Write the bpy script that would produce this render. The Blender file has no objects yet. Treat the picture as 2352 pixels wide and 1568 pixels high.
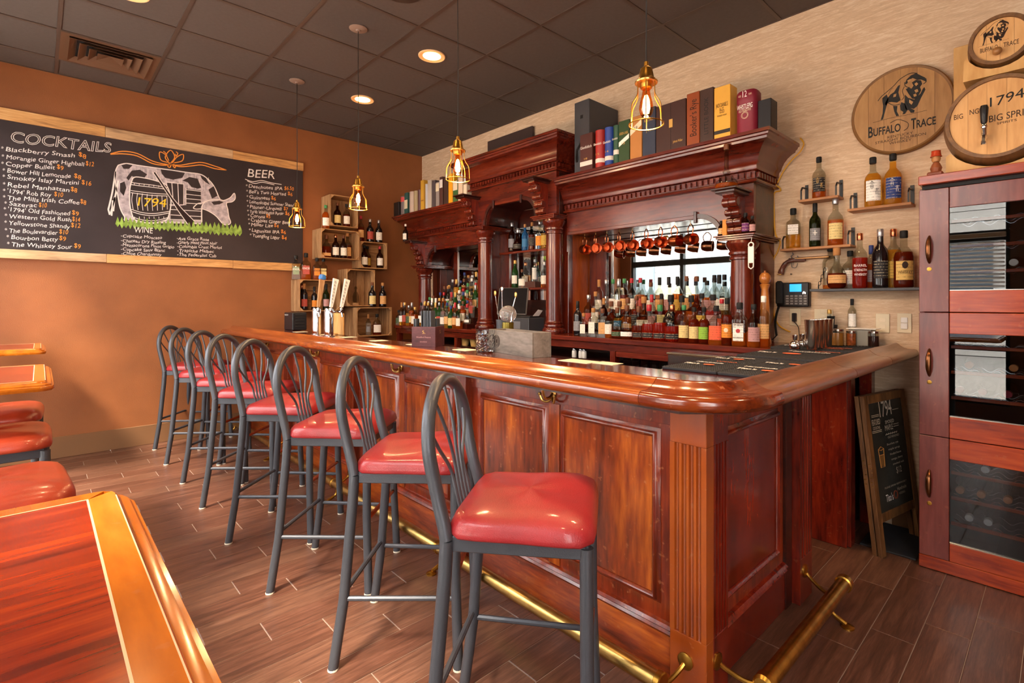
import bpy, math, random
from mathutils import Matrix, Vector
random.seed(7)
PI = math.pi
S = bpy.context.scene
C = S.collection
# ---------------------------------------------------------------- camera
F_PX, CX, CY, YAW, EYE = 1178.2, 1237.3, 693.7, .7986, Vector((6.028, -3.683, 1.337))
cd = bpy.data.cameras.new('camera'); cam = bpy.data.objects.new('camera', cd); C.objects.link(cam)
cam.location = EYE; cam.rotation_euler = (PI/2, 0, YAW)
cd.sensor_fit = 'HORIZONTAL'; cd.sensor_width = 36; cd.lens = 36*F_PX/2352
cd.shift_x = -(CX-1176)/2352; cd.shift_y = (CY-784)/2352
cd.clip_start = .02; cd.clip_end = 100
S.camera = cam
# ---------------------------------------------------------------- light
w = bpy.data.worlds.new('daylight'); S.world = w; w.use_nodes = True
nt = w.node_tree; bg = nt.nodes['Background']
sky = nt.nodes.new('ShaderNodeTexSky'); sky.sky_type = 'HOSEK_WILKIE'; sky.turbidity = 6; sky.ground_albedo = .6
sky.sun_direction = Vector((.25, -.55, .8)).normalized()
mxs = nt.nodes.new('ShaderNodeMixRGB'); mxs.inputs[0].default_value = .85; mxs.inputs[2].default_value = (1, .985, .97, 1)
nt.links.new(sky.outputs[0], mxs.inputs[1]); nt.links.new(mxs.outputs[0], bg.inputs[0]); bg.inputs[1].default_value = 10.0
def lamp(name, kind, loc, energy, color, rot=(0,0,0), **kw):
    l = bpy.data.lights.new(name, kind); l.energy = energy; l.color = color
    for k, v in kw.items(): setattr(l, k, v)
    o = bpy.data.objects.new(name, l); o.location = loc; o.rotation_euler = rot; C.objects.link(o); return o
sd = Vector((-.30, .62, -.95))
sun = lamp('sun', 'SUN', (4, -9, 8), 8.0, (1, .86, .68), angle=math.radians(9))
sun.rotation_euler = sd.to_track_quat('-Z', 'Y').to_euler()
WIN = [(.25, 3.42, .25, 3.05), (3.95, 5.63, .25, 3.05), (6.65, 8.35, .25, 3.05)]       # x0 x1 z0 z1 of street windows; third is added to light bar side
WY = -4.45
for (x0, x1, z0, z1) in WIN:                                   # daylight guided in through the window openings
    p = lamp('window_portal', 'AREA', ((x0+x1)/2, WY-.06, (z0+z1)/2), 1, (1, 1, 1), (PI/2, 0, 0), shape='RECTANGLE', size=x1-x0, size_y=z1-z0)
    p.data.cycles.is_portal = True
S.view_settings.view_transform = 'Standard'; S.view_settings.look = 'None'; S.view_settings.gamma = 1
S.view_settings.use_curve_mapping = False
S.view_settings.exposure = 0.6
# ---------------------------------------------------------------- pixel -> point on a real plane (calibrated camera)
_c, _s = math.cos(YAW), math.sin(YAW)
def ray(u, v):
    a = (u-CX)/F_PX; return Vector((_c*a-_s, _s*a+_c, (CY-v)/F_PX))
def onx(u, v, x): d = ray(u, v); return EYE+d*((x-EYE.x)/d.x)
def ony(u, v, y): d = ray(u, v); return EYE+d*((y-EYE.y)/d.y)
def onz(u, v, z): d = ray(u, v); return EYE+d*((z-EYE.z)/d.z)
# ---------------------------------------------------------------- materials
def lin(c):
    if isinstance(c, str): c = [int(c[i:i+2], 16)/255 for i in (0, 2, 4)]
    return tuple((x/12.92 if x <= .04045 else ((x+.055)/1.055)**2.4) for x in c)+(1,)
_M = {}
def mat(name, col, rough=.5, metal=0, trans=0, ior=1.45, coat=0, emit=None, es=0, spec=.5, alpha=1, bump=0, bs=80, vary=0, vs=6, vstretch=(1,1,1)):
    if name in _M: return _M[name]
    m = bpy.data.materials.new(name); m.use_nodes = True; n = m.node_tree.nodes; L = m.node_tree.links; b = n['Principled BSDF']
    b.inputs['Base Color'].default_value = lin(col); b.inputs['Roughness'].default_value = rough; b.inputs['Metallic'].default_value = metal
    b.inputs['Transmission Weight'].default_value = trans; b.inputs['IOR'].default_value = ior; b.inputs['Coat Weight'].default_value = coat
    b.inputs['Coat Roughness'].default_value = .12; b.inputs['Specular IOR Level'].default_value = spec; b.inputs['Alpha'].default_value = alpha
    if emit: b.inputs['Emission Color'].default_value = lin(emit); b.inputs['Emission Strength'].default_value = es
    if bump or vary:
        tc = n.new('ShaderNodeTexCoord')
        if vary:
            mp = n.new('ShaderNodeMapping'); mp.inputs['Scale'].default_value = vstretch; L.new(tc.outputs['Object'], mp.inputs[0])
            t = n.new('ShaderNodeTexNoise'); t.inputs['Scale'].default_value = vs; t.inputs['Detail'].default_value = 6; L.new(mp.outputs[0], t.inputs['Vector'])
            mx = n.new('ShaderNodeMixRGB'); c = lin(col)
            mx.inputs[1].default_value = tuple(min(1, x*(1+vary)) for x in c[:3])+(1,); mx.inputs[2].default_value = tuple(x*(1-vary) for x in c[:3])+(1,)
            r = n.new('ShaderNodeMapRange'); r.inputs[1].default_value = .35; r.inputs[2].default_value = .65
            L.new(t.outputs['Fac'], r.inputs[0]); L.new(r.outputs[0], mx.inputs[0]); L.new(mx.outputs[0], b.inputs['Base Color'])
        if bump:
            t2 = n.new('ShaderNodeTexNoise'); t2.inputs['Scale'].default_value = bs; t2.inputs['Detail'].default_value = 4; L.new(tc.outputs['Object'], t2.inputs['Vector'])
            bp = n.new('ShaderNodeBump'); bp.inputs['Strength'].default_value = bump; bp.inputs['Distance'].default_value = .002
            L.new(t2.outputs['Fac'], bp.inputs['Height']); L.new(bp.outputs[0], b.inputs['Normal'])
    _M[name] = m; return m
def thin_glass(name, tint, ior=1.45, rough=0):
    if name in _M: return _M[name]
    m = bpy.data.materials.new(name); m.use_nodes = True; n = m.node_tree.nodes; L = m.node_tree.links; n.remove(n['Principled BSDF']); out = n['Material Output']
    tr = n.new('ShaderNodeBsdfTransparent'); tr.inputs[0].default_value = lin(tint); gl = n.new('ShaderNodeBsdfGlossy'); gl.inputs['Roughness'].default_value = rough
    fr = n.new('ShaderNodeFresnel'); fr.inputs[0].default_value = ior; mx = n.new('ShaderNodeMixShader')
    ge = n.new('ShaderNodeNewGeometry'); iv = n.new('ShaderNodeMath'); iv.operation = 'SUBTRACT'; iv.inputs[0].default_value = 1; ml = n.new('ShaderNodeMath'); ml.operation = 'MULTIPLY'
    L.new(ge.outputs['Backfacing'], iv.inputs[1]); L.new(fr.outputs[0], ml.inputs[0]); L.new(iv.outputs[0], ml.inputs[1]); L.new(ml.outputs[0], mx.inputs[0]); L.new(tr.outputs[0], mx.inputs[1]); L.new(gl.outputs[0], mx.inputs[2]); L.new(mx.outputs[0], out.inputs[0])
    _M[name] = m; return m
def wood(name, cols, axis='x', scale=6, stretch=9, rough=.3, coat=.3, rings=True, worn=0, spec=.5, relief=.05):
    if name in _M: return _M[name]
    m = bpy.data.materials.new(name); m.use_nodes = True; n = m.node_tree.nodes; L = m.node_tree.links; b = n['Principled BSDF']
    tc = n.new('ShaderNodeTexCoord'); mp = n.new('ShaderNodeMapping')
    mp.inputs['Scale'].default_value = tuple((1 if a == axis else stretch) for a in 'xyz')
    info = n.new('ShaderNodeObjectInfo'); add = n.new('ShaderNodeVectorMath'); add.operation = 'ADD'
    sc = n.new('ShaderNodeMath'); sc.operation = 'MULTIPLY'; sc.inputs[1].default_value = 17
    L.new(info.outputs['Random'], sc.inputs[0]); L.new(tc.outputs['Object'], add.inputs[0]); L.new(sc.outputs[0], add.inputs[1]); L.new(add.outputs[0], mp.inputs[0])
    t = n.new('ShaderNodeTexNoise'); t.inputs['Scale'].default_value = scale/3; t.inputs['Detail'].default_value = 7; t.inputs['Distortion'].default_value = .9
    L.new(mp.outputs[0], t.inputs['Vector'])
    t3 = n.new('ShaderNodeTexNoise'); t3.inputs['Scale'].default_value = scale*2.2; t3.inputs['Detail'].default_value = 5; L.new(mp.outputs[0], t3.inputs['Vector'])
    ad = n.new('ShaderNodeMixRGB'); ad.inputs[0].default_value = .35; L.new(t.outputs['Fac'], ad.inputs[1]); L.new(t3.outputs['Fac'], ad.inputs[2])
    cr = n.new('ShaderNodeValToRGB'); e = cr.color_ramp.elements
    k = len(cols); e[0].position = .32; e[0].color = lin(cols[0]); e[1].position = .68; e[1].color = lin(cols[-1])
    for i in range(1, k-1):
        q = e.new(.32+.36*i/(k-1)); q.color = lin(cols[i])
    L.new(ad.outputs[0], cr.inputs[0]); out = cr.outputs[0]
    if worn:
        t4 = n.new('ShaderNodeTexNoise'); t4.inputs['Scale'].default_value = 38; t4.inputs['Detail'].default_value = 8; L.new(tc.outputs['Object'], t4.inputs['Vector'])
        rr = n.new('ShaderNodeMapRange'); rr.inputs[1].default_value = .64; rr.inputs[2].default_value = .70; L.new(t4.outputs['Fac'], rr.inputs[0])
        mm = n.new('ShaderNodeMath'); mm.operation = 'MULTIPLY'; mm.inputs[1].default_value = worn; L.new(rr.outputs[0], mm.inputs[0])
        mx = n.new('ShaderNodeMixRGB'); mx.inputs[2].default_value = lin('b8744c'); L.new(mm.outputs[0], mx.inputs[0]); L.new(out, mx.inputs[1]); out = mx.outputs[0]
    L.new(out, b.inputs['Base Color'])
    b.inputs['Roughness'].default_value = rough; b.inputs['Coat Weight'].default_value = coat; b.inputs['Coat Roughness'].default_value = .14
    b.inputs['Specular IOR Level'].default_value = spec
    bp = n.new('ShaderNodeBump'); bp.inputs['Strength'].default_value = relief; bp.inputs['Distance'].default_value = .001
    L.new(t3.outputs['Fac'], bp.inputs['Height']); L.new(bp.outputs[0], b.inputs['Normal'])
    _M[name] = m; return m
# ---------------------------------------------------------------- geometry collector
class G:
    def __init__(s): s.v = []; s.f = []; s.m = []; s.k = 0
    def add(s, vs, fs):
        b = len(s.v); s.v += [tuple(p) for p in vs]; s.f += [tuple(i+b for i in f) for f in fs]; s.m += [s.k]*len(fs); return s
    def box(s, x0, x1, y0, y1, z0, z1, c=0):
        if x0 > x1: x0, x1 = x1, x0
        if y0 > y1: y0, y1 = y1, y0
        if z0 > z1: z0, z1 = z1, z0
        c = min(c, (x1-x0)*.45, (y1-y0)*.45, (z1-z0)*.45)
        if c <= 0:
            return s.add([(x, y, z) for z in (z0, z1) for y in (y0, y1) for x in (x0, x1)],
                         [(0,2,3,1), (4,5,7,6), (0,1,5,4), (2,6,7,3), (0,4,6,2), (1,3,7,5)])
        X = (x0, x1); Y = (y0, y1); Z = (z0, z1); vs = []; ix = {}
        for i in (0, 1):
            for j in (0, 1):
                for k in (0, 1):
                    sx, sy, sz = (1, -1)[i], (1, -1)[j], (1, -1)[k]
                    for a in range(3):
                        p = [X[i]+sx*c, Y[j]+sy*c, Z[k]+sz*c]; p[a] = (X[i], Y[j], Z[k])[a]
                        ix[(i, j, k, a)] = len(vs); vs.append(p)
        fs = []
        for i in (0, 1):
            q = [ix[(i,0,0,0)], ix[(i,1,0,0)], ix[(i,1,1,0)], ix[(i,0,1,0)]]; fs.append(q if i else q[::-1])
            q = [ix[(0,i,0,1)], ix[(0,i,1,1)], ix[(1,i,1,1)], ix[(1,i,0,1)]]; fs.append(q if i else q[::-1])
            q = [ix[(0,0,i,2)], ix[(1,0,i,2)], ix[(1,1,i,2)], ix[(0,1,i,2)]]; fs.append(q if i else q[::-1])
        for i in (0, 1):
            for j in (0, 1):
                q = [ix[(i,j,0,0)], ix[(i,j,1,0)], ix[(i,j,1,1)], ix[(i,j,0,1)]]; fs.append(q if (i+j) % 2 else q[::-1])
                q = [ix[(i,0,j,0)], ix[(i,0,j,2)], ix[(i,1,j,2)], ix[(i,1,j,0)]]; fs.append(q if (i+j) % 2 else q[::-1])
                q = [ix[(0,i,j,1)], ix[(1,i,j,1)], ix[(1,i,j,2)], ix[(0,i,j,2)]]; fs.append(q if (i+j) % 2 else q[::-1])
                for k in (0, 1):
                    q = [ix[(i,j,k,0)], ix[(i,j,k,1)], ix[(i,j,k,2)]]; fs.append(q if (i+j+k) % 2 else q[::-1])
        return s.add(vs, fs)
    def lathe(s, prof, n=16, c=(0,0,0), sx=1, sy=1, square=0, a0=0, kz=None):
        vs = []; fs = []
        for r, z in prof:
            for i in range(n):
                a = a0+2*PI*i/n; x, y = math.cos(a), math.sin(a)
                if square: q = (abs(x)**square+abs(y)**square)**(-1/square); x *= q; y *= q
                vs.append((c[0]+x*r*sx, c[1]+y*r*sy, c[2]+z))
        b = len(s.v); s.v += vs
        for j in range(len(prof)-1):
            for i in range(n):
                i2 = (i+1) % n; s.f.append((b+j*n+i, b+j*n+i2, b+(j+1)*n+i2, b+(j+1)*n+i))
                s.m.append(kz((prof[j][1]+prof[j+1][1])/2) if kz else s.k)
        if prof[0][0] > 1e-5: s.f.append(tuple(b+i for i in range(n))[::-1]); s.m.append(kz(prof[0][1]) if kz else s.k)
        if prof[-1][0] > 1e-5: s.f.append(tuple(b+(len(prof)-1)*n+i for i in range(n))); s.m.append(kz(prof[-1][1]) if kz else s.k)
        return s
    def tube(s, pts, r, n=8, closed=False, sq=False):
        pts = [Vector(p) for p in pts]; N = len(pts); rings = []; up = None
        for i, p in enumerate(pts):
            if closed: d = pts[(i+1) % N]-pts[i-1]
            else: d = pts[min(i+1, N-1)]-pts[max(i-1, 0)]
            d.normalize()
            if up is None: up = Vector((0,0,1)) if abs(d.z) < .9 else Vector((1,0,0))
            a = d.cross(up)
            if a.length < 1e-4: a = d.cross(Vector((0,1,0)))
            a.normalize(); b = a.cross(d).normalized(); up = b
            rr = r[i] if isinstance(r, (list, tuple)) else r
            rings.append([p+a*(rr*math.cos(2*PI*(k+.5)/n))+b*(rr*math.sin(2*PI*(k+.5)/n)) for k in range(n)])
        vs = [tuple(q) for R in rings for q in R]; fs = []
        for i in range(N if closed else N-1):
            j = (i+1) % N
            for k in range(n):
                k2 = (k+1) % n; fs.append((i*n+k, i*n+k2, j*n+k2, j*n+k))
        if not closed: fs.append(tuple(range(n))[::-1]); fs.append(tuple((N-1)*n+k for k in range(n)))
        return s.add(vs, fs)
    def prism(s, poly, axis, a, b):
        n = len(poly)
        def P(p, t): return {'x': (t, p[0], p[1]), 'y': (p[0], t, p[1]), 'z': (p[0], p[1], t)}[axis]
        vs = [P(p, a) for p in poly]+[P(p, b) for p in poly]
        fs = [tuple(range(n))[::-1], tuple(range(n, 2*n))]+[(i, (i+1) % n, n+(i+1) % n, n+i) for i in range(n)]
        return s.add(vs, fs)
    def sweep(s, path, prof, closed=False):
        path = [Vector(p) for p in path]; N = len(path); n = len(prof); vs = []
        for i in range(N):
            d1 = (path[i]-path[i-1]).normalized() if (i > 0 or closed) else None
            d2 = (path[(i+1) % N]-path[i]).normalized() if (i < N-1 or closed) else None
            d1 = d1 or d2; d2 = d2 or d1
            n1 = Vector((-d1.y, d1.x)); n2 = Vector((-d2.y, d2.x)); m = (n1+n2).normalized(); m /= max(.3, m.dot(n1))
            for o, z in prof: vs.append((path[i].x+m.x*o, path[i].y+m.y*o, z))
        fs = []
        for i in range(N if closed else N-1):
            j = (i+1) % N
            for k in range(n):
                k2 = (k+1) % n; fs.append((i*n+k, j*n+k, j*n+k2, i*n+k2))
        if not closed: fs.append(tuple(range(n))); fs.append(tuple((N-1)*n+k for k in range(n))[::-1])
        return s.add(vs, fs)
    def tr(s, M, start=0):
        for i in range(start, len(s.v)): s.v[i] = tuple(M @ Vector(s.v[i]))
        return s
def mesh(name, g, mats, smooth=True, ang=35):
    me = bpy.data.meshes.new(name); me.from_pydata(g.v, [], g.f)
    if not isinstance(mats, (list, tuple)): mats = [mats]
    for m in mats: me.materials.append(m)
    if len(mats) > 1: me.polygons.foreach_set('material_index', [min(k, len(mats)-1) for k in g.m])
    me.update()
    import bmesh
    bm = bmesh.new(); bm.from_mesh(me); bmesh.ops.recalc_face_normals(bm, faces=bm.faces); bm.to_mesh(me); bm.free()
    if smooth:
        me.polygons.foreach_set('use_smooth', [True]*len(me.polygons)); me.set_sharp_from_angle(angle=math.radians(ang))
    return me
def obj(name, g, mats, parent=None, smooth=True, label=None, cat=None, group=None, kind=None, ang=35, world=True):
    me = g if isinstance(g, bpy.types.Mesh) else None
    if me is None:
        if parent is not None and world:
            w = wloc(parent); g.tr(Matrix.Translation(-w))
        me = mesh(name, g, mats, smooth, ang)
    o = bpy.data.objects.new(name, me); C.objects.link(o)
    if parent is not None: o.parent = parent
    if label: o['label'] = label
    if cat: o['category'] = cat
    if group: o['group'] = group
    if kind: o['kind'] = kind
    return o
def wloc(o):
    v = Vector((0,0,0))
    while o is not None: v += o.location; o = o.parent
    return v
def thing(name, label, cat, loc=(0,0,0), rz=0, group=None, kind=None):
    o = bpy.data.objects.new(name, None); C.objects.link(o); o.empty_display_size = .1
    o.location = loc; o.rotation_euler = (0,0,rz); o['label'] = label; o['category'] = cat
    if group: o['group'] = group
    if kind: o['kind'] = kind
    return o
def dup(root, loc, rz=0, label=None, group=None, scale=None):
    r = root.copy(); C.objects.link(r); r.location = loc; r.rotation_euler = (0,0,rz)
    if scale: r.scale = scale
    if label: r['label'] = label
    if group: r['group'] = group
    for ch in list(root.children):
        c = ch.copy(); C.objects.link(c); c.parent = r
        for g in ch.children:
            d = g.copy(); C.objects.link(d); d.parent = c
    return r
# text as a flat mesh; p0/p1 baseline ends in the world, cap = letter height, nrm = outward normal
def text(name, s, p0, p1, cap, nrm, m, parent, outline=0, thick=.0008, shear=0, wob=0, fit=True, bold=0):
    cu = bpy.data.curves.new(name, 'FONT'); cu.body = s; cu.size = 1; cu.shear = shear; cu.resolution_u = 3
    if outline: cu.fill_mode = 'NONE'; cu.bevel_depth = outline; cu.bevel_resolution = 0
    else: cu.offset = bold
    t = bpy.data.objects.new('tmp', cu); C.objects.link(t)
    me = bpy.data.meshes.new_from_object(t); bpy.data.objects.remove(t)
    if not len(me.vertices): return None
    xs = [v.co.x for v in me.vertices]; x0, x1 = min(xs), max(xs)
    p0 = Vector(p0); p1 = Vector(p1); n = Vector(nrm).normalized(); d = p1-p0; up = Vector((0,0,1)); up = (up-n*up.dot(n)).normalized()
    k = cap/.70; W = (x1-x0) or 1; dv = d if fit else d.normalized()*W*k
    pw = wloc(parent) if parent else Vector((0,0,0))
    for v in me.vertices:
        u = (v.co.x-x0)/W; y = v.co.y*k
        if wob: y += wob*math.sin(u*W*2.3+len(s))+wob*.5*math.sin(u*W*5.1+1)
        v.co = p0+dv*u+up*y+n*(thick+v.co.z*k*.3)-pw
    me.materials.clear(); me.materials.append(m)
    o = bpy.data.objects.new(name, me); C.objects.link(o)
    if parent: o.parent = parent
    return o
def bezier(pts, n=6):       # Catmull-Rom through points
    P = [Vector(p) for p in pts]; out = []
    for i in range(len(P)-1):
        a = P[max(i-1, 0)]; b = P[i]; c = P[i+1]; d = P[min(i+2, len(P)-1)]
        for k in range(n):
            t = k/n; out.append(.5*((2*b)+(c-a)*t+(2*a-5*b+4*c-d)*t*t+(3*b-a-3*c+d)*t**3))
    out.append(P[-1]); return out
def arc(cx, cy, r, a0, a1, n): return [(cx+r*math.cos(math.radians(a0+(a1-a0)*i/n)), cy+r*math.sin(math.radians(a0+(a1-a0)*i/n))) for i in range(n+1)]
# ---------------------------------------------------------------- palette
MAH = wood('mahogany', ['3e0f09', '5c1c0f', '762a15'], 'x', 4, 7, .26, .45)
MAHZ = wood('mahogany_upright', ['3e0f09', '5c1c0f', '762a15'], 'z', 4, 7, .26, .45)
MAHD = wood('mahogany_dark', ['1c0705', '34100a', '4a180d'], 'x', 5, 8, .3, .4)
BARX = wood('bar_wood', ['541604', '963c0e', 'c2641a'], 'x', 5, 7, .28, .4, worn=.35)
BARZ = wood('bar_wood_upright', ['401004', '84340c', 'bc6018'], 'z', 4, 6, .28, .4, worn=.4)
BARD = wood('bar_frame_wood', ['481206', '74240c', '963810'], 'z', 5, 8, .28, .4, worn=.4)
BARR = wood('bar_side_wood', ['3c0b05', '6e1a0b', '8c2a10'], 'z', 5, 7, .24, .5, worn=.12)
RAILW = wood('rail_wood', ['5c1c08', '924214', 'b86822'], 'x', 5, 9, .2, .6, worn=.3)
RAILS = wood('rail_wood_side', ['54291a', '7b4a32', '8f5a3e'], 'y', 5, 9, .3, .4, worn=.25)
RAILC = wood('rail_wood_corner', ['3e1005', '6e280c', '8a3c12'], 'x', 5, 5, .18, .6, worn=.5)
TOPW = wood('counter_wood', ['3a0f08', '5c1e10', '74301a'], 'x', 4, 8, .12, .8)
TBLC = wood('table_center_wood', ['4c0f05', '86260a', 'ac3c0e'], 'y', 4, 10, .22, .5)
TBLE = wood('table_edge_wood', ['984a0c', 'ba6410', 'cc7c20'], 'x', 4, 5, .22, .6, worn=.2)
CAB = wood('cabinet_wood', ['501c1a', '6c2e28', '804038'], 'z', 4, 7, .28, .4, worn=.15)
CABX = wood('cabinet_rail_wood', ['6c1c0a', 'a03a14', 'b8501f'], 'x', 4, 9, .26, .4, worn=.15)
PINE = wood('pine_crate_wood', ['7a5230', 'a87a4c', 'c89a68'], 'y', 6, 8, .7, 0)
PINEZ = wood('pine_crate_upright', ['7a5434', 'a67c52', 'c39c70'], 'z', 6, 8, .7, 0)
PALLET = wood('pallet_wood', ['9a6a3c', 'd09a5c', 'e2b47a'], 'y', 5, 9, .7, 0)
PALLETG = wood('pallet_wood_grey', ['8a6c50', 'c09a70', 'd8b48c'], 'y', 5, 9, .7, 0)
OAK = wood('oak_barrel_head', ['8a6038', 'a87a48', 'b88c58'], 'z', 4, 6, .5, .1)
OAKL = wood('pale_barrel_head', ['c08a50', 'd8a468', 'e4b67c'], 'z', 4, 6, .55, .05)
OAKD = wood('barrel_stave_wood', ['4e3420', '74502e', '8a6238'], 'y', 6, 6, .5, .1)
PLY = wood('plywood', ['c08a4a', 'd8a868', 'e6bc80'], 'z', 4, 5, .6, 0)
SHELFW = wood('shelf_wood', ['8a5c38', 'a87248', 'b98356'], 'x', 6, 8, .6, 0)
SIGNW = wood('sign_wood', ['3e2410', '6a4422', '8a5e34'], 'z', 6, 8, .6, 0)
GREYW = wood('grey_box_wood', ['5a524a', '7a6e64', '8c8278'], 'x', 5, 8, .6, 0)
STEEL = mat('charcoal_metal', '505258', .38, .45, bump=.25, bs=300)
SEAT = mat('red_vinyl', '9c262a', .34, coat=.3, vary=.18, vs=7, bump=.5, bs=330)
SEATW = mat('rust_vinyl', 'a23a22', .3, coat=.35, vary=.2, vs=9, bump=.25, bs=260)
BRASS = mat('brass', 'c8a460', .3, 1, vary=.15, vs=20)
BRASSD = mat('aged_brass', 'b88a3c', .3, 1, vary=.2, vs=30)
COPPER = mat('copper', 'd8845c', .24, 1)
COPBAR = mat('copper_footrest', 'b0683a', .22, 1)
CHROME = mat('chrome', 'e6e6e8', .1, 1)
BRUSH = mat('brushed_steel', 'd0c8c0', .2, 1)
BLK = mat('black_plastic', '1c1c20', .4)
BLKM = mat('black_matte', '131315', .65)
RUB = mat('rubber_mat', '222226', .75, bump=.5, bs=500)
DGREY = mat('dark_grey_plastic', '3c3e44', .4)
WHITE = mat('white_paint', 'e6dfd6', .5)
IVORY = mat('ivory_plastic', 'e0cfae', .35)
CREAM = mat('cream_paper', 'e6d4b6', .6)
CHALK = mat('white_chalk', 'e6dcd6', .9)
CHALKO = mat('orange_chalk', 'e8903a', .9)
CHALKY = mat('yellow_chalk', 'f2c32e', .9)
CHALKF = mat('smudged_chalk', 'b4a8ac', .95, vary=.3, vs=26)
CHALKG = mat('green_chalk', '8aa84a', .95, vary=.35, vs=30)
SLATE = mat('chalkboard_black', '33292a', .6, vary=.22, vs=2.2, spec=.4)
INK = mat('burnt_ink', '2a160c', .7)
INKD = mat('black_ink', '14110f', .6)
GOLD = mat('gold_print', 'd8ac60', .4, .5)
WHT = mat('white_print', 'f0ece6', .5)
ORP = mat('orange_print', 'd8693c', .6)
REDP = mat('red_print', 'b03038', .5)
# ---------------------------------------------------------------- room shell
XR = 8.6; H = 3.29
WALLB = mat('suede_brown_wall', '8f5630', .48, bump=.5, bs=160, vary=.10, vs=3)
WALLY = wood('grasscloth_wall', ['c2a284', 'd2b292', 'e4ceb2'], 'x', 26, 7, .75, 0)
WALLD = mat('front_wall_paint', '6e4a34', .7)
g = G(); g.box(-.12, 0, WY-.15, .12, 0, H); obj('wall_left', g, WALLB, kind='structure', smooth=False)
g = G(); g.box(0, XR, 0, .12, 0, H); obj('wall_back', g, WALLY, kind='structure', smooth=False)
g = G(); g.box(XR, XR+.12, WY-.15, .12, 0, H); obj('wall_right', g, WALLB, kind='structure', smooth=False)
g = G(); xs = [0]+[v for q in WIN for v in q[:2]]+[XR]
for i in (0, 2, 4, 6): g.box(xs[i], xs[i+1], WY-.15, WY, 0, H)
for i in (1, 3, 5): g.box(xs[i], xs[i+1], WY-.15, WY, 0, .25); g.box(xs[i], xs[i+1], WY-.15, WY, 3.05, H)
obj('wall_front', g, WALLD, kind='structure', smooth=False)
ALU = mat('dark_window_frame', '23262a', .4, .5)
for wi, (x0, x1, z0, z1) in enumerate(WIN):  # the third frames the added, unseen opening for light
    fr = obj('window_%d' % (wi+1), G().box(x0, x1, WY-.13, WY-.03, z0, z0+.06, .004), ALU, kind='structure')
    n = 3 if wi == 0 else 1
    for i in range(n+1):
        x = x0+(x1-x0)*i/n; obj('mullion', G().box(max(x0, x-.035), min(x1, x+.035), WY-.13, WY-.03, z0+.06, z1-.06, .004), ALU, fr)
    obj('head_frame', G().box(x0, x1, WY-.13, WY-.03, z1-.06, z1, .004), ALU, fr)
    obj('transom', G().box(x0, x1, WY-.12, WY-.04, 1.99, 2.10, .004), ALU, fr)
    obj('sill_rail', G().box(x0, x1, WY-.12, WY-.04, .82, .87, .004), ALU, fr)
    gm = thin_glass('window_glass', 'ffffff')
    for i in range(n):
        xa = x0+(x1-x0)*i/n+.035; xb = x0+(x1-x0)*(i+1)/n-.035
        obj('pane', G().box(xa, xb, WY-.085, WY-.08, z0+.06, z1-.06), gm, fr, smooth=False)
    if wi == 1:
        g = G()
        for k in range(14): g.tr(Matrix.Identity(4)); b = len(g.v); g.box(x0+.04, x1-.04, -.024, .024, -.001, .001); g.tr(Matrix.Translation((0, WY-.0, 1.42+k*.042)) @ Matrix.Rotation(.35, 4, 'X'), b)
        obj('blind_slats', g, WHITE, fr, kind='stuff', smooth=False)
        obj('blind_head', G().box(x0+.03, x1-.03, WY-.03, WY+.03, 2.02, 2.07, .004), WHITE, fr)
bb = mat('baseboard_vinyl', '7c5636', .6)
g = G(); g.box(0, .012, WY, -2.0, 0, .183, .003); obj('baseboard_left', g, bb, kind='structure')
g = G(); g.box(5.3, XR, -.012, 0, 0, .12, .003); obj('baseboard_back', g, bb, kind='structure')
# street outside, seen in the mirrors
g = G(); g.box(-12, 22, -16, WY-.15, -.2, -.02); obj('pavement', g, mat('street_concrete', 'b8b4ac', .8), kind='structure', smooth=False)
fac = thing('building', 'pale clapboard shop front across the street, seen reflected in the mirror', 'building', (3, -14, 0))
g = G()
for k in range(22): g.box(-9, 18, -14.02-.02*(k % 2), -14.4, k*.28, k*.28+.26)
obj('siding', g, mat('pale_siding', 'd6d2ca', .7), fac, smooth=False, kind='stuff')
for k in range(7):
    obj('window', G().box(-7+k*3.4, -5.4+k*3.4, -14.0, -13.9, 1.0, 2.9, .02), mat('far_window_glass', '5a6670', .2), fac)
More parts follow.
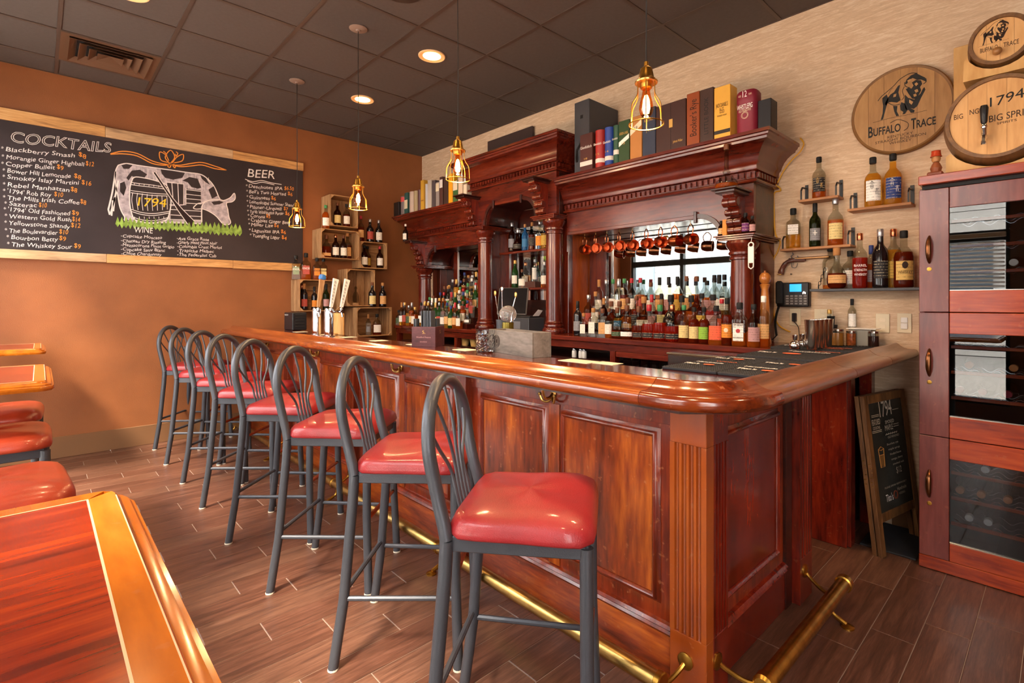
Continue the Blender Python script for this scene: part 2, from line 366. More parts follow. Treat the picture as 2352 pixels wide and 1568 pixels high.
# floor: brown wood-look tiles laid along y
FL = wood('floor_tile', ['422a20', '5c3a2c', '724c3c'], 'y', 10, 14, .34, .1, spec=.4)
FL2 = wood('floor_tile_light', ['4c3228', '664434', '7a5644'], 'y', 10, 14, .36, .1, spec=.4)
fl = obj('floor', G().box(0, XR, WY-.15, .12, -.06, -.0022), mat('grout', 'a08c7c', .8), kind='structure', smooth=False)
P = .1487; L_ = .595; cache = {}; stuffg = G(); cnt = 0
for i in range(-13, 46):
    x0 = max(0, 1.901+(i)*P+.0011); x1 = 1.901+(i+1)*P-.0011
    if x1 < .02 or x0 > XR: continue
    y = -3.023+(i % 3)*.1985-5*L_
    while y < 0:
        ya, yb = max(y+.0015, WY), min(y+L_-.0015, -.005)
        y += L_
        if yb-ya < .02: continue
        xm, ym = (x0+x1)/2, (ya+yb)/2
        vis = (ym < -2.15 and xm < 4.9 and ya > -4.0) or (xm > 5.2 and xm < 6.15 and -2.9 < ym < -.3) or (4.8 < xm < 5.4 and ym < -2.0 and ym > -3.0)
        if vis and cnt < 296:
            key = (round(x1-x0, 3), round(yb-ya, 3))
            if key not in cache:
                gg = G(); gg.box(-(x1-x0)/2, (x1-x0)/2, -(yb-ya)/2, (yb-ya)/2, -.008, 0, .0015); cache[key] = mesh('tile', gg, [FL], False)
            t = obj('tile', cache[key], None, fl); t.location = (xm, ym, random.uniform(-.0003, .0003)); cnt += 1
            if random.random() < .35: t.material_slots[0].link = 'OBJECT'; t.material_slots[0].material = FL2
        else: stuffg.box(x0, x1, ya, yb, -.008, 0, .0012)
obj('tile_field', stuffg, FL, fl, kind='stuff', smooth=False)
# ceiling: 2 ft grid with dark lay-in tiles
cl = obj('ceiling', G().box(0, XR, WY-.15, .12, H+.03, H+.08), mat('ceiling_void', '1c1614', .9), kind='structure', smooth=False)
GX = [2.82+k*.6096 for k in range(-5, 11)]; GY = [-1.752+k*.6096 for k in range(-5, 4)]
GX[0] = 0; GX = [max(0, min(XR, x)) for x in GX]; GY = [max(WY, min(0, y)) for y in GY]
CT = mat('ceiling_tile', '544944', .8, bump=.6, bs=700, vary=.05, vs=40); CG = mat('ceiling_grid', '4c3c34', .5)
gc = {}
VENT = (2.82-3.5*.6096, -1.752-2.5*.6096)
VENT = (GX[1]+.3048, GY[2]+.3048)
for i in range(len(GX)-1):
    for j in range(len(GY)-1):
        dx, dy = GX[i+1]-GX[i], GY[j+1]-GY[j]
        if dx < .03 or dy < .03: continue
        if abs((GX[i]+GX[i+1])/2-VENT[0]) < .05 and abs((GY[j]+GY[j+1])/2-VENT[1]) < .05: continue
        key = (round(dx, 3), round(dy, 3))
        if key not in gc: gc[key] = mesh('ceiling_tile', G().box(-dx/2+.004, dx/2-.004, -dy/2+.004, dy/2-.004, 0, .012, .001), [CT], False)
        t = obj('ceiling_tile', gc[key], None, cl); t.location = ((GX[i]+GX[i+1])/2, (GY[j]+GY[j+1])/2, H+.004)
for x in GX: obj('grid_runner', G().box(max(0, x-.012), min(XR, x+.012), WY, 0, H-.001, H+.006), CG, cl, smooth=False)
for y in GY: obj('grid_tee', G().box(0, XR, max(WY, y-.012), min(0, y+.012), H-.0016, H+.005), CG, cl, smooth=False)
# ceiling vent
VM = mat('vent_metal', '6a4c38', .5, .2)
vt = thing('ceiling_vent', 'square dark four-way air vent set in the ceiling near the chalkboard wall', 'vent', (VENT[0], VENT[1], H))
def frustum(h0, z0, h1, z1, t=.004):
    g = G(); a = []
    for (h, z) in ((h0, z0), (h1, z1), (h1-t, z1), (h0-t, z0)): a.append([(VENT[0]+sx*h, VENT[1]+sy*h, z) for sx, sy in ((-1,-1),(1,-1),(1,1),(-1,1))])
    vs = [p for r in a for p in r]; fs = []
    for r in range(4):
        q = (r+1) % 4
        for k in range(4): fs.append((r*4+k, r*4+(k+1) % 4, q*4+(k+1) % 4, q*4+k))
    return g.add(vs, fs)
obj('frame', frustum(.295, H-.002, .25, H+.0), VM, vt, smooth=False)
obj('plenum', G().box(VENT[0]-.27, VENT[0]+.27, VENT[1]-.27, VENT[1]+.27, H+.024, H+.028), BLKM, vt, smooth=False)
for h in (.25, .19, .13): obj('louver', frustum(h, H-.014, h-.045, H+.02), VM, vt, smooth=False)
obj('center_plate', frustum(.08, H-.014, .002, H+.012, .001), VM, vt, smooth=False)
# recessed lights
TRIM = mat('light_trim', 'e8c090', .5); LENS = mat('lamp_lens', 'ffcf8a', .5, emit='ffb45a', es=30)
cans = [(i, j) for i in (1, 3, 5, 7, 9, 11) for j in (2, 5)]
CANS = [(1.297, -1.447, 'hanging second from the chalkboard wall, above the bar'), (2.516, -1.447, 'brightest in full view, above the bar'), (3.735, -1.447, 'cut by the top edge of the photo, above the bar'), (4.954, -1.447, 'above the bar corner'),
        (1.906, -3.276, 'cut by the top edge of the photo near the air vent'), (3.735, -3.276, 'over the aisle'), (5.56, -3.276, 'over the camera'), (6.78, -1.447, 'over the wine cabinet end of the room')]
LB = ['recessed ceiling light nearest the chalkboard, glowing amber above the bar', 'recessed ceiling light in the middle of the ceiling, glowing amber', 'recessed ceiling light right of the two round ones, cut by the top edge', 'recessed ceiling light above the bar corner',
      'recessed ceiling light cut by the top edge right of the air vent', 'recessed ceiling light over the aisle behind the stools', 'recessed ceiling light over the near aisle', 'recessed ceiling light over the far right of the room']
for (x, y, _), lb in zip(CANS, LB):
    t = thing('recessed_light', lb, 'light', (x, y, H), group='recessed ceiling lights')
    obj('trim_ring', G().lathe([(.085, .0), (.098, -.006), (.105, -.004), (.106, .003), (.085, .003)], 28, (x, y, H)), TRIM, t)
    obj('lens', G().lathe([(0, -.002), (.05, -.003), (.084, .002)], 28, (x, y, H)), LENS, t)
    lamp('spot_lamp', 'SPOT', (x, y, H-.03), 44, (1, .68, .36), (0, 0, 0), spot_size=math.radians(125), spot_blend=.9, shadow_soft_size=.07)
t = thing('ceiling_speaker', 'round dark ceiling speaker cut by the top edge of the photo', 'speaker', (3.126, -2.056, H))
obj('grille', G().lathe([(0, -.012), (.1, -.011), (.135, -.004), (.14, .003)], 32, (3.126, -2.056, H)), mat('speaker_grille', '3a2a22', .6, bump=.8, bs=900), t)
# ---------------------------------------------------------------- the bar
YP, YF, YB = -2.09, -2.13, -1.95      # panel plane, pilaster front, carcass back
XP, XF = 5.17, 5.214
bar = thing('bar_cabinet', 'long mahogany bar front with raised panels and fluted pilasters', 'bar', (2.6, -2.05, 0))
g = G(); g.box(0, XP-.002, YP+.002, YB, 0, 1.02); g.box(XP-.13, XP-.002, YB, -1.14, 0, 1.02); obj('carcass', g, BARD, bar, smooth=False)
def ring(g, x0, x1, z0, z1, w, put):
    pass
def panel_x(x0, x1, z0, z1):           # raised panel on the front face, mould standing proud
    p = obj('panel', G().box(x0+.03, x1-.03, YP-.006, YP+.002, z0+.03, z1-.03, .004), BARZ, bar)
    prof = [(0, 0), (.010, .004), (.014, .014), (.022, .018), (.03, .012), (.034, .002), (.034, 0)]
    g = G(); P4 = [(x0, z0), (x1, z0), (x1, z1), (x0, z1)]; C4 = ((x0+x1)/2, (z0+z1)/2); vs = []
    for (px, pz) in P4:
        sx = 1 if px < C4[0] else -1; sz = 1 if pz < C4[1] else -1
        for (o, h) in prof: vs.append((px+sx*o, YP-h, pz+sz*o))
    n = len(prof); fs = [(i*n+k, ((i+1) % 4)*n+k, ((i+1) % 4)*n+k+1, i*n+k+1) for i in range(4) for k in range(n-1)]
    g.add(vs, fs); obj('panel_moulding', g, BARD, bar, ang=50)
def panel_y(y0, y1, z0, z1, X):
    obj('panel', G().box(X-.002, X+.006, y0+.03, y1-.03, z0+.03, z1-.03, .004), BARR, bar)
    prof = [(0, 0), (.010, .004), (.014, .014), (.022, .018), (.03, .012), (.034, .002), (.034, 0)]
    vs = []; cy, cz = (y0+y1)/2, (z0+z1)/2
    for (py, pz) in [(y0, z0), (y1, z0), (y1, z1), (y0, z1)]:
        sy = 1 if py < cy else -1; sz = 1 if pz < cz else -1
        for (o, h) in prof: vs.append((X+h, py+sy*o, pz+sz*o))
    n = len(prof); fs = [(i*n+k, ((i+1) % 4)*n+k, ((i+1) % 4)*n+k+1, i*n+k+1) for i in range(4) for k in range(n-1)]
    obj('panel_moulding', G().add(vs, fs), BARR, bar, ang=50)
PILW = wood('pilaster_wood', ['7a300c', '9a4614', 'ae581c'], 'z', 2, 3, .28, .4, worn=.4)
def flutes_x(x0, x1, zt, zb, yf, yb, parent, m, n=4):
    # pilaster face cut by n real flutes: built as a corrugated profile swept upright, closed by plain ends
    w = x1-x0; g = G(); pr = [(x0, yb), (x0, yf)]
    for k in range(n):
        c = x0+w*(k+1)/(n+1); r = w/(n+1)*.33
        pr += [(c-r, yf), (c-r*.75, yf+r*1.2), (c, yf+r*1.7), (c+r*.75, yf+r*1.2), (c+r, yf)]
    pr += [(x1, yf), (x1, yb)]
    g.prism(pr, 'z', zb, zt); g.box(x0, x1, yf, yb, 0, zb, .002); g.box(x0, x1, yf, yb, zt, 1.02, .002)
    return obj('pilaster', g, m, parent, smooth=False)
PX_ = [5.214, 3.90, 2.60, 1.30, .10]
for k, xr in enumerate(PX_):
    wd = .135 if k == 0 else .112
    flutes_x(xr-wd, xr, .86, .22, YF, YP+.01, bar, PILW if k == 0 else BARD)
for k in range(4):
    a = PX_[k+1]; b = PX_[k]-(.135 if k == 0 else .112); mid = (a+b)/2
    panel_x(a+.075, mid-.035, .26, .885); panel_x(mid+.035, b-.06, .26, .885)
    obj('base_board', G().box(a, b, YP-.006, YP+.002, 0, .165, .002), BARX, bar)
    g = G(); g.prism([(YP+.002, .16), (YP-.012, .165), (YP-.018, .175), (YP-.012, .184), (YP-.02, .192), (YP-.012, .202), (YP+.002, .206)], 'x', a, b); obj('base_moulding', g, BARD, bar)
    obj('stile', G().box(mid-.032, mid+.032, YP-.0035, YP+.002, .21, .9, .001), BARZ, bar)
    obj('top_rail', G().box(a, b, YP-.004, YP+.002, .905, 1.02, .001), BARD, bar)
    h = G()                                    # brass double coat hook
    b0 = len(h.v)
    h.lathe([(0, 0), (.011, .001), (.012, .004), (.006, .006), (0, .006)], 14, (0, 0, 0), sy=1.9); h.tr(Matrix.Translation((0, 0, 0)) @ Matrix.Rotation(PI/2, 4, 'X'), b0)
    h.tube(bezier([(0, -.004, .0), (0, -.02, -.012), (0, -.04, -.01), (0, -.05, .012), (0, -.048, .022)], 4), [.0045]*9+[.0042]*8, 7)
    for sx in (-1, 1): h.tube(bezier([(0, -.004, -.014), (sx*.012, -.016, -.026), (sx*.026, -.026, -.022), (sx*.033, -.03, -.004)], 4), .004, 7)
    for p in ((0, -.048, .024), (.033, -.03, -.002), (-.033, -.03, -.002)):
        h.lathe([(0, -.006), (.005, -.004), (.0065, 0), (.005, .004), (0, .006)], 8, p)
    h.tr(Matrix.Translation((mid, YP-.004, .945)) @ Matrix.Scale(1.35, 4)); obj('coat_hook', h, BRASS, bar)
# side face (towards the aisle)
b0 = G()
def flutes_y(y0, y1, zt, zb, xf, xb, m, n=4):
    w = y1-y0; g = G(); pr = [(xb, y0), (xf, y0)]
    for k in range(n):
        c = y0+w*(k+1)/(n+1); r = w/(n+1)*.33
        pr += [(xf, c-r), (xf-r*1.2, c-r*.75), (xf-r*1.7, c), (xf-r*1.2, c+r*.75), (xf, c+r)]
    pr += [(xf, y1), (xb, y1)]
    g.prism(pr, 'z', zb, zt); g.box(xb, xf, y0, y1, 0, zb, .002); g.box(xb, xf, y0, y1, zt, 1.02, .002)
    obj('pilaster', g, m, bar, smooth=False)
flutes_y(YP+.012, -1.975, .86, .22, XF, XP-.01, BARR)
flutes_y(-1.285, -1.135, .95, .2, XF, XP-.14, BARR)
panel_y(-1.955, -1.42, .26, .885, XP)
obj('base_board', G().box(XP-.002, XP+.006, -1.975, -1.33, 0, .165, .002), BARR, bar)
g = G(); g.prism([(XP-.002, .16), (XP+.012, .165), (XP+.018, .175), (XP+.012, .184), (XP+.02, .192), (XP+.012, .202), (XP-.002, .206)], 'y', -1.975, -1.36); obj('base_moulding', g, BARR, bar)
obj('side_post', G().box(XP-.002, XP+.012, -1.36, -1.29, 0, 1.02, .002), MAHD, bar)
# stub cabinet beyond the flap
stub = thing('bar_end_cabinet', 'dark mahogany end cabinet beyond the bar flap, plain red side panel', 'cabinet', (5.1, -.3, 0))
obj('side_panel', G().box(4.98, 5.20, -.545, -.52, 0, 1.02, .003), BARR, stub)
obj('end_post', G().box(5.15, 5.215, -.52, -.44, 0, 1.02, .003), BARR, stub)
obj('interior', G().box(4.98, 5.13, -.52, -.02, 0, 1.02), BLKM, stub, smooth=False)
obj('rear_post', G().box(5.15, 5.215, -.10, -.02, 0, 1.02, .003), BARR, stub)
# counter + chicago rail
top = thing('bar_counter', 'polished mahogany bar top with a rolled armrest rail running round the corner', 'counter', (2.6, -2.05, 1.02))
g = G(); R = .16
poly = [(0, -2.245)]+arc(5.315-R, -2.245+R, R, -90, 0, 6)+[(5.315, -1.236), (4.86, -1.236), (4.86, -1.845), (0, -1.845)]
g.prism(poly, 'z', 1.021, 1.06); obj('top_board', g, TOPW, top, ang=20)
g = G(); g.box(4.86, 5.315, -1.232, -.61, 1.021, 1.06, .001); obj('flap_board', g, TOPW, top, smooth=False)
g = G(); g.box(4.86, 5.315, -.606, -.003, 1.021, 1.06, .001); obj('end_board', g, TOPW, top, smooth=False)
obj('hinge_strip', G().box(4.86, 5.30, -.612, -.602, 1.058, 1.0625), BRASS, top, smooth=False)
RP = [(.024, 1.012), (.008, 1.018), (0, 1.031), (.001, 1.045), (.008, 1.057), (.022, 1.062), (.036, 1.0605), (.052, 1.0615), (.072, 1.068), (.088, 1.078), (.100, 1.089), (.108, 1.0935), (.116, 1.093), (.124, 1.086), (.132, 1.072), (.134, 1.050), (.134, 1.012)]
RR = .26; xn, yn = 5.422, -2.352
def rail(nm, path, m): obj(nm, G().sweep(path, RP), m, top, ang=45)
cs = arc(xn-RR, yn+RR, RR, -90, 0, 12)
rail('front_rail', [(0, yn), (xn-RR-.06, yn)], RAILW)
rail('corner_rail', [(xn-RR-.058, yn)]+cs+[(xn, yn+RR+.06)], RAILC)
rail('side_rail', [(xn, yn+RR+.062), (xn, -1.238)], RAILS)
rail('flap_rail', [(xn, -1.234), (xn, -.612)], RAILS)
rail('end_rail', [(xn, -.607), (xn+.008, -.004)], RAILS)
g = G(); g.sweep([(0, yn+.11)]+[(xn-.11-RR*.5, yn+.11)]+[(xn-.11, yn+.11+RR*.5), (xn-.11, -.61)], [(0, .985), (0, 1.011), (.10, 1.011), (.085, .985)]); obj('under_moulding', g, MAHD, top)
# brass foot rail
fr = thing('foot_rail', 'long brass foot rail along the front of the bar, held by scrolled brackets', 'rail', (2.6, -2.255, 0))
yr, zr = -2.255, .118
obj('tube', G().tube([(.15, yr, zr), (3.1, yr, zr), (5.13, yr, zr)], .0285, 18), BRASS, fr)
def collar(x, y, ax, parent, m=BRASSD):
    g = G(); g.lathe([(.029, -.012), (.033, -.009), (.033, .009), (.029, .012)], 18)
    g.tr(Matrix.Translation((x, y, zr)) @ (Matrix.Rotation(PI/2, 4, 'Y') if ax == 'x' else Matrix.Rotation(PI/2, 4, 'X'))); obj('collar', g, m, parent)
def foot(x, y, dx, dy, parent):
    g = G(); g.tube(bezier([(x, y, zr-.022), (x+dx*.018, y+dy*.018, zr-.05), (x+dx*.008, y+dy*.008, zr-.085), (x-dx*.04, y-dy*.04, .010)], 5), [.011]*3+[.008]*9+[.010]*4, 8)
    g.lathe([(0, 0), (.026, 0), (.026, .005), (.012, .012), (0, .013)], 14, (x-dx*.045, y-dy*.045, 0)); obj('floor_bracket', g, BRASSD, parent)
def wallbr(x, y, wx, wy, parent, z=.135):
    g = G(); g.tube(bezier([(x, y, zr-.02), (x*.6+wx*.4, y*.6+wy*.4, zr-.028), (x*.2+wx*.8, y*.2+wy*.8, z-.022), (wx, wy, z)], 5), .008, 8)
    b = len(g.v); g.lathe([(0, 0), (.028, 0), (.028, .005), (.012, .012), (0, .012)], 16)
    d = Vector((x-wx, y-wy, 0)); ax = 'X' if abs(d.y) > abs(d.x) else 'Y'
    g.tr(Matrix.Translation((wx, wy, z)) @ (Matrix.Rotation(PI/2, 4, 'X') if ax == 'X' else Matrix.Rotation(PI/2, 4, 'Y')), b); obj('wall_bracket', g, BRASSD, parent)
for x in (.06, 1.30, 2.58, 3.85): collar(x, yr, 'x', fr); foot(x, yr, 0, 1, fr)
for x in (1.25, 2.54, 3.80, 5.14): wallbr(x if x < 5.1 else 5.10, yr, x, YF, fr)
collar(5.12, yr, 'x', fr)
f2 = thing('foot_rail', 'short brass foot rail on the right side of the bar by the aisle', 'rail', (5.39, -1.66, 0))
obj('tube', G().tube([(5.358, -2.03, zr), (5.358, -1.17, zr)], .0285, 18), BRASSD, f2)
g = G(); g.lathe([(.0285, -.03), (.034, -.026), (.034, .004), (.026, .014), (0, .016)], 18); g.tr(Matrix.Translation((5.358, -1.17, zr)) @ Matrix.Rotation(-PI/2, 4, 'X')); obj('end_cap', g, BRASSD, f2)
g = G(); g.lathe([(.0285, -.03), (.034, -.026), (.034, .004), (.026, .014), (0, .016)], 18); g.tr(Matrix.Translation((5.358, -2.03, zr)) @ Matrix.Rotation(PI/2, 4, 'X')); obj('end_cap', g, BRASSD, f2)
wallbr(5.358, -1.28, XF, -1.225, f2); wallbr(5.358, -1.99, XF, -2.055, f2); foot(5.358, -1.30, -1, 0, f2)
# ---------------------------------------------------------------- things on the bar
t = thing('pencil_box', 'long grey weathered wooden box with a round stamp, standing on the bar', 'box')
fx, fy = onz(1222.7, 822.5, 1.06).x, onz(1222.7, 822.5, 1.06).y
lx = onz(1123, 806, 1.06)
M = Matrix.Translation((fx, fy, 1.06)); ang = math.atan2(fy-lx.y, fx-lx.x)
Lb = math.hypot(fx-lx.x, fy-lx.y); Wb = .115; Hb = .125
Mb = M @ Matrix.Rotation(ang, 4, 'Z') @ Matrix.Translation((-Lb, 0, 0))
for (a, b, c, d, e, f, nm) in ((0, Lb, 0, .009, 0, Hb, 'front_board'), (0, Lb, Wb-.009, Wb, 0, Hb, 'rear_board'), (0, .009, .0095, Wb-.0095, 0, Hb, 'end_board'), (Lb-.009, Lb, .0095, Wb-.0095, 0, Hb, 'end_board'), (.009, Lb-.009, .009, Wb-.009, 0, .008, 'bottom_board')):
    gg = G(); gg.box(a, b, c, d, e, f, .001); gg.tr(Mb); obj(nm, gg, GREYW, t)
gg = G()
for r in (.034, .030, .016): gg.tube([(.09+r*math.cos(q), -.0008, .062+r*math.sin(q)) for q in [2*PI*k/24 for k in range(24)]], .0008, 4, closed=True)
gg.box(.084, .096, -.0015, 0, .053, .072)
for k in range(18): q = 2*PI*k/18; gg.box(.09+.023*math.cos(q)-.0015, .09+.023*math.cos(q)+.0015, -.0012, 0, .062+.023*math.sin(q)-.003, .062+.023*math.sin(q)+.003)
gg.tr(Mb); obj('stamp', gg, INK, t, smooth=False)
# brown napkin caddy full of black menus
t = thing('menu_caddy', 'square dark cherry box printed with a small emblem, full of black menus', 'box')
P0 = onz(1000, 797, 1.06); a = .62; s_ = .155
Mc = Matrix.Translation(P0) @ Matrix.Rotation(a, 4, 'Z')
CBX = wood('cherry_box', ['3c1a1c', '52262a', '643234'], 'x', 6, 7, .5, .1)
for (x0, x1, y0, y1) in ((-s_, 0, 0, .008), (-s_, 0, s_-.008, s_), (-s_, -s_+.008, .0085, s_-.0085), (-.008, 0, .0085, s_-.0085), (-s_+.008, -.008, .008, s_-.008)):
    gg = G(); gg.box(x0, x1, y0, y1, 0, .125 if x1-x0 < .1 or y1-y0 < .05 else .006, .001); gg.tr(Mc); obj('box_side', gg, CBX, t)
def onM(M, x, y, z): return M @ Vector((x, y, z))
n1 = Mc.to_3x3() @ Vector((0, -1, 0)); n2 = Mc.to_3x3() @ Vector((1, 0, 0))
text('emblem', 'S.', onM(Mc, -.085, 0, .082), onM(Mc, -.066, 0, .082), .02, n1, GOLD, t)
text('emblem', 'S.', onM(Mc, 0, .07, .082), onM(Mc, 0, .09, .082), .02, n2, GOLD, t)
text('lettering', 'Woodford Reserve', onM(Mc, -.125, 0, .055), onM(Mc, -.03, 0, .055), .011, n1, mat('pink_print', 'c08a84', .6), t)
text('lettering', 'BOURBON', onM(Mc, -.1, 0, .028), onM(Mc, -.055, 0, .028), .007, n1, mat('pink_print', 'c08a84', .6), t)
BM = mat('menu_card', '4a5058', .5)
k = 0
for (xc, yc, hh, n) in ((-.125, .04, .165, 3), (-.075, .055, .215, 9), (-.03, .12, .165, 4)):
    for i in range(n):
        k += 1; gg = G(); gg.box(-.004, .0, -.035 if n == 9 else -.025, .035 if n == 9 else .025, 0, hh, .0004)
        gg.tr(Mc @ Matrix.Translation((xc-.02+i*.0075, yc, .008)) @ Matrix.Rotation(random.uniform(-.02, .02), 4, 'Y'))
        obj('card_menu', gg, BM, None, smooth=False, label='thin black card menu upright in the cherry box', cat='menu', group='card menus in the cherry box', world=False)
# cut crystal glass with bar spoons, ball ornament
GLS = mat('clear_glass', 'f4f6f6', .03, trans=1, ior=1.35)
t = thing('mixing_glass', 'cut crystal mixing glass on the bar beside the grey box', 'glass', tuple(onz(1115, 808, 1.06)))
gg = G(); pr = [(.045, 0), (.05, .004)]+[(.051+.0025*(k % 2), .01+k*.009) for k in range(12)]+[(.052, .125), (.047, .125), (.046, .015), (0, .014)]
gg.lathe(pr, 24); 
for i, v in enumerate(gg.v):
    x, y, z = v
    if .008 < z < .115 and math.hypot(x, y) > .0495: q = math.atan2(y, x); r = 1+.05*math.sin(q*12+z*260); gg.v[i] = (x*r, y*r, z)
obj('bowl', gg, GLS, t, smooth=False, world=False)
gg2 = G(); gg2.lathe([(0, .02), (.035, .02), (.04, .09), (0, .095)], 10); 
bp = onz(1136, 800, 1.06)
t = thing('spoon_cup', 'dark metal cup holding three long bar spoons, behind the grey box', 'cup', (bp.x-.03, bp.y+.09, 1.06))
obj('cup_body', G().lathe([(.033, 0), (.043, .17), (.041, .17), (.031, .006), (0, .006)], 18), DGREY, t, world=False)
for k, (dx, dy, zz, nm) in enumerate(((-.05, -.02, .31, 0), (-.008, .0, .335, 1), (.085, .03, .30, 2))):
    sp = thing('bar_spoon', ('twisted bar spoon leaning left in the dark cup', 'straight bar spoon standing upright in the dark cup', 'bar spoon with a gold tip leaning right in the dark cup')[k], 'spoon', (bp.x-.03, bp.y+.09, 1.07))
    pts = [(dx*.1, dy*.1, 0), (dx*.6, dy*.6, zz*.6), (dx, dy, zz)]
    obj('handle', G().tube(pts, .0024, 6), CHROME, sp, world=False)
    gb = G(); gb.lathe([(0, -.022), (.008, -.012), (.011, 0), (.009, .012), (0, .018)], 12, (dx, dy, zz+.012), sy=.55); obj('bowl', gb, CHROME if k == 1 else BRASS, sp, world=False)
bl = onz(1160, 800, 1.06)
t = thing('ice_ball_maker', 'clear glass sphere resting on a short amber cylinder on the bar', 'ornament', (bl.x-.02, bl.y+.04, 1.06))
obj('stand', G().lathe([(.036, 0), (.036, .155), (.03, .155), (.03, .13), (0, .13)], 20), mat('amber_metal', '7a6a28', .2, .6), t, world=False)
obj('sphere', G().lathe([(.052*math.sin(PI*k/16), .205-.052*math.cos(PI*k/16)) for k in range(17)], 28), mat('ball_glass', 'e8e4e0', .03, trans=.85, ior=1.3), t, world=False)
# coasters / flyers along the inner edge
for k, (u, v, w_, d_) in enumerate(((690, 762, .1, .1), (745, 768, .1, .1), (800, 774, .1, .1), (870, 782, .1, .1), (960, 791, .14, .1), (1070, 803, .13, .1), (1330, 829, .18, .1), (1395, 834, .12, .08))):
    p = onz(u, v, 1.0605)
    lbl = ['far end of the bar by the black box', 'in front of the beer taps', 'just right of the beer taps', 'midway between taps and menu box', 'touching the cherry menu box on its left', 'between the cherry box and the crystal glass', 'just right of the grey box, printed', 'rightmost on the bar before the rubber mats'][k]
    obj('coaster', G().box(p.x-w_/2, p.x+w_/2, p.y-d_/2, p.y+d_/2, 1.0602, 1.0616), CREAM, None, smooth=False, label='flat pale paper coaster '+lbl, cat='coaster', group='paper coasters along the bar')
# rubber bar mats with logo print
def bar_mat(x0, x1, y0, y1, lab, prints, z=1.0605):
    t = thing('bar_mat', lab, 'mat', ((x0+x1)/2, (y0+y1)/2, z), group='black rubber bar mats')
    gg = G(); gg.box(x0, x1, y0, y1, z, z+.012, .003); obj('mat_base', gg, RUB, t)
    gg = G(); nx = max(2, int((x1-x0)/.017)); ny = max(2, int((y1-y0)/.017))
    for i in range(nx):
        for j in range(ny):
            cx_, cy_ = x0+(i+.5)*(x1-x0)/nx, y0+(j+.5)*(y1-y0)/ny; r = .0045
            gg.add([(cx_-r, cy_-r, z+.011), (cx_+r, cy_-r, z+.011), (cx_+r, cy_+r, z+.011), (cx_-r, cy_+r, z+.011), (cx_, cy_, z+.0155)], [(0,1,4), (1,2,4), (2,3,4), (3,0,4)])
    obj('nubs', gg, RUB, t, smooth=False, kind='stuff')
    for (s, px, py, wid, h, m) in prints:
        if s == 'O':
            g2 = G(); g2.lathe([(0, 0), (h*.6, 0), (h*.6, .0006), (0, .0006)], 24, (px, py, z+.0166), sx=1.35); obj('roundel', g2, ORP, t, smooth=False)
        else:
            o = text('lettering', s, (px, py, z+.0172), (px+wid, py, z+.0172), h, (0, -1, 0), m, None, bold=.035)
            if o:
                me = o.data
                for v in me.vertices: y_ = v.co.z-(z+.0172); v.co = Vector((v.co.x, py+y_, z+.0172))-wloc(t)
                o.parent = t
bar_mat(4.862, 5.10, -1.835, -1.24, 'black rubber bar mat at the front left edge of the corner counter', [("Tito's", 4.88, -1.70, .07, .035, WHT), ('O', 4.99, -1.68, 0, .03, ORP), ('Handmade', 4.90, -1.62, .12, .025, WHT), ('VODKA', 4.95, -1.55, .1, .02, ORP), ("Tito's", 4.88, -1.42, .07, .035, WHT), ('O', 4.99, -1.40, 0, .03, ORP), ('Handmade', 4.92, -1.35, .12, .025, WHT)])
bar_mat(5.103, 5.285, -1.835, -1.24, 'black rubber bar mat against the side armrest rail', [("Tito's", 5.12, -1.72, .08, .035, WHT), ('O', 5.24, -1.70, 0, .03, ORP), ('Handmade', 5.12, -1.64, .13, .025, WHT), ("Tito's", 5.12, -1.45, .08, .035, WHT), ('O', 5.24, -1.42, 0, .03, ORP)])
bar_mat(4.865, 5.285, -1.15, -.66, 'black rubber bar mat with one large orange oval, on the flap', [("Tito's", 4.89, -.98, .1, .05, WHT), ('O', 5.06, -.95, 0, .055, ORP), ('Handmade', 5.0, -.83, .2, .04, WHT), ('VODKA', 5.1, -.76, .13, .03, ORP)])
bar_mat(4.80, 5.28, -.56, -.15, 'black rubber bar mat under the jars and shakers', [('Handmade', 4.98, -.45, .22, .04, ORP), ('VODKA', 5.0, -.52, .18, .03, ORP), ("Tito's", 4.83, -.46, .12, .04, WHT)])
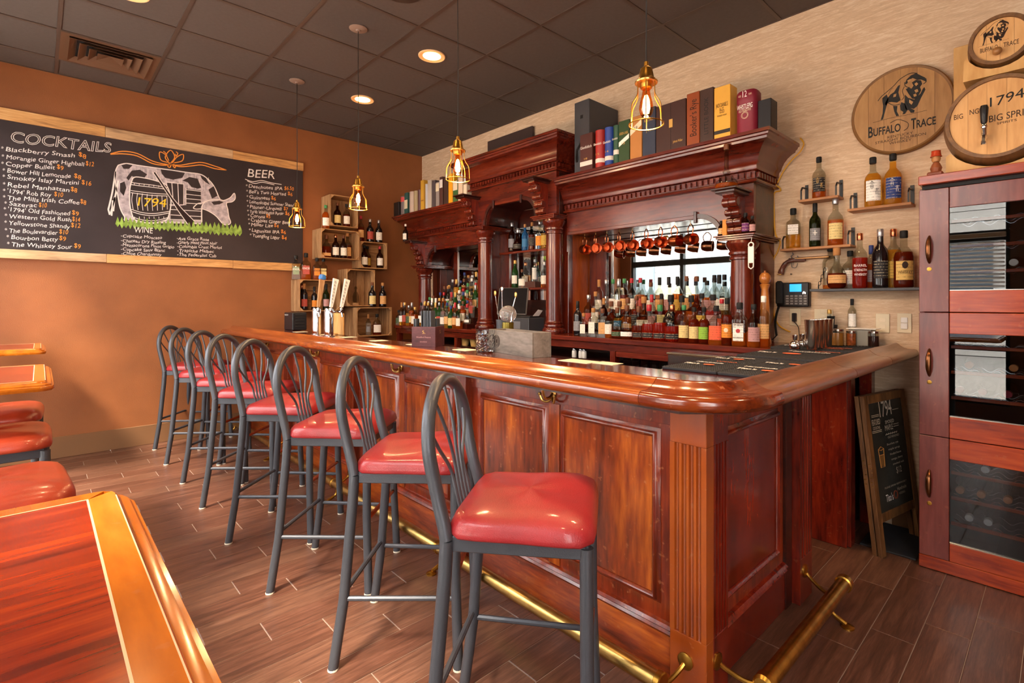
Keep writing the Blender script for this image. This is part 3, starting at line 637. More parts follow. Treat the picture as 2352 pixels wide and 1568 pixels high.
# black box with vents + beer taps at the far end
t = thing('cooler_box', 'small black metal box with side vents at the far end of the bar', 'box', (.66, -1.84, 1.06))
obj('case', G().box(.54, .775, -1.915, -1.78, 1.061, 1.235, .006), BLK, t)
for z in (1.09, 1.12, 1.15, 1.18, 1.205): obj('vent_slot', G().box(.7752, .778, -1.89, -1.80, z, z+.012, .002), BLKM, t)
text('lettering', 'MICROMATIC', (.56, -1.9155, 1.205), (.66, -1.9155, 1.205), .012, (0, -1, 0), WHT, t)
for k, (u, v) in enumerate(((719, 769), (747.5, 772))):
    p = onz(u, v, 1.06); p.y += .03
    t = thing('beer_tower', ('polished steel beer tower standing left, next to the black box', 'polished steel beer tower standing right, nearer the crates')[k], 'beer tap', (p.x, p.y, 1.06), group='steel beer towers')
    obj('column', G().lathe([(.05, 0), (.05, .006), (.036, .01), (.036, .215), (.03, .228), (0, .23)], 24), CHROME, t, world=False)
    for j, off in enumerate((.0,) if k == 0 else (.0, .085)):
        q = G(); bx = .03+off*.0; yy = off-.01
        q.tube([(0, yy*.3, .2), (.055, yy, .2), (.075, yy, .2)], .010, 8); q.tube([(.062, yy, .2), (.082, yy, .165), (.084, yy, .155)], .008, 8); q.lathe([(0, 0), (.011, .002), (.012, .02), (.006, .03), (0, .03)], 10, (.062, yy, .205))
        obj('faucet', q, CHROME, t, world=False)
        hd = thing('tap_handle', ('tall wooden tap handle topped by a blue and white emblem', 'white tap handle lettered down its face, nearest the blue topped one', 'white tap handle lettered down its face, rightmost')[k+j], 'tap handle', (p.x+.062, p.y+yy, 1.06+.236), group='beer tap handles')
        q = G(); w0 = .016; tilt = Matrix.Rotation((-.12, -.16, -.2)[k+j], 4, 'X')
        q.prism([(-.010, 0), (.010, 0), (w0+.008, .23), (-w0-.002, .235)], 'x', -.012, .012); q.tr(tilt)
        obj('shaft', q, PINEZ if k == 0 else mat('white_handle', 'e4ded4', .4), hd, world=False)
        if k == 0:
            q = G(); q.lathe([(0, 0), (.03, .012), (.032, .03), (.022, .05), (0, .055)], 14, (0, .004, .225), sx=.5); q.tr(tilt); obj('finial', q, mat('blue_enamel', '3b79c4', .3), hd, world=False)
        else:
            M2 = Matrix.Translation(hd.location) @ tilt
            for c, ch in enumerate('BREWERY'[:7]): text('lettering', ch, M2 @ Vector((.0128, -.006, .195-c*.028)), M2 @ Vector((.0128, .008, .195-c*.028)), .02, (1, 0, 0), mat('grey_letter', '5a5a66', .5), hd)
pa, pb = ony(758, 765, -1.87), ony(788, 768, -1.87); zt = ony(772, 719, -1.87).z
t = thing('cutting_board', 'pale wooden board standing upright on the bar right of the beer towers', 'board', ((pa.x+pb.x)/2, -1.865, 1.06))
obj('board', G().box(pa.x, pb.x, -1.872, -1.858, 1.0605, zt, .004), PLY, t)
obj('foot', G().box((pa.x+pb.x)/2-.03, (pa.x+pb.x)/2+.03, -1.900, -1.8725, 1.0605, 1.075, .003), PLY, t)
# ---------------------------------------------------------------- back bar
ZC = 1.06
bc = thing('back_counter', 'dark mahogany back counter under the bottle displays, with open bays below', 'counter', (2.6, -.3, 0))
g = G(); g.box(.30, 4.857, -.58, -.003, 1.022, ZC, .006); obj('top_board', g, MAH, bc)
obj('front_rail', G().box(.32, 4.85, -.56, -.54, .965, 1.021, .002), MAH, bc)
for x in (.34, 1.55, 2.35, 3.60, 4.80): obj('post', G().box(x, x+.05, -.56, -.5, .1, .965, .002), MAHZ, bc)
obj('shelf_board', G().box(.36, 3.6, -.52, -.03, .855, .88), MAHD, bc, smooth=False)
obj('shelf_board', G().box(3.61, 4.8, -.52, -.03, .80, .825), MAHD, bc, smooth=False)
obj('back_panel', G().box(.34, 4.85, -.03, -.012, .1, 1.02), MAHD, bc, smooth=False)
obj('door_panel', G().box(.39, 4.8, -.555, -.53, .12, .80, .004), MAHZ, bc)
obj('bay_frame', G().box(3.66, 4.62, -.565, -.545, .925, .964, .002), MAH, bc)
COR = [(.05, 0), (-.0, 0), (-.028, .004), (-.032, .012), (-.028, .022), (-.012, .03), (-.012, .075), (-.03, .082), (-.03, .098), (-.034, .118), (-.045, .128), (-.052, .15), (-.066, .178), (-.09, .207), (-.118, .228), (-.138, .236), (-.142, .25), (-.152, .256), (-.156, .268), (-.166, .272), (-.166, .292), (.05, .292)]
def cornice(x0, x1, yf, zt, parent, m=MAH, ym=-.004, left=True, right=True):
    g = G(); pr = [(o, z+zt-.292) for o, z in COR]; g.sweep(([(x0, ym)] if left else [])+[(x0, yf), (x1, yf)]+([(x1, ym)] if right else []), pr); obj('cornice', g, m, parent, ang=40)
    g = G(); z0, z1 = zt-.292+.036, zt-.292+.07; n = int((x1-x0)/.042)
    for i in range(n):
        x = x0+(i+.5)*(x1-x0)/n; g.box(x-.012, x+.012, yf-.03, yf-.008, z0, z1)
    n = int(abs(yf)/.042)
    for i in range(n):
        y = yf+(i+.5)*abs(yf)/n
        for xs_, sg in (((x1, 1),) if right else ())+(((x0, -1),) if left else ()): g.box(xs_+sg*.008, xs_+sg*.03, y-.012, y+.012, z0, z1)
    obj('dentils', g, m, parent, smooth=False, kind='stuff')
    obj('top_board', G().box(x0-(.13 if left else 0), x1+(.13 if right else 0), yf-.13, -.004, zt-.012, zt-.0002), m, parent, smooth=False)
def slab(x0, x1, yf, z, parent):
    g = G(); g.box(x0, x1, yf, -.005, z-.012, z, .003); g.box(x0+.012, x1-.012, yf+.012, -.005, z-.024, z-.012, .002); g.box(x0+.022, x1-.022, yf+.022, -.005, z-.036, z-.024, .002); obj('capital_ledge', g, MAH, parent)
def column(x, y, z1, parent):
    g = G(); g.box(x-.1, x+.1, y-.1, y+.1, ZC, ZC+.004); Hh = z1-ZC
    g.lathe([(.100, .002), (.108, .018), (.106, .034), (.094, .05), (.084, .055), (.090, .066), (.088, .078), (.079, .086), (.082, .096), (.076, .106), (.0755, .12), (.074, Hh*.6), (.0715, Hh-.15), (.0715, Hh-.13), (.081, Hh-.125), (.082, Hh-.112), (.075, Hh-.106), (.077, Hh-.098), (.087, Hh-.092), (.088, Hh-.078), (.08, Hh-.07), (.084, Hh-.06), (.1, Hh-.04), (.106, Hh-.02), (.1, Hh-.004), (.09, Hh)], 32, (x, y, ZC))
    obj('column', g, MAHZ, parent)
def corbel(x, yf, zt, zb, parent):
    g = G(); w = .075; d = .20; hh = zt-.03-zb
    pr = [(yf, zb), (yf-.035, zb+.01), (yf-.045, zb+.05)]+bezier([(yf-.05, zb+.06, 0), (yf-.055, zb+hh*.45, 0), (yf-.10, zb+hh*.7, 0), (yf-d+.03, zb+hh*.97, 0)], 4)
    pr = [(p[0], p[1]) for p in pr]+[(yf-d+.03, zt-.03), (yf, zt-.03)]
    g.prism(pr, 'x', x-w/2, x+w/2); obj('corbel_scroll', g, BARR, parent)
    g = G()
    for k, (fy, fz, r) in enumerate(((-.055, .10, .026), (-.068, .32, .030), (-.095, .55, .024), (-.13, .80, .032))):
        b = len(g.v); g.lathe([(0, -w*.68), (r*.8, -w*.68), (r, -w*.6), (r, -.006), (r*.86, -.003), (r*.86, .003), (r, .006), (r, w*.6), (r*.8, w*.68), (0, w*.68)], 14); g.tr(Matrix.Translation((x, yf+fy, zb+hh*fz)) @ Matrix.Rotation(PI/2, 4, 'Y'), b)
    obj('corbel_rolls', g, MAH, parent)
    g = G(); g.box(x-.085, x+.085, yf-d-.035, yf, zt-.012, zt, .003); g.box(x-.068, x+.068, yf-d-.015, yf, zt-.03, zt-.012, .004); obj('corbel_shelf', g, MAHD, parent)
    return zt
MIRR = mat('mirror_silver', 'd6dcdc', .015, 1)
def arch_board(x0, x1, yf, z0, zo, z1, xa, xb, rl, rr, parent, th=.035):
    # board with an opening xa..xb cut up to zo, rounded at its shoulders
    pr = [(x0, z0), (xa, z0)]
    if rl: pr += [(xa+rl-rl*math.cos(q), z0+(zo-z0)*math.sin(q)) for q in [PI/2*k/8 for k in range(1, 9)]]
    else: pr += [(xa, zo)]
    if rr: pr += [(xb-rr+rr*math.cos(q), z0+(zo-z0)*math.sin(q)) for q in [PI/2*k/8 for k in range(8, 0, -1)]]
    else: pr += [(xb, zo)]
    pr += [(xb, z0), (x1, z0), (x1, z1), (x0, z1)]
    obj('frieze_board', G().prism(pr, 'y', yf, yf+th), MAH, parent, smooth=False)
    for side, r in ((0, rl), (1, rr)):
        if not r: continue
        hgt = zo-z0
        def pt(q, o):
            cx_ = xa+r if side == 0 else xb-r; sg = -1 if side == 0 else 1
            return (cx_+sg*(r+o)*math.cos(q), z0+(hgt+o)*math.sin(q))
        qs = [PI/2*k/8 for k in range(9)]
        g = G(); g.prism([pt(q, .004) for q in qs]+[pt(q, .034) for q in reversed(qs)], 'y', yf-.014, yf); obj('arch_trim', g, MAHD, parent, smooth=False)
        kx = xa+r if side == 0 else xb-r; obj('keystone', G().box(kx-.012, kx+.012, yf-.022, yf, zo-.03, zo+.05, .003), MAHD, parent)
    obj('arch_lintel', G().box(xa+(rl or 0)+.013, xb-(rr or 0)-.013, yf-.008, yf, zo, zo+.028, .003), MAH, parent)
def soffit(xa, xb, rl, rr, z0, zo, y0, y1, parent):
    pr = []
    out = []
    if rl:
        pr += [(xa+rl-rl*math.cos(q), z0+(zo-z0)*math.sin(q)) for q in [PI/2*k/8 for k in range(9)]]
    else: pr += [(xa, zo)]
    if rr: pr += [(xb-rr+rr*math.cos(q), z0+(zo-z0)*math.sin(q)) for q in [PI/2*k/8 for k in range(8, -1, -1)]]
    else: pr += [(xb, zo)]
    up = [(p[0], p[1]+.012) for p in reversed(pr)]
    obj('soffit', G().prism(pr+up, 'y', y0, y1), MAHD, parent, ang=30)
# right display
rb = thing('back_bar_right', 'wide right bay of the antique mahogany back bar, with a mirror and hanging copper mugs', 'back bar', (3.8, -.2, ZC)); rb.name = 'mirror_bay'
arch_board(2.955, 4.61, -.344, 1.782, 1.926, 2.36, 2.956, 4.372, 0, .17, rb)
cornice(2.943, 4.61, -.344, 2.407, rb, left=False)
obj('side_board', G().box(4.58, 4.61, -.309, -.004, 1.782, 2.36, .002), MAHD, rb)
slab(4.375, 4.655, -.44, 1.78, rb); column(4.53, -.335, 1.744, rb)
obj('rear_pilaster', G().box(4.56, 4.61, -.24, -.004, ZC, 1.744, .004), MAHZ, rb)
corbel(4.515, -.344, 2.065, 1.785, rb)
obj('mirror_post', G().box(3.05, 3.15, -.045, -.004, ZC, 1.93, .004), MAHZ, rb)
obj('mirror_bead', G().box(3.15, 3.162, -.05, -.03, ZC, 1.93, .004), MAH, rb)
obj('mirror_glass', G().box(3.162, 4.45, -.03, -.02, ZC, 2.1), MIRR, rb, smooth=False)
obj('back_panel', G().box(2.945, 3.05, -.02, -.004, ZC, 2.1), MAHZ, rb, smooth=False)
obj('back_panel', G().box(4.45, 4.56, -.03, -.004, ZC, 2.1), MAHZ, rb, smooth=False)
soffit(2.956, 4.372, 0, .17, 1.79, 1.934, -.309, -.05, rb)
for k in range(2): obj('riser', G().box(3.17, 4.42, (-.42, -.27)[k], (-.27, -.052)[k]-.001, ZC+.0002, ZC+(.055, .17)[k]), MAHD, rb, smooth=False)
# centre tower
ct = thing('tower_bay', 'tall central bay of the back bar, with two shelves of bottles over the till', 'back bar', (2.33, -.25, ZC))
arch_board(1.72, 2.94, -.46, 2.107, 2.289, 2.73, 1.965, 2.675, .125, .18, ct)
cornice(1.72, 2.94, -.46, 2.77, ct)
obj('side_board', G().box(2.91, 2.94, -.425, -.004, 2.107, 2.73, .002), MAHD, ct)
obj('side_board', G().box(1.72, 1.75, -.425, -.004, 2.107, 2.73, .002), MAHD, ct)
slab(2.665, 2.965, -.52, 2.105, ct); slab(1.695, 1.975, -.52, 2.105, ct)
column(2.855, -.40, 2.069, ct); column(1.87, -.40, 2.069, ct)
PANL = wood('lit_side_panel', ['7a2c10', 'a84c1c', 'c06428'], 'z', 5, 7, .3, .4)  # lighter mahogany: sunlight falling on the tower side is put into the colour
obj('side_post', G().box(2.87, 2.942, -.31, -.25, ZC, 2.069, .003), MAHZ, ct)
obj('side_panel', G().box(2.905, 2.935, -.25, -.004, ZC, 2.069), PANL, ct, smooth=False)
obj('side_post', G().box(1.75, 1.90, -.10, -.004, ZC, 2.069, .003), MAHZ, ct)
obj('side_panel', G().box(1.735, 1.75, -.30, -.004, ZC, 2.069), MAHZ, ct, smooth=False)
obj('mirror_glass', G().box(1.95, 2.87, -.03, -.02, ZC+.3, 2.12), MIRR, ct, smooth=False)
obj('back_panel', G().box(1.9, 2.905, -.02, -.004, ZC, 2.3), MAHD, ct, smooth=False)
soffit(1.965, 2.675, .125, .18, 2.12, 2.30, -.424, -.04, ct)
for z in (1.85, 1.48): obj('shelf', G().box(1.905, 2.90, -.245, -.031, z-.022, z, .003), MAH, ct)
zt_c = corbel(1.80, -.46, 2.41, 2.11, ct); corbel(2.80, -.46, 2.41, 2.11, ct)
# left display
lb_ = thing('left_bay', 'left bay of the back bar by the brown wall, crowded with bottles', 'back bar', (1.1, -.2, ZC))
arch_board(.45, 1.705, -.344, 1.782, 1.95, 2.36, .72, 1.704, .15, 0, lb_)
cornice(.29, 1.717, -.344, 2.407, lb_, right=False)
obj('side_board', G().box(.45, .48, -.309, -.004, 1.782, 2.36, .002), MAHD, lb_)
slab(.46, .76, -.44, 1.78, lb_); column(.61, -.335, 1.744, lb_)
corbel(.60, -.344, 2.065, 1.785, lb_)
obj('rear_pilaster', G().box(.45, .62, -.12, -.004, ZC, 1.744, .003), MAHZ, lb_)
obj('mirror_post', G().box(.80, .88, -.045, -.004, ZC, 1.95, .003), MAHZ, lb_)
obj('mirror_glass', G().box(.88, 1.715, -.03, -.02, ZC, 2.1), MIRR, lb_, smooth=False)
obj('back_panel', G().box(.62, .80, -.02, -.004, ZC, 2.1), MAHD, lb_, smooth=False)
soffit(.72, 1.704, .15, 0, 1.79, 1.958, -.309, -.05, lb_)
STEP = [(-.545, 0), (-.465, .05), (-.385, .115), (-.30, .19), (-.215, .27), (-.12, .35)]
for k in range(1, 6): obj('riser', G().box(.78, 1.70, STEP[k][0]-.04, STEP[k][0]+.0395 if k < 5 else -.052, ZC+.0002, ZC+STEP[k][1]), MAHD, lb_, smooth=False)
# ---------------------------------------------------------------- bottles
GC = lambda n, c, t=.92, r=.04: mat(n, c, r, trans=t, ior=1.22)
LIQ = {'clear': GC('clear_spirit', 'e8ecec'), 'amber': GC('amber_spirit', 'c8641c', .75), 'dark': GC('dark_spirit', '6e2008', .6), 'brown': GC('brown_glass', '2a0e08', .5), 'green': GC('green_glass', '2f5a28', .6), 'gold': GC('golden_spirit', 'e2a638', .8), 'red': GC('red_spirit', '9a2010', .6), 'black': mat('black_glass', '151014', .12, coat=.5), 'olive': GC('olive_glass', '22280f', .5), 'blue': GC('blue_glass', '3a78b4', .6)}
CLEAR = thin_glass('bottle_glass', 'dcdcd6', 1.4, .02)
CAPM = {'black': BLKM, 'cork': mat('cork', 'b07a48', .8), 'gold': GOLD, 'red': mat('red_foil', 'b02430', .35), 'wood': mat('wood_stopper', '6a3c22', .5), 'white': WHT, 'green': mat('green_foil', '3f8a54', .4), 'silver': mat('silver_foil', 'b8b8bc', .3, .8), 'blue': mat('blue_foil', '2c3a7a', .4), 'copper': COPPER}
LABM = {}
def labm(c):
    if c not in LABM:
        m = mat('label_'+c, c, .6)
        n = m.node_tree.nodes; L = m.node_tree.links; b = n['Principled BSDF']      # printed bands: label body and fine rows of print
        tc = n.new('ShaderNodeTexCoord'); sp = n.new('ShaderNodeSeparateXYZ'); L.new(tc.outputs['Object'], sp.inputs[0])
        ns = n.new('ShaderNodeTexNoise'); ns.inputs['Scale'].default_value = 160; L.new(tc.outputs['Object'], ns.inputs['Vector'])
        wv = n.new('ShaderNodeMath'); wv.operation = 'SINE'; k = n.new('ShaderNodeMath'); k.operation = 'MULTIPLY'; k.inputs[1].default_value = 420; L.new(sp.outputs['Z'], k.inputs[0]); L.new(k.outputs[0], wv.inputs[0])
        ad = n.new('ShaderNodeMath'); ad.operation = 'MULTIPLY'; L.new(wv.outputs[0], ad.inputs[0]); L.new(ns.outputs['Fac'], ad.inputs[1])
        mr = n.new('ShaderNodeMapRange'); mr.inputs[1].default_value = .38; mr.inputs[2].default_value = .5; mr.inputs[4].default_value = .55; L.new(ad.outputs[0], mr.inputs[0])
        cc = lin(c); lum = sum(cc[:3]); mx = n.new('ShaderNodeMixRGB'); mx.inputs[1].default_value = cc; mx.inputs[2].default_value = lin('3a2a22') if lum > .5 else lin('d8c8a8')
        L.new(mr.outputs[0], mx.inputs[0]); L.new(mx.outputs[0], b.inputs['Base Color']); LABM[c] = m
    return LABM[c]
# kind: (profile fractions of height, radius list, square exponent, depth ratio, label z0 z1, cap z, label radius factor)
KINDS = {
 'bourbon': dict(h=.27, p=[(.036, 0), (.040, .006), (.0405, .02), (.0405, .145), (.036, .165), (.022, .185), (.0155, .195), (.0145, .24)], lab=(.035, .125), cap=(.0165, .235, .27)),
 'tall':    dict(h=.31, p=[(.033, 0), (.037, .006), (.0375, .02), (.0375, .18), (.030, .205), (.017, .225), (.0145, .235), (.014, .285)], lab=(.05, .14), cap=(.0155, .27, .31)),
 'wine':    dict(h=.31, p=[(.034, 0), (.0375, .006), (.038, .02), (.038, .18), (.034, .20), (.018, .225), (.0145, .24), (.014, .29)], lab=(.045, .13), cap=(.0155, .245, .31)),
 'flask':   dict(h=.25, p=[(.046, 0), (.050, .006), (.051, .02), (.050, .13), (.044, .155), (.026, .175), (.0165, .185), (.0155, .215)], lab=(.03, .12), cap=(.0185, .212, .25), sy=.62),
 'square':  dict(h=.25, p=[(.036, 0), (.040, .005), (.041, .02), (.041, .15), (.036, .165), (.020, .178), (.016, .185), (.015, .215)], lab=(.03, .13), cap=(.018, .21, .25), sq=5),
 'dome':    dict(h=.235, p=[(.038, 0), (.046, .006), (.049, .02), (.049, .07), (.047, .10), (.040, .125), (.028, .147), (.017, .16), (.0145, .168), (.0145, .195)], lab=(.018, .05), cap=(.0175, .192, .235), sy=.7),
 'orb':     dict(h=.23, p=[(.030, 0), (.042, .008), (.050, .03), (.052, .055), (.047, .085), (.033, .11), (.019, .13), (.015, .145), (.015, .19)], lab=(.03, .075), cap=(.019, .185, .23)),
 'decanter':dict(h=.30, p=[(.05, 0), (.066, .008), (.07, .025), (.064, .05), (.04, .07), (.024, .085), (.02, .10), (.024, .11), (.016, .12), (.0135, .14), (.013, .25)], lab=None, cap=(.017, .248, .285)),
 'mini':    dict(h=.10, p=[(.017, 0), (.019, .003), (.019, .06), (.012, .07), (.008, .075), (.008, .085)], lab=(.01, .05), cap=(.010, .082, .10)),
}
_bm = {}
def bottle_meshes(kind, liq, fill, cap, lab, lz=None):
    key = (kind, liq, round(fill, 1), cap, lab, lz)
    if key in _bm: return _bm[key]
    K = KINDS[kind]; sq = K.get('sq', 0); sy = K.get('sy', 1); pr = K['p']; top_ = pr[-1][1]
    # split the profile at the fill line so that liquid and empty glass get their own material
    zf = fill*top_; P2 = []
    for i, (r, z) in enumerate(pr):
        if i and pr[i-1][1] < zf < z: t = (zf-pr[i-1][1])/(z-pr[i-1][1]); P2.append((pr[i-1][0]+(r-pr[i-1][0])*t, zf))
        P2.append((r, z))
    g = G(); n = 16 if not sq else 20; g.lathe(P2, n, sx=1, sy=sy, square=sq, a0=PI/n, kz=lambda z: 0 if z < zf else 1)
    full = liq in ('brown', 'green', 'black', 'olive', 'blue')
    body = mesh('glass', g, [LIQ[liq], LIQ[liq] if full else CLEAR], ang=40)
    r, z0, z1 = K['cap']; g = G(); g.lathe([(r*.9, z0), (r, z0+.003), (r, z1-.004), (r*.85, z1)], 12); capm = mesh('cap', g, [CAPM[cap]])
    lm = None
    if lab and K['lab']:
        z0, z1 = lz or K['lab']; g = G(); rr = max(p[0] for p in pr)+.0008; na = 8; vs = []
        a = .95 if not sq else .62
        for j in (0, 1):
            for i in range(na+1):
                q = -PI/2-a+2*a*i/na; x, y = math.cos(q), math.sin(q)
                if sq: k = (abs(x)**sq+abs(y)**sq)**(-1/sq); x *= k; y *= k
                vs.append((x*rr, y*rr*sy, (z0, z1)[j]))
        g.add(vs, [(i, i+1, na+2+i, na+1+i) for i in range(na)]); lm = mesh('label', g, [labm(lab)])
    _bm[key] = (body, capm, lm); return _bm[key]
_seen = {}
def bottle(x, y, z, kind, liq, cap, lab, label, group=None, fill=.55, s=1, rz=0, name='bottle', lz=None):
    b, c, l = bottle_meshes(kind, liq, fill, cap, lab, lz)
    t = thing(name, label, 'bottle', (x, y, z+.0004), rz, group); t.scale = (s, s, s); _seen.setdefault(label, []).append(t)
    obj('glass_body', b, None, t); obj('cap', c, None, t)
    if l: obj('label', l, None, t)
    return t
def hgt(kind): return KINDS[kind]['cap'][2]
CN = {'ece4d8': 'cream', 'f0ece6': 'white', 'd8a468': 'tan', 'e08a2c': 'orange', 'b0483c': 'red', '1c1a1e': 'black', '2c4a2c': 'dark green', '8ab83c': 'lime green', 'e8603c': 'coral', 'e0c888': 'pale yellow', '243a7a': 'navy', 'c8a040': 'gold', '3878a8': 'blue', 'b88a8a': 'dusty pink', '8a8a90': 'grey'}
LN = {'clear': 'clear', 'amber': 'amber', 'dark': 'dark red-brown', 'brown': 'dark brown glass', 'green': 'green glass', 'gold': 'golden', 'red': 'red', 'black': 'black glass', 'olive': 'dark olive', 'blue': 'blue'}
KN = {'bourbon': 'round', 'tall': 'tall', 'wine': 'slim', 'flask': 'flat', 'square': 'square', 'dome': 'dome-shouldered', 'orb': 'ball-shaped', 'decanter': 'wide-based', 'mini': 'tiny'}
# right display, front row: px of the cap, kind, liquid, cap, label colour, fill, scale
fr_ = [(1327, 'wine', 'black', 'black', '8a8a90', .9, .92), (1341, 'square', 'clear', 'cork', 'ece4d8', .2, .75), (1363, 'square', 'clear', 'cork', 'ece4d8', .25, .92), (1384, 'square', 'clear', 'wood', 'd8a468', .2, .9), (1399, 'bourbon', 'amber', 'wood', 'ece4d8', .4, .85),
       (1418, 'dome', 'dark', 'wood', '2c4a2c', .3, 1), (1440, 'dome', 'dark', 'wood', 'f0ece6', .25, 1.08), (1467, 'dome', 'dark', 'wood', '1c1a1e', .5, 1.05), (1491, 'dome', 'red', 'red', '1c1a1e', .55, 1.1), (1516, 'dome', 'red', 'green', '1c1a1e', .6, 1.1),
       (1544, 'dome', 'red', 'copper', '1c1a1e', .5, 1.1), (1571, 'bourbon', 'dark', 'green', 'e0c888', .5, .95), (1594, 'bourbon', 'dark', 'black', 'e0c888', .75, .9), (1617, 'bourbon', 'dark', 'black', '8ab83c', .75, .9), (1645, 'flask', 'amber', 'black', 'e8603c', .35, 1.02),
       (1670, 'tall', 'dark', 'black', 'e08a2c', .7, .98), (1699, 'square', 'amber', 'black', 'f0ece6', .35, 1.1), (1731, 'bourbon', 'amber', 'black', 'b88a8a', .4, .98)]
for i, (u, kd, lq, cp, lb, fl_, sc) in enumerate(fr_):
    yy = -.505 if i > 10 else -.49; p = ony(u, 750, yy)
    tail = 'left end' if i < 4 else ('left half' if i < 9 else ('right half' if i < 14 else 'right end'))
    t = bottle(p.x, yy, ZC, kd, lq, cp, lb, '%s %s bottle, %s label, %s stopper, front row, %s' % (KN[kd], LN[lq], CN[lb], cp, tail), 'front row of bottles below the copper mugs', fl_, sc, .35+random.uniform(-.15, .15))
    if u == 1699:
        for (s, z, h, w_, m_) in (('JIM BEAM', .115, .013, .052, INKD), ('BOURBON', .045, .009, .05, INKD)):
            o = text('lettering', s, (-w_/2, -.0425, z), (w_/2, -.0425, z), h, (0, -1, 0), m_, None); o.parent = t
        q = G(); q.lathe([(0, 0), (.012, 0), (.012, .0006), (0, .0006)], 18); q.tr(Matrix.Translation((0, -.0420, .088)) @ Matrix.Rotation(PI/2, 4, 'X')); obj('seal', q, REDP, t, world=False)
    if u == 1670:
        o = text('lettering', 'REDHEAD', (-.03, -.0385, .135), (.03, -.0385, .135), .012, (0, -1, 0), INKD, None); o.parent = t
        q = G(); q.lathe([(0, 0), (.014, 0), (.014, .0006), (0, .0006)], 18); q.tr(Matrix.Translation((0, -.0385, .10)) @ Matrix.Rotation(PI/2, 4, 'X')); obj('seal', q, CREAM, t, world=False)
mid = [(1352, 'bourbon', 'dark', 'silver', 'b0483c', 1.05), (1368, 'tall', 'clear', 'cork', 'ece4d8', 1.), (1387, 'wine', 'brown', 'cork', '8a8a90', .82), (1404, 'orb', 'dark', 'wood', '1c1a1e', 1.0), (1423, 'orb', 'gold', 'wood', '3878a8', 1.0), (1442, 'dome', 'amber', 'wood', 'd8a468', 1.1), (1462, 'bourbon', 'dark', 'wood', '1c1a1e', 1.), (1479, 'orb', 'dark', 'cork', 'ece4d8', 1.15), (1497, 'wine', 'clear', 'red', 'b88a8a', .9), (1519, 'tall', 'dark', 'black', 'e0c888', .92), (1541, 'orb', 'black', 'black', None, 1.2), (1566, 'dome', 'dark', 'black', 'b88a8a', 1.15), (1588, 'dome', 'amber', 'black', 'd8a468', 1.15), (1612, 'bourbon', 'dark', 'black', 'c8a040', 1.05), (1638, 'flask', 'red', 'black', 'b88a8a', 1.1), (1658, 'bourbon', 'dark', 'red', 'e8603c', .9)]
for i, (u, kd, lq, cp, lb, sc) in enumerate(mid):
    yy = -.345; p = ony(u, 700, yy)
    bottle(p.x, yy, ZC+.055, kd, lq, cp, lb, '%s %s bottle with %s label, second row, %s' % (KN[kd], LN[lq], CN.get(lb, 'no'), 'left third' if i < 5 else 'middle third' if i < 11 else 'right third'), 'second row of bottles below the copper mugs', random.choice((.5, .7)), sc, .35+random.uniform(-.2, .2))
bak = [(1376, 'wine', 'clear', 'cork', 'ece4d8'), (1393, 'decanter', 'clear', 'silver', None), (1408, 'tall', 'dark', 'green', 'ece4d8'), (1421, 'wine', 'clear', 'silver', 'ece4d8'), (1434, 'tall', 'dark', 'green', 'd8a468'), (1451, 'tall', 'dark', 'red', 'ece4d8'), (1471, 'tall', 'amber', 'red', 'b0483c'), (1495, 'bourbon', 'dark', 'wood', 'ece4d8'), (1515, 'wine', 'red', 'black', 'd8a468'), (1536, 'wine', 'red', 'black', 'b88a8a'), (1556, 'wine', 'amber', 'black', 'c8a040'), (1577, 'tall', 'dark', 'wood', 'd8a468'), (1600, 'decanter', 'dark', 'wood', None), (1624, 'bourbon', 'amber', 'black', 'b88a8a'), (1641, 'tall', 'dark', 'black', 'b88a8a'), (1652, 'wine', 'gold', 'black', 'ece4d8'), (1664, 'tall', 'gold', 'black', 'ece4d8')]
for i, (u, kd, lq, cp, lb) in enumerate(bak):
    yy = -.17; p = ony(u, 650, yy)
    bottle(p.x, yy, ZC+.17, kd, lq, cp, lb, '%s %s bottle, %s top, back row by the mirror, %s' % (KN[kd], LN[lq], cp, 'left third' if i < 6 else 'middle third' if i < 11 else 'right third'), 'back row of bottles against the mirror', random.choice((.4, .6)), .98 if kd != 'decanter' else 1.05, .3+random.uniform(-.2, .2))
# left display: six stepped rows
kinds = ['bourbon', 'tall', 'bourbon', 'tall', 'wine', 'square', 'bourbon', 'flask', 'tall', 'dome']; liqs = ['clear', 'amber', 'clear', 'dark', 'gold', 'clear', 'amber', 'clear', 'gold', 'brown', 'green', 'amber']
caps = ['black', 'cork', 'silver', 'red', 'gold', 'white', 'green', 'blue', 'wood']; labs = ['ece4d8', 'f0ece6', 'ece4d8', 'd8a468', 'b0483c', 'f0ece6', '2c4a2c', '8a8a90', 'e0c888', 'e08a2c']
rn = ['front row', 'second row', 'third row', 'fourth row', 'fifth row', 'back row']
seen = {}
for r, (yy, dz) in enumerate(STEP):
    xs = [.80+k*.0745+(r % 2)*.03 for k in range(13)]
    if r == 0: xs = [.36, .435, .51, .60, .67, .74]+xs[1:]
    if r == 1: xs = [.36]+xs
    for i, x in enumerate(xs):
        if x > 1.68: continue
        if r < 2 and x < .6: yy2 = -.545 if r == 0 else -.47
        else: yy2 = yy
        kd = random.choice(kinds); lq = random.choice(liqs); cp = random.choice(caps); lb = random.choice(labs)
        if r >= 3 and i < 2: continue
        L1 = '%s %s bottle, %s label, %s cap, %s of left bay' % (KN[kd], LN[lq], CN[lb], cp, rn[r])
        bottle(x, yy2, ZC+(dz if x > .7 else 0), kd, lq, cp, lb, L1, 'stepped rows of bottles in the left bay', random.choice((.3, .5, .7)), .88 if kd != 'flask' else .72, .5+random.uniform(-.3, .3))
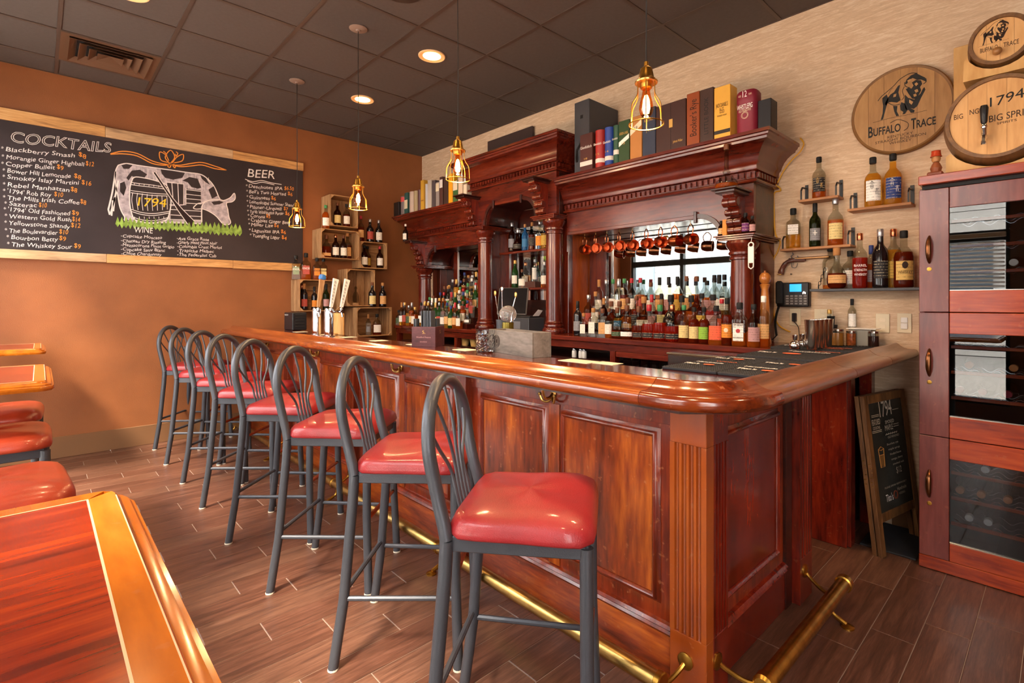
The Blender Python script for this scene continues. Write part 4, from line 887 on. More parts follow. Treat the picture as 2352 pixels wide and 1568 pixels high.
# centre shelves
for (u, kd, lq, cp, lb, sc, d) in ((1176, 'tall', 'brown', 'silver', '8a8a90', 1, 'grey labelled, leftmost'), (1190, 'orb', 'brown', 'silver', '1c1a1e', 1.05, 'with a ring stopper, black label, second from left'), (1206, 'tall', 'blue', 'cork', '3878a8', .88, 'blue, third from left'), (1222, 'tall', 'dark', 'cork', '1c1a1e', .9, 'striped dark and gold, fourth from left'), (1240, 'bourbon', 'clear', 'silver', 'e08a2c', 1.05, 'clear with an orange label, near the column'), (1252, 'bourbon', 'gold', 'silver', 'c8a040', 1.05, 'gold labelled, half hidden by the column')):
    p = ony(u, 560, -.17); bottle(p.x, -.17, 1.85, kd, lq, cp, lb, 'whiskey bottle %s on the upper tower shelf' % d, 'bottles on the upper tower shelf', .6, sc, .5)
for (u, kd, lq, cp, lb, sc, d) in ((1183, 'tall', 'green', 'gold', 'ece4d8', .92, 'green bottle with a gold top and cream label on the lower tower shelf'), (1199, 'flask', 'clear', 'wood', 'ece4d8', .75, 'small clear bottle with a wooden stopper on the lower tower shelf'), (1207, 'bourbon', 'amber', 'copper', 'ece4d8', .98, 'amber bottle with a copper top behind the small clear one'), (1251, 'bourbon', 'amber', 'silver', 'ece4d8', .9, 'amber bottle right of the glass case, by the column')):
    yb_ = -.19 if u != 1207 else -.10
    p = ony(u, 640, yb_); bottle(p.x, yb_, 1.48, kd, lq, cp, lb, d, None, .5, sc, .5)
p = ony(1228, 640, -.15)
t = thing('display_case', 'clear acrylic case on a brown block holding a cream labelled bottle, lower tower shelf', 'case', (p.x, -.15, 1.48))
obj('base_block', G().box(-.07, .07, -.065, .065, .0005, .06, .003), mat('brown_leather', '4c2c24', .5), t, world=False)
obj('acrylic_cover', G().box(-.062, .062, -.058, .058, .0605, .30, .001), thin_glass('acrylic', 'f4f6f6', 1.5), t, world=False, smooth=False)
bottle(p.x, -.15, 1.541, 'tall', 'clear', 'silver', 'f0ece6', 'tall cream labelled bottle standing inside the acrylic case', None, .5, .72, .5, lz=(.03, .19))
# ---------------------------------------------------------------- copper mugs
t = thing('copper_mug', 'x', 'mug', (0, 0, 0)); rr = .043
g = G(); g.lathe([(0, -.045), (.03, -.045), (.036, -.04), (.043, -.02), (.045, .0), (.043, .025), (.0435, .045), (.0415, .045), (.041, .025), (.043, 0), (.041, -.02), (.034, -.037), (0, -.039)], 24); g.tr(Matrix.Rotation(PI/2, 4, 'Y')); obj('cup', g, COPPER, t, world=False)
g = G(); g.tube(bezier([(-.030, 0, .040), (-.040, 0, .080), (-.010, 0, .112), (.024, 0, .082), (.018, 0, .042)], 6), .0042, 8); obj('handle', g, COPPER, t, world=False)
muglab = ['first copper mug from the left, in the shadow of the tower', 'second copper mug from the left', 'third copper mug from the left', 'fourth copper mug from the left', 'fifth copper mug, middle of the hanging row', 'sixth copper mug from the left', 'seventh copper mug, third from the right', 'eighth copper mug, second from the right', 'ninth and rightmost copper mug, next to the arch']
for i, u in enumerate((1343, 1368, 1394, 1423, 1452, 1485, 1516, 1550, 1586)):
    p = ony(u, 545, -.28); lb = muglab[i]+', hanging from a hook'
    if i == 0: t.location = (p.x, -.28, 1.795); t.rotation_euler = (.0, .12, -.35); t['label'] = lb; t['group'] = 'hanging copper mugs'; m = t
    else:
        m = dup(t, (p.x, -.28, 1.795+random.uniform(-.002, .002)), 0, lb); m.rotation_euler = (random.uniform(-.06, .06), random.uniform(.02, .2), -.35+random.uniform(-.3, .15))
    obj('mug_hook', G().tube([(p.x, -.28, 1.927), (p.x, -.28, 1.90), (p.x+.006, -.28, 1.893), (p.x+.012, -.28, 1.90)], .0015, 5), BRASS, rb)
# ---------------------------------------------------------------- boxes on top of the back bar
BXM = {}
def bxm(c, r=.5):
    if c not in BXM: BXM[c] = mat('carton_'+c, c, r, vary=.05, vs=8)
    return BXM[c]
def carton(u0, u1, vt, col, label, z0, yf, dep, shape='box', bands=(), texts=(), group=None):
    a = ony(u0+.6, vt, yf); b = ony(u1-.6, vt, yf); zt = a.z
    t = thing('whiskey_box' if shape != 'tube' else 'whiskey_tube', label, 'box', ((a.x+b.x)/2, yf+dep/2, z0), group=group)
    wd = b.x-a.x; g = G()
    if shape == 'box': g.box(a.x, b.x, yf, yf+dep, z0, zt, .003)
    elif shape == 'tube': dep = wd; g.lathe([(wd/2-.002, 0), (wd/2, .003), (wd/2, zt-z0-.012), (wd/2+.001, zt-z0-.01), (wd/2+.001, zt-z0-.002), (wd/2-.003, zt-z0)], 20, ((a.x+b.x)/2, yf+wd/2, z0))
    else: g.lathe([(wd/2-.004, 0), (wd/2, .004), (wd/2, zt-z0-.075), (wd/2+.002, zt-z0-.072), (wd/2+.002, zt-z0-.015), (wd/2-.008, zt-z0)], 24, ((a.x+b.x)/2, yf+dep/2, z0), sy=dep/wd, square=3.2)
    obj('carton', g, bxm(col), t)
    for (f0, f1, c) in bands:
        g = G(); za, zb = z0+(zt-z0)*f0, z0+(zt-z0)*f1
        if shape == 'tube': g.lathe([(wd/2+.0006, za-z0), (wd/2+.0006, zb-z0)], 20, ((a.x+b.x)/2, yf+wd/2, z0)); g.f = [f for f in g.f if len(f) == 4]; g.m = g.m[:len(g.f)]
        else: g.box(a.x+.001, b.x-.001, yf-.0008, yf+.0005, za, zb)
        obj('band', g, bxm(c), t, smooth=False)
    for (s, f, h, x0, x1, m) in texts:
        z = z0+(zt-z0)*f; text('lettering', s, (a.x+wd*x0, yf-.0012, z), (a.x+wd*x1, yf-.0012, z), h, (0, -1, 0), m, t)
    return t, a.x, b.x, zt
zr_ = 2.4075; yb_ = -.49
gR = 'gift boxes along the top of the right bay'
carton(1331.6, 1361, 311, '4a2420', 'dark maroon gift box with white lettering, leftmost on the right bay', zr_, yb_, .06, bands=((.14, .26, 'd8d0c8'),), texts=(('Glenfiddich', .60, .022, .05, .95, WHT), ('18', .3, .015, .35, .6, GOLD)), group=gR)
carton(1362, 1383, 301, 'a02420', 'bright red round gift tube between the maroon box and blue tube', zr_, yb_, .06, 'tube', bands=((.14, .25, 'd8d0c8'),), texts=(('Glenfiddich', .60, .018, .05, .95, WHT), ('15', .34, .015, .3, .7, GOLD)), group=gR)
carton(1384, 1404, 294, '1c3f90', 'royal blue round gift tube', zr_, yb_, .06, 'tube', bands=((.14, .25, 'd8d0c8'),), texts=(('Glenfiddich', .58, .018, .05, .95, WHT), ('14', .34, .015, .3, .7, GOLD)), group=gR)
carton(1405, 1420, 289, '1f4c34', 'slim dark green round gift tube', zr_, yb_, .06, 'tube', bands=((.24, .36, 'd8d0c8'),), texts=(('Glenfiddich', .62, .015, .05, .95, WHT),), group=gR)
t, xa, xb, zt = carton(1420.4, 1446, 280, '2a4424', 'green gift box with a slanting white stripe', zr_, yb_, .06, texts=(('GREEN LABEL', .66, .02, .08, .92, GOLD), ('15', .42, .02, .3, .6, GOLD)), group=gR)
g = G(); g.add([(xa+.002, yb_-.001, zr_+.12), (xa+.002, yb_-.001, zr_+.155), (xb-.002, yb_-.001, zr_+.205), (xb-.002, yb_-.001, zr_+.17)], [(0, 1, 2, 3)]); obj('stripe', g, WHT, t, smooth=False)
t, xa, xb, zt = carton(1446.4, 1474.5, 271, 'b0763c', 'golden tan gift box with a slanting cream stripe', zr_, yb_, .06, texts=(('18', .70, .02, .4, .65, INK),), group=gR)
g = G(); g.add([(xa+.002, yb_-.001, zr_+.18), (xa+.002, yb_-.001, zr_+.225), (xb-.002, yb_-.001, zr_+.285), (xb-.002, yb_-.001, zr_+.24)], [(0, 1, 2, 3)]); obj('stripe', g, CREAM, t, smooth=False)
carton(1475, 1505.6, 252, '2c3448', 'slate navy gift box behind the nearest pendant cage', zr_, yb_, .07, texts=(('BLUE LABEL', .72, .02, .15, .85, GOLD), ('J W', .5, .018, .3, .7, GOLD)), group=gR)
t, xa, xb, zt = carton(1506, 1576, 246, '3a1e1a', 'wide dark brown two-door presentation box with a gold plate', zr_, yb_, .1, texts=(('Johnnie Walker', .14, .018, .58, .9, GOLD),), group=gR)
obj('gold_plate', G().box((xa+xb)/2-.012, (xa+xb)/2+.018, yb_-.004, yb_, zr_+.16, zr_+.22, .002), GOLD, t); obj('seam', G().box((xa+xb)/2-.001, (xa+xb)/2+.001, yb_-.0012, yb_, zr_+.01, zt-.004), BLKM, t, smooth=False)
def vtext(s, x, z0, z1, cap, m, parent, y):
    o = text('lettering', s, (0, 0, 0), (z1-z0, 0, 0), cap, (0, -1, 0), m, None)
    M_ = Matrix.Translation((x, y, z0)) @ Matrix.Rotation(-PI/2, 4, 'Y')
    for v in o.data.vertices: v.co = (M_ @ v.co)-wloc(parent)
    o.parent = parent
t, xa, xb, zt = carton(1576.5, 1607, 217, '8a4018', 'tall reddish wooden whiskey box branded with slanting script up its front', zr_, yb_, .1, group=gR); vtext("Booker's Rye", xb-.02, zr_+.06, zt-.05, .05, INK, t, yb_-.0015)
t, xa, xb, zt = carton(1607, 1639, 208, '3c2620', 'tall dark brown box with blind-stamped upright lettering', zr_, yb_, .1, group=gR); vtext('LITTLE BOOK', xb-.035, zr_+.05, zt-.06, .03, BLKM, t, yb_-.0015)
t, xa, xb, zt = carton(1639.5, 1678, 203, 'dca640', 'mustard yellow whiskey box with black lettering', zr_, yb_, .1, bands=((.09, .16, '2a2420'),), texts=(("JACK DANIEL'S", .60, .026, .12, .85, INKD), ('No 27', .53, .02, .35, .6, INKD), ('GOLD', .48, .02, .35, .65, INKD), ('TENNESSEE WHISKEY', .42, .01, .2, .8, INKD)), group=gR)
t, xa, xb, zt = carton(1687, 1735, 213, '7a1830', 'crimson tin with rounded corners and the number 12', zr_, yb_, .12, 'tin', texts=(('12', .83, .04, .40, .60, WHT), ('WHISTLEPIG', .55, .032, .12, .88, WHT), ('OLD WORLD RYE', .49, .014, .2, .8, CREAM), ('AGED', .85, .012, .18, .32, CREAM), ('YEARS', .85, .012, .68, .84, CREAM)), group=gR)
g = G()
for r in (.022, .017): g.tube([((xa+xb)/2+r*math.cos(q), yb_-.001, zr_+.11+r*math.sin(q)) for q in [2*PI*k/20 for k in range(20)]], .001, 4, closed=True)
obj('seal_ring', g, CREAM, t, smooth=False)
carton(1740, 1771.7, 232, '16161c', 'plain black gift box, rightmost on the right bay', zr_, yb_+.03, .1, group=gR)
t = thing('whiskey_chest', 'large charcoal presentation chest towering behind the gift boxes', 'box', (3.19, -.22, 2.407))
obj('chest', G().box(3.108, 3.272, -.415, -.02, 2.4075, 3.03, .004), DGREY, t)
obj('badge', G().box(3.175, 3.205, -.417, -.415, 2.88, 2.91, .001), BLKM, t); obj('clasp', G().tube([(3.14, -.42, 2.52), (3.14, -.43, 2.55), (3.14, -.42, 2.62), (3.21, -.42, 2.70)], .01, 6), BLKM, t)
t = thing('framed_board', 'long dark framed board leaning on the wall above the tower cornice', 'board', (1.7, -.05, 2.77))
obj('frame', G().box(1.46, 2.195, -.045, -.012, 2.7705, 3.155, .004), mat('umber_board', '40302c', .5), t); obj('ledge_strip', G().box(1.9, 2.19, -.052, -.0455, 2.7705, 2.80, .002), CREAM, t)
gL = 'gift boxes along the top of the left bay'
lf = [(903.8, 916.4, 466, '1e1616', 'box', 'black'), (916.4, 927.7, 452, '706464', 'tube', 'grey with a red lid'), (928, 936.5, 443.5, '28504c', 'box', 'teal with a cream label'), (936.8, 947, 441, 'b8a294', 'tube', 'plain cream'), (947, 956, 439, 'a08c68', 'tube', 'tan'), (956.3, 965, 436.7, '5c3c40', 'tube', 'purple brown banded'), (965.4, 973.5, 414.8, 'c89a34', 'box', 'mustard yellow, tall'),
      (974.3, 981.3, 423, 'b0b0b8', 'tube', 'pale blue grey'), (981.5, 991, 414.8, 'b4aaa0', 'box', 'pale stone'), (991.3, 999.7, 415, '4c4448', 'box', 'charcoal with pale lettering'), (1000, 1008.8, 419, '8c8280', 'box', 'grey with a cream panel'), (1008.8, 1017, 407, '4a2c26', 'box', 'brown with a white panel'), (1018, 1029, 408, '3c2a24', 'box', 'dark brown with an oval badge'), (1029.2, 1039.6, 400, 'e09c1c', 'box', 'bright yellow'), (1039.8, 1051.3, 416, '3a6034', 'box', 'green with a cream top'), (1051.5, 1062.5, 408, 'd0bca4', 'box', 'cream'), (1063.5, 1072, 424, 'd8c8b0', 'box', 'short cream, against the tower')]
for (u0, u1, vt, c, sh, nm) in lf:
    bands = {'grey with a red lid': ((.70, .99, 'c84848'),), 'teal with a cream label': ((.25, .66, 'd8c8a8'),), 'grey with a cream panel': ((.62, .95, 'd8ccb0'),), 'brown with a white panel': ((.62, .9, 'e0dcd8'),), 'green with a cream top': ((.55, .98, 'd8ccb4'),), 'mustard yellow, tall': ((.3, .34, '9a6a1c'),)}.get(nm, ())
    if u0 > 1030: 
        a = ony(u0, vt, yb_)
    carton(u0, u1, vt, c, nm+' gift box on top of the left bay', zr_, yb_, .07, sh, bands=bands, group=gL)
bottle(ony(922, 550, -.50).x+.10, -.50, 2.066, 'bourbon', 'brown', 'white', 'ece4d8', 'small dark bottle with a white label on the left corbel shelf', None, .6, .8, .4)
bottle(4.50, -.50, 2.066, 'decanter', 'amber', 'wood', None, 'wide-based clear decanter bottle on the right corbel shelf', None, .12, 1.02, 0)
# small bottles on the right capital ledge
for (u, kd, cp, lb, s_, d) in ((1658, 'mini', 'black', 'd8a468', 1.0, 'tiny amber bottle left of the orange box'), (1712, 'mini', 'black', '8a8a90', 1.35, 'small purple labelled bitters bottle'), (1728, 'mini', 'black', 'b88a8a', 1.1, 'small pink labelled bitters bottle at the ledge corner')):
    p = ony(u, 530, -.40); bottle(p.x, -.40 if u > 1700 else -.41, 1.7805, kd, 'brown', cp, lb if u != 1712 else '6a2a6a', d+' on the column ledge', None, .9, s_, .4)
p = ony(1666, 530, -.41); t = thing('bitters_box', 'small orange upright box on the column ledge', 'box', (p.x, -.41, 1.78)); obj('carton', G().box(p.x-.014, p.x+.016, -.425, -.395, 1.7805, 1.885, .002), bxm('d8862c'), t)
# bottle opener hanging from the ledge
p = ony(1725, 590, -.445); t = thing('bottle_opener', 'flat white bottle opener hanging from the column ledge', 'opener', (p.x, -.445, 1.6))
g = G(); g.tube([(p.x-.013+.0, -.446, z) if False else (p.x+.016*math.cos(q), -.446, 1.70+.016*math.sin(q)) for q in [2*PI*k/18 for k in range(18)]], .004, 6, closed=True); g.box(p.x-.019, p.x+.019, -.449, -.443, 1.585, 1.69, .002)
g.tube([(p.x-.016, -.446, 1.585), (p.x-.015, -.446, 1.56), (p.x, -.446, 1.548), (p.x+.015, -.446, 1.56), (p.x+.016, -.446, 1.585)], .004, 6); g.tube([(p.x, -.446, 1.716), (p.x, -.438, 1.735), (p.x, -.435, 1.745)], .0015, 5); obj('blade', g, WHT, t)
# till, printer
t = thing('till_screen', 'black touch-screen till tilted back on the counter between the columns', 'till', (2.3, -.42, ZC))
A, B_, D_ = ony(1152, 722, -.45), ony(1212, 722, -.45), ony(1166, 655, -.36); wd = .30
Mt = Matrix.Translation((2.28, -.40, ZC+.155)) @ Matrix.Rotation(.55, 4, 'Z') @ Matrix.Rotation(-.30, 4, 'X')
g = G(); g.box(-.15, .15, -.012, .018, 0, .275, .008); g.tr(Mt); obj('bezel', g, mat('silver_bezel', 'a8a4a0', .35, .6), t)
g = G(); g.box(-.142, .142, -.0135, -.011, .008, .268, .001); g.tr(Mt); obj('screen', g, mat('dark_screen', '1c1a1c', .12), t)
g = G(); g.box(-.02, .02, -.0145, -.013, .012, .02); g.tr(Mt); obj('status_light', g, mat('blue_led', '2a6ae0', .4, emit='3a80ff', es=3), t)
g = G(); g.box(-.05, .05, .02, .06, .0, .14, .01); g.tr(Mt); g.box(2.20, 2.36, -.42, -.27, ZC+.0005, ZC+.16, .02); obj('stand', g, BLK, t)
t = thing('receipt_printer', 'grey and black receipt printer in front of the till, beside the right tower column', 'printer', (2.60, -.42, ZC))
g = G(); g.box(2.44, 2.66, -.53, -.33, ZC+.0005, ZC+.135, .006); obj('body', g, DGREY, t); g = G(); g.box(2.45, 2.55, -.533, -.529, ZC+.03, ZC+.10, .002); obj('drawer', g, mat('mid_grey', '6c6e74', .4), t)
g = G(); g.box(2.46, 2.64, -.50, -.36, ZC+.136, ZC+.15, .004); obj('lid', g, BLK, t)
g = G(); g.add([(2.66, -.48, ZC+.15), (2.69, -.44, ZC+.21), (2.69, -.38, ZC+.20), (2.66, -.40, ZC+.15)], [(0, 1, 2, 3)]); obj('receipt', g, WHT, t, smooth=False)
# glasses in the bay, shakers, baskets
gl = thing('rocks_glass', 'upturned rocks glass packed in the open bay under the back counter', 'glass', (3.72, -.5, .8255), group='upturned glasses in the bay')
obj('bowl', G().lathe([(.030, .085), (.036, .0), (.034, .0), (.028, .08), (0, .08)], 12), GLS, gl, world=False)
for i in range(12):
    for j in range(3):
        if i or j: dup(gl, (3.72+i*.078+j*.02, -.5+j*.09, .8255))
for k, (u, d) in enumerate(((1319, 'leftmost'), (1334, 'middle'), (1342, 'rightmost'))):
    p = ony(u, 815, -.555); t = thing('salt_shaker', 'small glass salt shaker with a steel lid, %s of three' % d, 'shaker', (p.x, -.555 if k != 1 else -.56, .8805), group='salt shakers under the back counter')
    t.location.y = -.50; q = ony(u, 815, -.50); t.location.x = q.x
    obj('jar', G().lathe([(.018, 0), (.02, .004), (.02, .05), (.014, .06)], 12), mat('salt_glass', 'e4e0d8', .3), t, world=False); obj('lid', G().lathe([(.0155, .0605), (.016, .07), (.01, .082), (0, .084)], 12), CHROME, t, world=False)
WK = wood('wicker', ['a87838', 'd0a058', 'e0b878'], 'z', 30, 3, .7, 0)
for k, u in enumerate((1068, 1090)):
    q = ony(u, 790, -.45); t = thing('wicker_basket', ('left', 'right')[k]+' small wicker basket in the bay behind the cherry menu box', 'basket', (q.x, -.45, .8805), group='wicker baskets')
    pr = [(.035+.02*f+(.0015 if int(f*14) % 2 else 0), .09*f) for f in [i/14 for i in range(15)]]
    obj('bowl', G().lathe(pr+[(.052, .09), (.032, .008), (0, .008)], 18), WK, t, world=False)
t = thing('ice_bin', 'stainless steel ice bin edge below the back counter, left of the rubber mats', 'sink', (4.4, -.68, .9))
obj('rim', G().box(4.15, 4.855, -.66, -.585, .985, 1.0, .006), BRUSH, t); obj('apron', G().box(4.16, 4.85, -.65, -.59, .86, .984, .002), BRUSH, t)
obj('basin', G().box(4.16, 4.85, -.65, -.59, .02, .859, .002), BRUSH, t)
# pepper mill and swing-top bottle at the right end
p = ony(1757, 750, -.30); t = thing('pepper_mill', 'tall turned wooden pepper mill at the right end of the bottles', 'mill', (p.x-.0, -.28, ZC)); t.location.x = ony(1757, 700, -.28).x
PM = wood('mill_wood', ['8a4a1c', 'b06a2c', 'c88038'], 'z', 6, 5, .3, .4)
obj('body', G().lathe([(.036, 0), (.04, .01), (.038, .03), (.028, .06), (.026, .1), (.03, .2), (.026, .30), (.022, .36), (.030, .385), (.032, .39), (.026, .395)], 22), PM, t, world=False)
obj('knob', G().lathe([(.02, .396), (.032, .41), (.036, .43), (.034, .45), (.02, .468), (.006, .472), (.007, .482), (0, .484)], 22), PM, t, world=False)
bottle(ony(1754, 740, -.45).x, -.45, ZC, 'tall', 'amber', 'white', 'd8a468', 'tall swing-top bottle with a wire clasp in front of the pepper mill', None, .3, 1.02, .3)
# ---------------------------------------------------------------- right wall: floating shelves
def wall_shelf(u0, v0, u1, v1, label, dep=.12, dark=False):
    a = ony(u0, v0, -dep); b = ony(u1, v1, -dep); z = (a.z+b.z)/2
    t = thing('wall_shelf', label, 'shelf', ((a.x+b.x)/2, -dep/2, z))
    obj('board', G().box(a.x, b.x, -dep, -.002, z, z+.016, .002), SHELFW if not dark else DGREY, t)
    if not dark:
        for x in (a.x+.015, b.x-.015):
            g = G(); w = .010
            g.box(x-w, x+w, -.006, -.002, z+.016, z+.13); g.tube([(x, -dep+.012, z+.010), (x, -dep+.012, z+.075), (x, -dep+.035, z+.10), (x, -.006, z+.105)], .006, 4); obj('bracket', g, BLK, t, smooth=False)
    return a.x, b.x, z+.0165
sA = wall_shelf(1833, 467, 1925, 451, 'short wooden wall shelf with black brackets holding one bottle')
sB = wall_shelf(1946, 487, 2093, 468, 'wooden wall shelf with black brackets holding two bottles, beside the wine cabinet')
sC = wall_shelf(1791, 579, 1953, 564, 'longer wooden wall shelf with black brackets holding three bottles')
sD = wall_shelf(1859, 671, 2112, 664, 'long dark grey wall shelf crowded with bottles above the jars', .16, True)
def wb(u, sh, kd, lq, cp, lb, d, y=-.065, s=1, fill=.5, rz=.3, lz=None):
    p = ony(u, 600, y); return bottle(p.x, y, sh[2], kd, lq, cp, lb, d, None, fill, s, rz, lz=lz)
CJ = [('kanji', None)]
def glyph(t, w, z0, m, yy=-.039):       # two simple brush characters
    for (pts) in ([(-.4, .95), (0, 1.2), (.4, .95)], [(0, 1.2), (0, 1.0)], [(-.25, .9), (.25, .9)], [(-.2, .75), (.2, .75), (.2, .45), (-.2, .45), (-.2, .75)], [(-.2, .6), (.2, .6)]):
        obj('brush_mark', G().tube([(x*w*.6-.008, yy, z0+z*w*1.1) for x, z in pts], .0012, 4), m, t, world=False)
    for (pts) in ([(-.3, .3), (.3, .3)], [(0, .42), (0, .15)], [(-.2, .15), (.2, .15)], [(-.18, .02), (.18, .02), (.15, -.2), (-.15, -.2), (-.18, .02)]):
        obj('brush_mark', G().tube([(x*w*.6+.014, yy, z0+z*w*1.1) for x, z in pts], .0012, 4), m, t, world=False)
t = wb(1881, sA, 'bourbon', 'amber', 'black', '1c1a1e', 'clear bottle with a black and gold label alone on the short shelf', s=1.0, fill=.25, lz=(.04, .13)); glyph(t, .04, .075, GOLD, -.0425)
t = wb(2005, sB, 'bourbon', 'gold', 'black', 'f0ece6', 'amber whisky bottle with a white brush-lettered label, left of two', s=1.12, fill=.75, lz=(.03, .14)); glyph(t, .045, .075, INKD, -.0425)
t = wb(2051, sB, 'bourbon', 'gold', 'black', '243a7a', 'amber whisky bottle with a navy brush-lettered label, right of two', s=1.12, fill=.95, lz=(.03, .14)); glyph(t, .045, .075, WHT, -.0425)
wb(1822, sC, 'square', 'gold', 'black', 'f0ece6', 'square bottle of pale gold spirit with a white label near the yellow cable', s=1.08, fill=.4, lz=(.085, .145))
t = wb(1872, sC, 'wine', 'olive', 'black', '8a8a90', 'dark green bottle with a grey label showing a cross, middle of the shelf', s=.92)
q = G(); q.box(-.014, .014, -.0395, -.0385, .095, .10); q.box(-.0025, .0025, -.0395, -.0385, .08, .115); obj('cross', q, WHT, t, world=False)
wb(1919, sC, 'bourbon', 'amber', 'silver', 'e0c888', 'whisky bottle with a cream label at the right end of the three-bottle shelf', s=1.12, fill=.6)
sd = [(1908, 'square', 'amber', 'black', None, 1.15, -.035, 'clear bottle with a black stopper at the back left of the long shelf', .1), (1922, 'orb', 'dark', 'cork', 'd8a468', 1.12, -.10, 'squat round bottle with a tan paper band on the long shelf', .45), (1953, 'flask', 'clear', 'black', 'f0ece6', .95, -.035, 'clear bottle with a black cap behind the red one', .2), (1975, 'tall', 'red', 'copper', None, 1.08, -.10, 'tall deep red bottle with white script on the long shelf', .6),
      (2001, 'wine', 'amber', 'blue', '8a8a90', .85, -.035, 'amber bottle with a blue cap behind the silver-topped one', .6), (2022, 'tall', 'black', 'silver', '1c1a1e', 1.13, -.095, 'tall black bottle with a silver top on the long shelf', .9), (2052, 'tall', 'gold', 'copper', 'c8a040', 1.13, -.04, 'gold labelled bottle with a pink top behind the cream one', .7), (2076, 'bourbon', 'dark', 'black', 'd8b468', 1.22, -.095, 'whiskey bottle with a large yellowed portrait label at the right end', .7)]
CN['d8b468'] = 'yellow'
for (u, kd, lq, cp, lb, s_, y, d, fl_) in sd:
    t = wb(u, sD, kd, lq, cp, lb, d, y, s_, fl_)
    if u == 1975:
        for (s, z) in (('BARREL', .12), ('STRENGTH', .095), ('WHISKEY', .07)):
            o = text('lettering', s, (-.03, -.0385, z), (.03, -.0385, z), .013, (0, -1, 0), WHT, None); o.parent = t
    if u == 2076:
        q = G(); q.lathe([(0, 0), (.012, 0), (.012, .0006), (0, .0006)], 16, sx=1, sy=1.4); q.tr(Matrix.Translation((0, -.0415, .105)) @ Matrix.Rotation(PI/2, 4, 'X')); obj('portrait', q, INK, t, world=False)
        o = text('lettering', 'WHISKEY', (-.028, -.0418, .065), (.028, -.0418, .065), .013, (0, -1, 0), INK, None); o.parent = t
p = ony(1880, 650, -.15); t = thing('short_chain', 'short black chain hanging from the bottle at the left end of the long shelf', 'chain', (p.x, -.15, sD[2]))
for k in range(6):
    g = G(); q0 = k % 2; g.tube([(p.x+.012*k*.6+(.007*math.cos(q) if q0 else 0), -.15+(0 if q0 else .007*math.cos(q)), sD[2]+.014+.021*k+.013*math.sin(q)) for q in [2*PI*i/10 for i in range(10)]], .002, 5, closed=True); obj('link', g, BLKM, t)
# antique pistol on the wall
a = ony(1795, 628, -.02); b = ony(1903, 592, -.02)
t = thing('antique_pistol', 'antique flintlock pistol with a curved wooden grip mounted on the wall', 'pistol', ((a.x+b.x)/2, -.02, 1.52))
W2 = lambda u, v: ony(u, v, -.025)
g = G(); pts = [W2(1793, 629), W2(1798, 615), W2(1806, 604), W2(1820, 598), W2(1850, 597)]
g.tube(bezier(pts, 5), [.020]*4+[.017]*6+[.015]*6+[.012]*4+[.007], 10); obj('grip', g, wood('pistol_grip', ['3c1c12', '5c2c1c', '74402a'], 'x', 5, 6, .4, .2), t)
g = G(); g.tube([W2(1826, 594), W2(1904, 589.5)], .0085, 10); obj('barrel', g, mat('bronze_barrel', 'b08458', .35, .8), t)
g = G(); g.tube([W2(1812, 596), W2(1834, 596)], .010, 8); g.tube([W2(1819, 594), W2(1817, 588), W2(1822, 584), W2(1820, 580)], .004, 6); g.tube([W2(1832, 594), W2(1832, 587)], .004, 6); b_ = len(g.v); obj('lock', g, mat('iron', '6a6460', .4, .8), t)
g = G(); g.tube(bezier([W2(1818, 602), W2(1819, 613), W2(1828, 614), W2(1832, 604)], 5), .0025, 6); g.tube([W2(1823, 602), W2(1822, 609)], .002, 5); obj('trigger_guard', g, mat('iron', '6a6460', .4, .8), t)
g = G(); g.lathe([(0, -.002), (.022, 0), (.022, .004), (0, .006)], 12, tuple(W2(1792, 631))); obj('butt_cap', g, BRASSD, t)
g = G(); g.tube([(a.x+.06, -.02, 1.528), (a.x+.06, -.001, 1.528)], .004, 6); obj('wall_peg', g, BLK, t)
# desk phone on the wall
A = ony(1783, 704, -.05); B = ony(1858, 704, -.05); z1 = ony(1802, 649, -.05).z
t = thing('wall_phone', 'black office phone with a lit blue screen mounted on the wall', 'phone', ((A.x+B.x)/2, -.03, A.z))
x0, x1, z0 = A.x, B.x, A.z; wd = x1-x0; ht = z1-z0
obj('base', G().box(x0, x1, -.05, -.003, z0, z1, .006), BLK, t)
g = G(); g.box(x0+.004, x0+wd*.24, -.085, -.052, z0+.012, z1+.012, .012); obj('handset', g, BLKM, t)
obj('screen', G().box(x0+wd*.42, x0+wd*.78, -.0525, -.0495, z0+ht*.62, z0+ht*.93, .001), mat('phone_screen', '2a8ad0', .3, emit='2a98e8', es=1.2), t)
obj('keypad_plate', G().box(x0+wd*.27, x1-.006, -.052, -.0495, z0+.01, z0+ht*.47, .001), mat('umber_plastic', '3c3230', .45), t)
g = G()
for i in range(5):
    for j in range(4): xx = x0+wd*(.31+i*.135); zz = z0+.016+j*ht*.105; g.box(xx, xx+wd*.085, -.0545, -.0518, zz, zz+ht*.06, .001)
obj('keys', g, mat('grey_key', '8a8480', .5), t)
g = G(); g.lathe([(0, 0), (.011, 0), (.011, .003), (0, .004)], 16); g.tr(Matrix.Translation((x0+wd*.86, -.05, z0+ht*.56)) @ Matrix.Rotation(PI/2, 4, 'X')); obj('navigation_key', g, CHROME, t)
